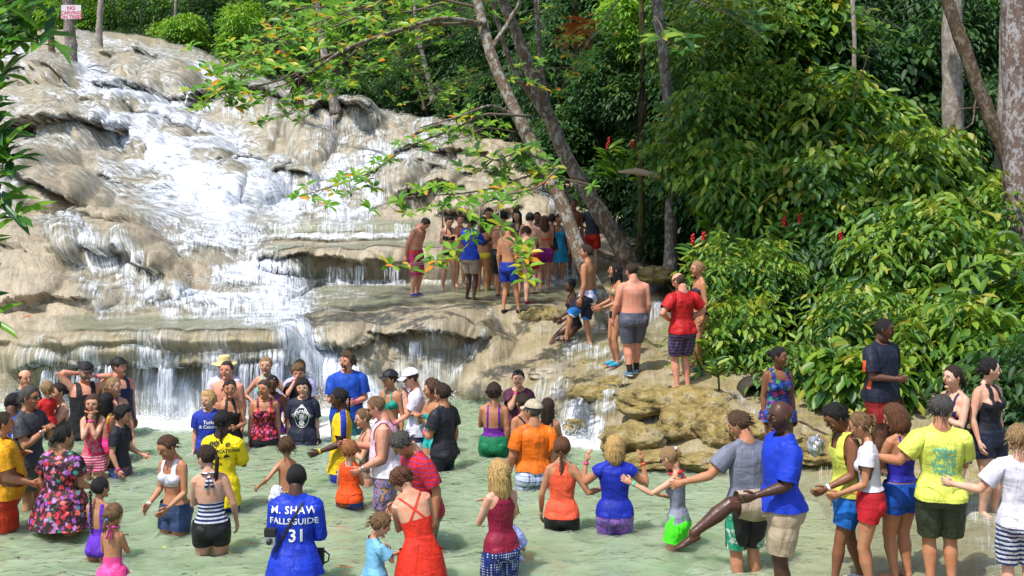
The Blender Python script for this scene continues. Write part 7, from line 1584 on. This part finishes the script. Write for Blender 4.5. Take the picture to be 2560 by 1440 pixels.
# -- almond branches with rosettes of large leaves
def rosette(root, p, n, lf, kd, g, axis=(0, -.3, .6), wr=.42):
    ax = np.asarray(axis, float); ax /= np.linalg.norm(ax); e1 = np.cross(ax, [0, 1, .2]); e1 /= np.linalg.norm(e1); e2 = np.cross(ax, e1); a0 = g.random() * 6.28
    P, Dn, U, L, Wd = [], [], [], [], []
    for k in range(n):
        a = a0 + k * 2.4; d = e1 * math.cos(a) + e2 * math.sin(a) + ax * (.12 + .35 * g.random()); l = lf * (.7 + .5 * g.random()); P.append(p + d * .01); Dn.append(d + np.array([0, 0, -.1])); U.append(ax + rdir(1, g)[0] * .3); L.append(l); Wd.append(l * wr)
    leaf_parts(np.array(P), np.array(Dn), np.array(U), np.array(L), np.array(Wd), LM[kd + '_o'], root)
def leafy_branch(label, pts, r0, r1, nros, lf, kd='almond', seed=0, spread=.35, n=6, twig=.5, m=None, cat='branch', t0=.15, wr=.42):
    g = np.random.default_rng(seed); PW = np.array(wp(*pts)); b = PW[0]; root = empty('branch', b, label=label, category=cat, group='leafy branches hanging over the falls')
    mb = MB(); V, F_ = trunk_mesh(PW, r0, r1, n=7, seed=seed, steps=30, wob=.04); mb.add(V - b, F_); kk = np.linspace(0, 1, len(PW))
    for i in range(nros):
        t = t0 + (1 - t0) * (i + g.random() * .6) / nros; t = min(t, 1); p = hermite(kk, PW, np.array([t]))[0]; q = 1 if i % 2 else -1
        e = p + np.array([g.normal() * spread * .7, g.normal() * spread * .6, q * spread * (.15 + .8 * g.random()) * (.8 if q < 0 else .55)]) * (twig / .5)
        if i == nros - 1: e = PW[-1]
        else: V, F_ = tube([p, (p + e) / 2 + np.array([0, 0, -.03]), e], [r1 * .9, r1 * .7, r1 * .5], 5); mb.add(V - b, F_)
        rosette(root, e - b, n, lf, kd, g, axis=(g.normal() * .3, -.35, .7), wr=wr)
    mb.obj('twig', m or M_TWIG, root); return root
leafy_branch('long low branch with bright rosettes reaching left across the falls', [(1330, 290, 131), (1230, 285, 134), (1130, 325, 138), (1020, 370, 143), (930, 430, 148), (850, 460, 151), (745, 492, 155)], .028, .008, 30, .21, seed=1, spread=.28)
leafy_branch('upper branch of yellow green rosettes above the falls', [(1215, 60, 128), (1090, 60, 131), (950, 95, 135), (820, 140, 140), (700, 200, 146), (600, 225, 150), (540, 235, 153)], .035, .009, 52, .25, seed=2, spread=.42)
leafy_branch('topmost branch spreading left under the upper edge', [(1200, 20, 126), (1050, -10, 129), (900, 20, 133), (760, 70, 138), (640, 120, 143), (560, 170, 147)], .035, .009, 50, .25, seed=3, spread=.42)
leafy_branch('thin twig drooping to a single rosette over the white water', [(640, 150, 146), (600, 205, 148), (550, 225, 150), (515, 255, 152), (490, 275, 153)], .012, .007, 6, .19, seed=4, spread=.15)
leafy_branch('drooping branch with orange tinted leaves over the dry fronds', [(900, 120, 138), (830, 180, 141), (770, 230, 144), (720, 285, 147), (665, 300, 149)], .018, .007, 16, .18, seed=5, spread=.3)
leafy_branch('branch with large grey green leaves in front of the leaning trunks', [(1500, 470, 138), (1420, 450, 141), (1330, 440, 144), (1240, 470, 148), (1140, 485, 152), (1040, 490, 155), (925, 522, 158)], .026, .007, 30, .21, 'almond', 6, .3)
leafy_branch('branch of broad leaves between the two leaning trunks', [(1400, 420, 140), (1360, 400, 142), (1300, 380, 145), (1240, 400, 148), (1190, 380, 150)], .02, .008, 16, .24, 'bush', 7, .32)
leafy_branch('branch with big leaves dangling in front of the bathers', [(1395, 420, 158), (1340, 470, 162), (1260, 490, 166), (1200, 520, 170), (1200, 570, 174), (1130, 640, 178), (1060, 655, 180), (975, 665, 182)], .020, .006, 17, .22, 'almond', 8, .22, n=5)
leafy_branch('hanging twig with yellow green leaves over the blue trunks', [(1260, 490, 166), (1250, 560, 170), (1268, 620, 175), (1300, 640, 177), (1318, 700, 180)], .012, .006, 8, .24, 'almond', 9, .16, n=5)
leafy_branch('branch with a few big leaves beside the trunk top, upper right', [(1640, 40, 150), (1680, 110, 152), (1705, 125, 153)], .012, .008, 3, .36, 'bush', 10, .2, n=6)
leafy_branch('branch of large leaves at the top centre right', [(1600, -40, 140), (1700, -10, 142), (1830, 40, 144), (1900, 90, 146)], .02, .009, 14, .30, 'bush', 11, .4)
leafy_branch('slim branch with paired leaves in the upper right shade', [(2130, 260, 130), (2170, 130, 132), (2210, 50, 133), (2260, 80, 134)], .014, .008, 8, .33, 'bush', 12, .35, n=4)
leafy_branch('twigs of yellow leaves in front of the leaning trunks, top centre', [(1340, -30, 120), (1350, 60, 122), (1400, 120, 124), (1450, 150, 125)], .016, .007, 14, .20, 'almond', 13, .4)
leafy_branch('small yellow and green leaved branch beside the first leaning trunk', [(1280, 160, 124), (1330, 180, 126), (1390, 170, 127), (1480, 170, 128)], .012, .006, 10, .17, 'almond', 14, .35)
leafy_branch('branch hanging over the far ledge with mid green leaves', [(1260, -30, 110), (1160, 20, 112), (1060, 60, 114), (960, 80, 116), (870, 60, 118)], .03, .01, 34, .20, 'almond', 15, .45)
leafy_branch('small almond bush in front of the slim trunks', [(1150, 330, 118), (1120, 250, 119), (1060, 190, 120), (1030, 150, 121)], .02, .008, 16, .17, 'bright', 16, .35)
leafy_branch('dense leafy branch along the top edge, left of the leaning trunks', [(1230, -60, 118), (1120, 0, 120), (1000, 30, 122), (880, 20, 124), (760, 20, 126), (650, 60, 128)], .03, .009, 50, .25, 'almond', 31, .5)
leafy_branch('yellow green branch hanging over the dry fronds', [(1190, 60, 112), (1080, 110, 114), (980, 150, 116), (880, 190, 118), (800, 230, 120)], .025, .008, 36, .23, 'almond', 32, .42)
leafy_branch('sunlit branch drooping left towards the rim bush', [(900, 40, 130), (780, 90, 133), (680, 130, 136), (600, 160, 138), (545, 190, 140)], .02, .007, 32, .23, 'almond', 33, .36)
leafy_branch('leafy branch in front of the slim leaning trunk', [(1240, 180, 108), (1160, 200, 110), (1090, 230, 112), (1010, 215, 114)], .02, .007, 24, .18, 'almond', 34, .4)
leafy_branch('branch with large leaves crossing the second leaning trunk', [(1560, -20, 118), (1500, 60, 120), (1440, 160, 122), (1400, 230, 124)], .018, .007, 16, .20, 'almond', 35, .42)
leafy_branch('leafy twigs over the right rim of the falls', [(1290, 330, 118), (1220, 320, 120), (1150, 345, 122), (1090, 340, 124)], .014, .006, 16, .17, 'bright', 36, .28)
# foreground leaves at the left edge, close to the camera
leafy_branch('close branch of long dark leaves in the upper left corner', [(-120, 100, 420), (-20, 90, 440), (50, 80, 450), (100, 110, 455)], .008, .004, 13, .26, 'near', 20, .10, n=5, t0=.0, wr=.27)
leafy_branch('close spray of long green leaves left of the sign', [(-120, -50, 420), (0, -40, 440), (90, -25, 450), (130, 0, 455)], .008, .004, 9, .24, 'near', 24, .06, n=4, t0=.2, wr=.27)
leafy_branch('close branch of pointed leaves hanging down the left edge', [(-60, -60, 440), (-30, 120, 440), (-25, 260, 445), (-20, 380, 450), (5, 420, 452)], .007, .003, 19, .23, 'near', 21, .09, n=5, wr=.27)
leafy_branch('close hanging twig with pointed leaves, middle of the left edge', [(-60, 300, 450), (-30, 420, 452), (0, 500, 455), (40, 545, 458)], .006, .003, 8, .22, 'near', 22, .06, n=5, wr=.25)
leafy_branch('few leaf tips poking in low at the left edge', [(-90, 560, 450), (-60, 640, 452), (-40, 730, 455), (-30, 800, 458)], .006, .003, 6, .19, 'near', 23, .04, n=3, wr=.25)

# -- dry and hanging palm fronds
def dead_frond(label, pts, ln, n, colr, w=.02, fan=1.0, seed=0, cat='palm frond'):
    g = np.random.default_rng(seed); PW = np.array(wp(*pts)); b = PW[0]; root = empty('palm_frond', b, label=label, category=cat); mb = MB(); V, F_ = trunk_mesh(PW, .018, .006, n=6, steps=16, wob=.0); mb.add(V - b, F_)
    mm = simple('frond_%d' % seed, colr, .8, .2); mb.obj('rachis', mm, root); kk = np.linspace(0, 1, len(PW)); tt = np.repeat(np.linspace(.1, 1, n), 2); P = hermite(kk, PW, tt); T_ = hermite(kk, PW, np.clip(tt + .02, 0, 1.02)) - P; T_ /= np.linalg.norm(T_, axis=1)[:, None]
    S = np.cross(T_, [0, 1, 0]); S /= np.linalg.norm(S, axis=1)[:, None]; q = np.tile([1, -1], n)[:, None]; D_ = T_ * .9 + S * q * fan + np.array([0, 0, -.45]) + g.normal(size=P.shape) * .12
    L = ln * (.6 + .5 * g.random(len(P))) * np.clip(1.3 - tt, .4, 1); leaf_obj('leaflets', P - b, D_, np.tile([0, -1., .2], (len(P), 1)), L, np.full(len(P), w), np.full(len(P), .5), mm, root, kind='stuff')
dead_frond('orange dried palm frond fanning out in the upper centre', [(1500, 50, 118), (1470, 60, 119), (1440, 75, 120), (1410, 100, 121)], .75, 26, (.55, .20, .04), .022, .9, 1)
dead_frond('brown dead frond hanging down along the palm stem', [(1608, 60, 108), (1606, 200, 109), (1600, 300, 110), (1590, 390, 111)], .9, 60, (.13, .095, .075), .012, .12, 2)
dead_frond('second dry frond left of the palm crown', [(1440, -20, 112), (1436, 60, 112), (1434, 130, 112)], .7, 34, (.17, .13, .10), .012, .15, 3)
dead_frond('skirt of dry fronds hanging over the middle ledge', [(940, 90, 72), (860, 130, 70), (800, 170, 68), (750, 230, 66)], 1.4, 60, (.10, .075, .05), .03, .5, 4)
dead_frond('dark dry fronds drooping at the rim of the falls', [(820, 140, 66), (770, 170, 66), (740, 210, 65), (735, 250, 65)], 1.3, 50, (.07, .05, .035), .03, .3, 5)
# curled palm sheath lying against the straight trunk
_sh = MB(); _p = wp((1545, 430, 122), (1590, 428, 122), (1640, 438, 122), (1655, 448, 122)); V, F_ = tube(_p, [(.02, .02), (.035, .07), (.03, .06), (.012, .02)], 8, (0, 1, 0)); _sh.add(V, F_)
_sh.obj('palm_sheath', simple('dry_sheath', (.34, .26, .17), .8), None, label='curled dry palm sheath lying level between the palm and the straight trunk', category='palm sheath')

# -- crowns of the tall trees, above the picture: they shade the right bank and the terrace
def canopy(label, cx_, cy_, cz_, r, n, seed, trunk=None):
    g = np.random.default_rng(seed); C = np.array([cx_, cy_, cz_]) + g.normal(size=(10, 3)) * np.array([r * .5, r * .5, r * .15]); R = np.full(10, r * .42)
    P, Dn, U, L, Wd, Ti = crown_leaves(C, R, n, 4, .42, .5, g=g, squash=.6); b = np.array([cx_, cy_, cz_]); root = empty('tree', b, label=label, category='tree', group='tall trees whose crowns spread above the picture'); leaf_obj('crown', P - b, Dn, U, L, Wd, Ti, LM['dark'], root)
    mb = MB(); V, F_ = trunk_mesh([b + np.array([.3, 1.0, -1.2]), b + np.array([.1, .3, .2]), b + np.array([0, 0, 1.0])], .12, .05, n=7, steps=10); mb.add(V - b, F_); mb.obj('trunk', B_BROWN, root)
canopy('high crown over the stream at the right', 1.8, 21.5, 12.5, 2.8, 700, 52)
canopy('high crown over the terrace bathers', -1.5, 25.5, 13.5, 2.6, 700, 55)
# ------------------------------------------------------------------ boulders of the lower right cascade and other single things
def mat_boulder():
    t = NT('mossy_boulder'); c = t.coord(); n1 = t.noise(c, 3.5, 6, .68, .3); n2 = t.noise(c, 14, 5, .7); v = t.voronoi(c, 5)
    cc = t.ramp(n1, [(.28, (.07, .055, .025)), (.40, (.22, .16, .05)), (.50, (.38, .28, .08)), (.60, (.42, .35, .20)), (.74, (.27, .30, .13))])
    cc = t.mix(t.ramp(n2, [(.5, 0), (.72, .6)]), cc, (.09, .06, .03))
    return t.done(t.prin(cc, t.ramp(n2, [(.3, .18), (.7, .5)]), .6, t.bump(t.math('ADD', t.math('MULTIPLY', n2, .8), t.math('SUBTRACT', n1, t.math('MULTIPLY', t.ramp(v, [(0, 1), (.12, 0)]), .4))), 1.0, .09)))
M_BOUL = mat_boulder()
def boulder(label, px, py, s, rx_, ry_, dp, seed, m=None, flat=.0):
    c = W(px, py, s); V, F_ = ellipsoid((0, 0, 0), (1, 1, 1), None, 44, 30); d = V.copy()
    a, b_ = rx_ / s, ry_ / s; n = np.zeros(len(V))
    for i, p in enumerate(V):
        q = Vector((p[0] * 1.1 + seed * 3.1, p[1] * 1.1, p[2] * 1.1)); n[i] = mnoise.fractal(q, .9, 2.1, 5) * .30 + abs(mnoise.noise(q * 2.3)) * .22 - max(0, mnoise.noise(q * 3.1 + Vector((7, 1, 2))) - .25) * .5
    V = V * (1 + n[:, None]); V[:, 2] = np.where(V[:, 2] > 0, V[:, 2] ** .8 if False else V[:, 2], V[:, 2]); V *= np.array([a, dp, b_])
    mb = MB(); mb.add(V, F_); o = mb.obj('boulder', m or M_BOUL, None, label=label, category='boulder', group='boulders of the lower right cascade'); o.location = tuple(c); return o
boulder('large ochre boulder with a pit, under the feet of the red polo man', 1640, 1005, 171, 95, 34, .40, 1)
boulder('long yellowish boulder sloping right below the blonde woman', 1760, 1010, 171, 95, 42, .5, 2)
boulder('round mossy boulder in the middle of the cascade', 1705, 1060, 178, 62, 44, .36, 3)
boulder('knobbly yellow boulder right of the round mossy one', 1800, 1075, 181, 60, 55, .36, 4)
boulder('brown boulder with white foam running down its left side', 1580, 1100, 182, 70, 38, .38, 5)
boulder('low flat greenish rock at the edge of the green water', 1640, 1150, 188, 80, 17, .35, 6)
boulder('low rock right of the flat greenish one', 1745, 1152, 190, 60, 18, .3, 7)
boulder('mossy block behind the bald guide', 1880, 1080, 185, 55, 36, .35, 8)
boulder('boulder at the lip of the small cascade below the trainers', 1500, 985, 160, 70, 22, .35, 9)
boulder('dark wet stone left of the seated woman', 1335, 800, 128, 38, 28, .25, 10)
boulder('rusty wet stone beside the seated woman', 1375, 790, 128, 26, 20, .2, 11)
boulder('grey mossy ledge stone beside the tattooed man', 2060, 1130, 196, 90, 32, .35, 12)
boulder('brown stone between the cascade and the plum tee', 1440, 1065, 167, 30, 16, .2, 13)
boulder('flat stone under the grey shorts man', 1560, 955, 156, 70, 14, .35, 14)
boulder('tan stone under the sandalled foot', 1380, 935, 147, 55, 20, .3, 15, M_ROCK)
boulder('small brown stone in the stream by the grey shorts', 1500, 905, 145, 40, 14, .2, 16)
boulder('mossy rock on the bank above the little fall', 1640, 690, 116, 60, 22, .35, 17)

# falling threads of water at the lips
def strands(label, segs, seed=0, n=300):
    g = np.random.default_rng(seed); V = []; Q_ = []; k = 7
    for (x0, y0, s0, x1, y1, s1, drop, amt) in segs:
        for i in range(int(n * amt)):
            t = g.random(); px = x0 + (x1 - x0) * t; py = y0 + (y1 - y0) * t; s = s0 + (s1 - s0) * t
            if fbm2(np.array([px / 26.0]), np.array([seed + y0]), 9, 2)[0] < .46 + .12 * g.random(): continue
            p = W(px, py + g.normal() * 2, s); p[1] -= .10 + g.random() * .14; h = drop * (.55 + .5 * g.random()) / s; w = (.004 + .011 * g.random() ** 2) * (1 + 40 / s * .6); b = len(V); out = .05 + .12 * g.random()
            for j in range(k):
                u = j / (k - 1); x = p[0] + math.sin(u * 5 + i) * .008; y = p[1] - out * u ** .5 * .9; z = p[2] - h * u ** 1.3; ww = w * (1 + .6 * math.sin(i + u * 9)) * (1 - .3 * u)
                V.append((x - ww, y, z)); V.append((x + ww, y + ww * .3, z))
            Q_ += [(b + 2 * j, b + 2 * j + 1, b + 2 * j + 3, b + 2 * j + 2) for j in range(k - 1)]
    link('water_threads', mesh_np('water_threads', V, [Q_], [M_STRAND]), kind='stuff', label=label)
strands('threads of falling water at the ledges of the falls', [
 (995, 850, 142, 1180, 860, 138, 140, 1.0), (250, 910, 157, 700, 905, 156, 110, 1.6), (700, 880, 155, 760, 900, 154, 120, .3), (100, 920, 154, 250, 930, 155, 90, .3),
 (810, 290, 62, 960, 300, 62, 110, .55), (560, 270, 57, 700, 268, 57, 60, .35), (722, 275, 58, 730, 275, 58, 80, .05), (100, 340, 68, 320, 350, 66, 60, .7), (270, 140, 43, 390, 150, 43, 60, .4), (260, 100, 38, 310, 105, 38, 25, .15), (360, 190, 50, 500, 190, 50, 50, .4),
 (740, 670, 107, 1010, 660, 106, 50, .45), (450, 560, 92, 1040, 560, 93, 40, .6), (330, 300, 60, 480, 330, 62, 90, .5), (1225, 790, 128, 1245, 800, 128, 60, .1), (1590, 750, 128, 1660, 755, 128, 80, .25), (1480, 700, 112, 1510, 705, 112, 60, .12)], 5, 320)
# spray thrown up where the water lands
def spray(segs, seed=1):
    g = np.random.default_rng(seed); V = []; F_ = []
    for (x0, y0, s0, x1, y1, s1, h, n) in segs:
        for i in range(n):
            t = g.random(); s = s0 + (s1 - s0) * t; p = W(x0 + (x1 - x0) * t, y0 + (y1 - y0) * t, s) + np.array([g.normal() * .08, -.1 - g.random() * .35, abs(g.normal()) * h]); r = .003 + .008 * g.random() ** 3; b = len(V)
            V += [tuple(p + np.array(q) * r) for q in ((1, 0, 0), (-1, 0, 0), (0, 1, 0), (0, -1, 0), (0, 0, 1.3), (0, 0, -1.3))]; F_ += [(b + a, b + c, b + d) for a, c, d in ((0, 2, 4), (2, 1, 4), (1, 3, 4), (3, 0, 4), (2, 0, 5), (1, 2, 5), (3, 1, 5), (0, 3, 5))]
    link('spray_drops', mesh_np('spray_drops', V, [F_], [simple('spray', (.85, .88, .92), .3)]), kind='stuff', label='spray thrown up where the falls land')
spray([(250, 1035, 157, 560, 1040, 157, .10, 1500), (650, 1025, 156, 900, 1015, 153, .22, 2600), (900, 1000, 150, 1150, 1000, 148, .10, 900), (1360, 1060, 164, 1500, 1090, 170, .08, 900), (420, 535, 88, 720, 535, 88, .18, 1800), (780, 530, 87, 900, 530, 87, .12, 700), (0, 1000, 151, 250, 1020, 155, .10, 700), (480, 700, 118, 720, 770, 128, .12, 1200)])

# sign on the tree at the top left
def sign():
    c = W(178, 30, 48.5); root = empty('sign', c, label='white sign with red letters reading NO CARVING nailed to a trunk', category='sign'); mb = MB(); V, F_ = box((0, 0, 0), (1.02, .03, .72)); mb.add(V, F_); mb.obj('board', simple('sign_white', (.62, .60, .66), .5), root, smooth=False)
    for txt, z in (('NO', .19), ('CARVING', -.05), ('ON TREES', -.27)):
        V, F_ = text_mesh(txt, .25 if txt != 'NO' else .27, .006); m2 = MB(); m2.add([(v[0], -.022, v[1] + z) for v in V], F_); m2.obj('lettering', simple('sign_red', (.55, .02, .06), .5), root, smooth=False)
sign()
# culvert pipe in the bank
def pipe():
    c = W(1893, 990, 172); root = empty('drain_pipe', c, label='old concrete drain pipe opening in the bank beside the tropical swimsuit', category='pipe'); n = 28; V = []; F_ = []
    for (r, y) in ((.17, 0), (.21, 0), (.22, .5), (.17, .5)):
        for k in range(n): a = 2 * math.pi * k / n; V.append((math.cos(a) * r, y - .05, math.sin(a) * r))
    for i in range(4): F_ += [(i * n + k, i * n + (k + 1) % n, ((i + 1) % 4) * n + (k + 1) % n, ((i + 1) % 4) * n + k) for k in range(n)]
    mb = MB(); mb.add(V, F_); mb.obj('pipe_ring', simple('old_concrete', (.055, .046, .034), .85, .2, 0, .6, 30), root); m2 = MB(); V, F_ = ellipsoid((0, .35, 0), (.17, .02, .17), None, 20, 6); m2.add(V, F_); m2.obj('bore_disc', simple('pipe_dark', (.01, .008, .006), .9), root)  # near-black disc closing the bore part way in
pipe()
# camera, its case and the plastic bag carried by the guide
def gadgets():
    hand_ = SH['base'].matrix_basis @ Vector(tuple(SH['wr'][1][0]))
    g_ = W(676, 1350, 268); r = empty('camera', g_, label='small silver and black camera hanging at the left side of the falls guide', category='camera'); mb = MB(); V, F_ = box((0, 0, .0), (.10, .07, .07)); mb.add(V, F_); mb.obj('camera_body', simple('camera_silver', (.42, .43, .45), .3, .6, .5), r, smooth=False)
    m2 = MB(); V, F_ = tube([(0, -.035, 0), (0, -.075, 0)], [.028, .026], 16); m2.add(V, F_); m2.obj('lens', M_LENS, r); m3 = MB(); V, F_ = box((0, .0, .075), (.105, .075, .065)); m3.add(V, F_); m3.obj('housing', M_BLACKP, r, smooth=False)
    g2 = W(797, 1392, 262); mb = MB(); V, F_ = box((0, 0, 0), (.10, .09, .15)); mb.add(V, F_); V, F_ = box((0, -.048, .03), (.08, .012, .07)); mb.add(V, F_); V, F_ = tube([(.05, 0, .06), (.10, 0, .02), (.09, 0, -.04), (.05, 0, -.06)], [.008] * 4, 6); mb.add(V, F_)
    o = mb.obj('camera_case', M_BLACKP, None, label='black belt case on the right hip of the falls guide', category='case', smooth=False); o.location = tuple(g2)
    def bag(label, c, sc_, m, seed):
        V, F_ = ellipsoid((0, 0, 0), (1, 1, 1), None, 20, 14)
        for i in range(len(V)):
            q = Vector(tuple(V[i] * 2.2)) + Vector((seed, 0, 0)); V[i] = V[i] * (1 + .35 * mnoise.noise(q) + .12 * mnoise.noise(q * 2.7))
        V[:, 2] *= 1.35; mb = MB(); mb.add(V * sc_, F_); o = mb.obj('plastic_bag', m, None, label=label, category='plastic bag', smooth=False); o.location = tuple(c)
    bag('crumpled clear plastic bag held at the left of the falls guide', W(692, 1240, 262), .07, simple('clear_bag', (.62, .64, .66), .15, .8), 3)
    bag('shiny silver plastic bag hanging in front of the tattooed man', W(2040, 1115, 258), .075, M_SILVER, 8)
gadgets()
# fallen leaves floating or stuck here and there
def litter():
    spots = [(803, 1224, 216, .09, (.15, .35, .03)), (405, 1381, 243, .06, (.55, .5, .03)), (1232, 770, 126, .07, (.6, .42, .02)), (1230, 842, 133, .07, (.6, .42, .02)), (1160, 762, 125, .06, (.5, .45, .1)), (80, 775, 138, .16, (.45, .08, .02)), (160, 800, 139, .08, (.5, .42, .03)), (1400, 1175, 194, .06, (.5, .45, .05)), (960, 665, 183, .15, (.75, .16, .02)), (640, 815, 146, .08, (.6, .5, .05)), (790, 612, 103, .08, (.55, .4, .05))]
    for i, (px, py, s, l, c) in enumerate(spots):
        p = W(px, py, s); z = max(ground(p[0], p[1], p[2] + .6), .0) + .075 if i != 8 else p[2]
        o = leaf_obj('fallen_leaf', np.array([[0, 0, 0.]]), np.array([[math.sin(i), -.4, .15]]), np.array([[0, -.3, 1.]]), np.array([l]), np.array([l * .45]), np.array([.5]), simple('fallen_leaf_%d' % i, c, .5), None, label=['bright green leaf floating near the boy in orange', 'yellow leaf floating by the striped halter woman', 'yellow leaf on the terrace lip', 'small yellow leaf below the terrace lip', 'pale leaf at the edge of the terrace', 'rust red leaf on the left rock mound', 'yellow leaf at the foot of the left mound', 'pale leaf floating behind the coral tank', 'orange leaf at the tip of the dangling branch', 'yellow leaf on the broad left ledge', 'yellow leaf on the second step'][i], category='leaf')
        o.location = (p[0], p[1], z)
litter()
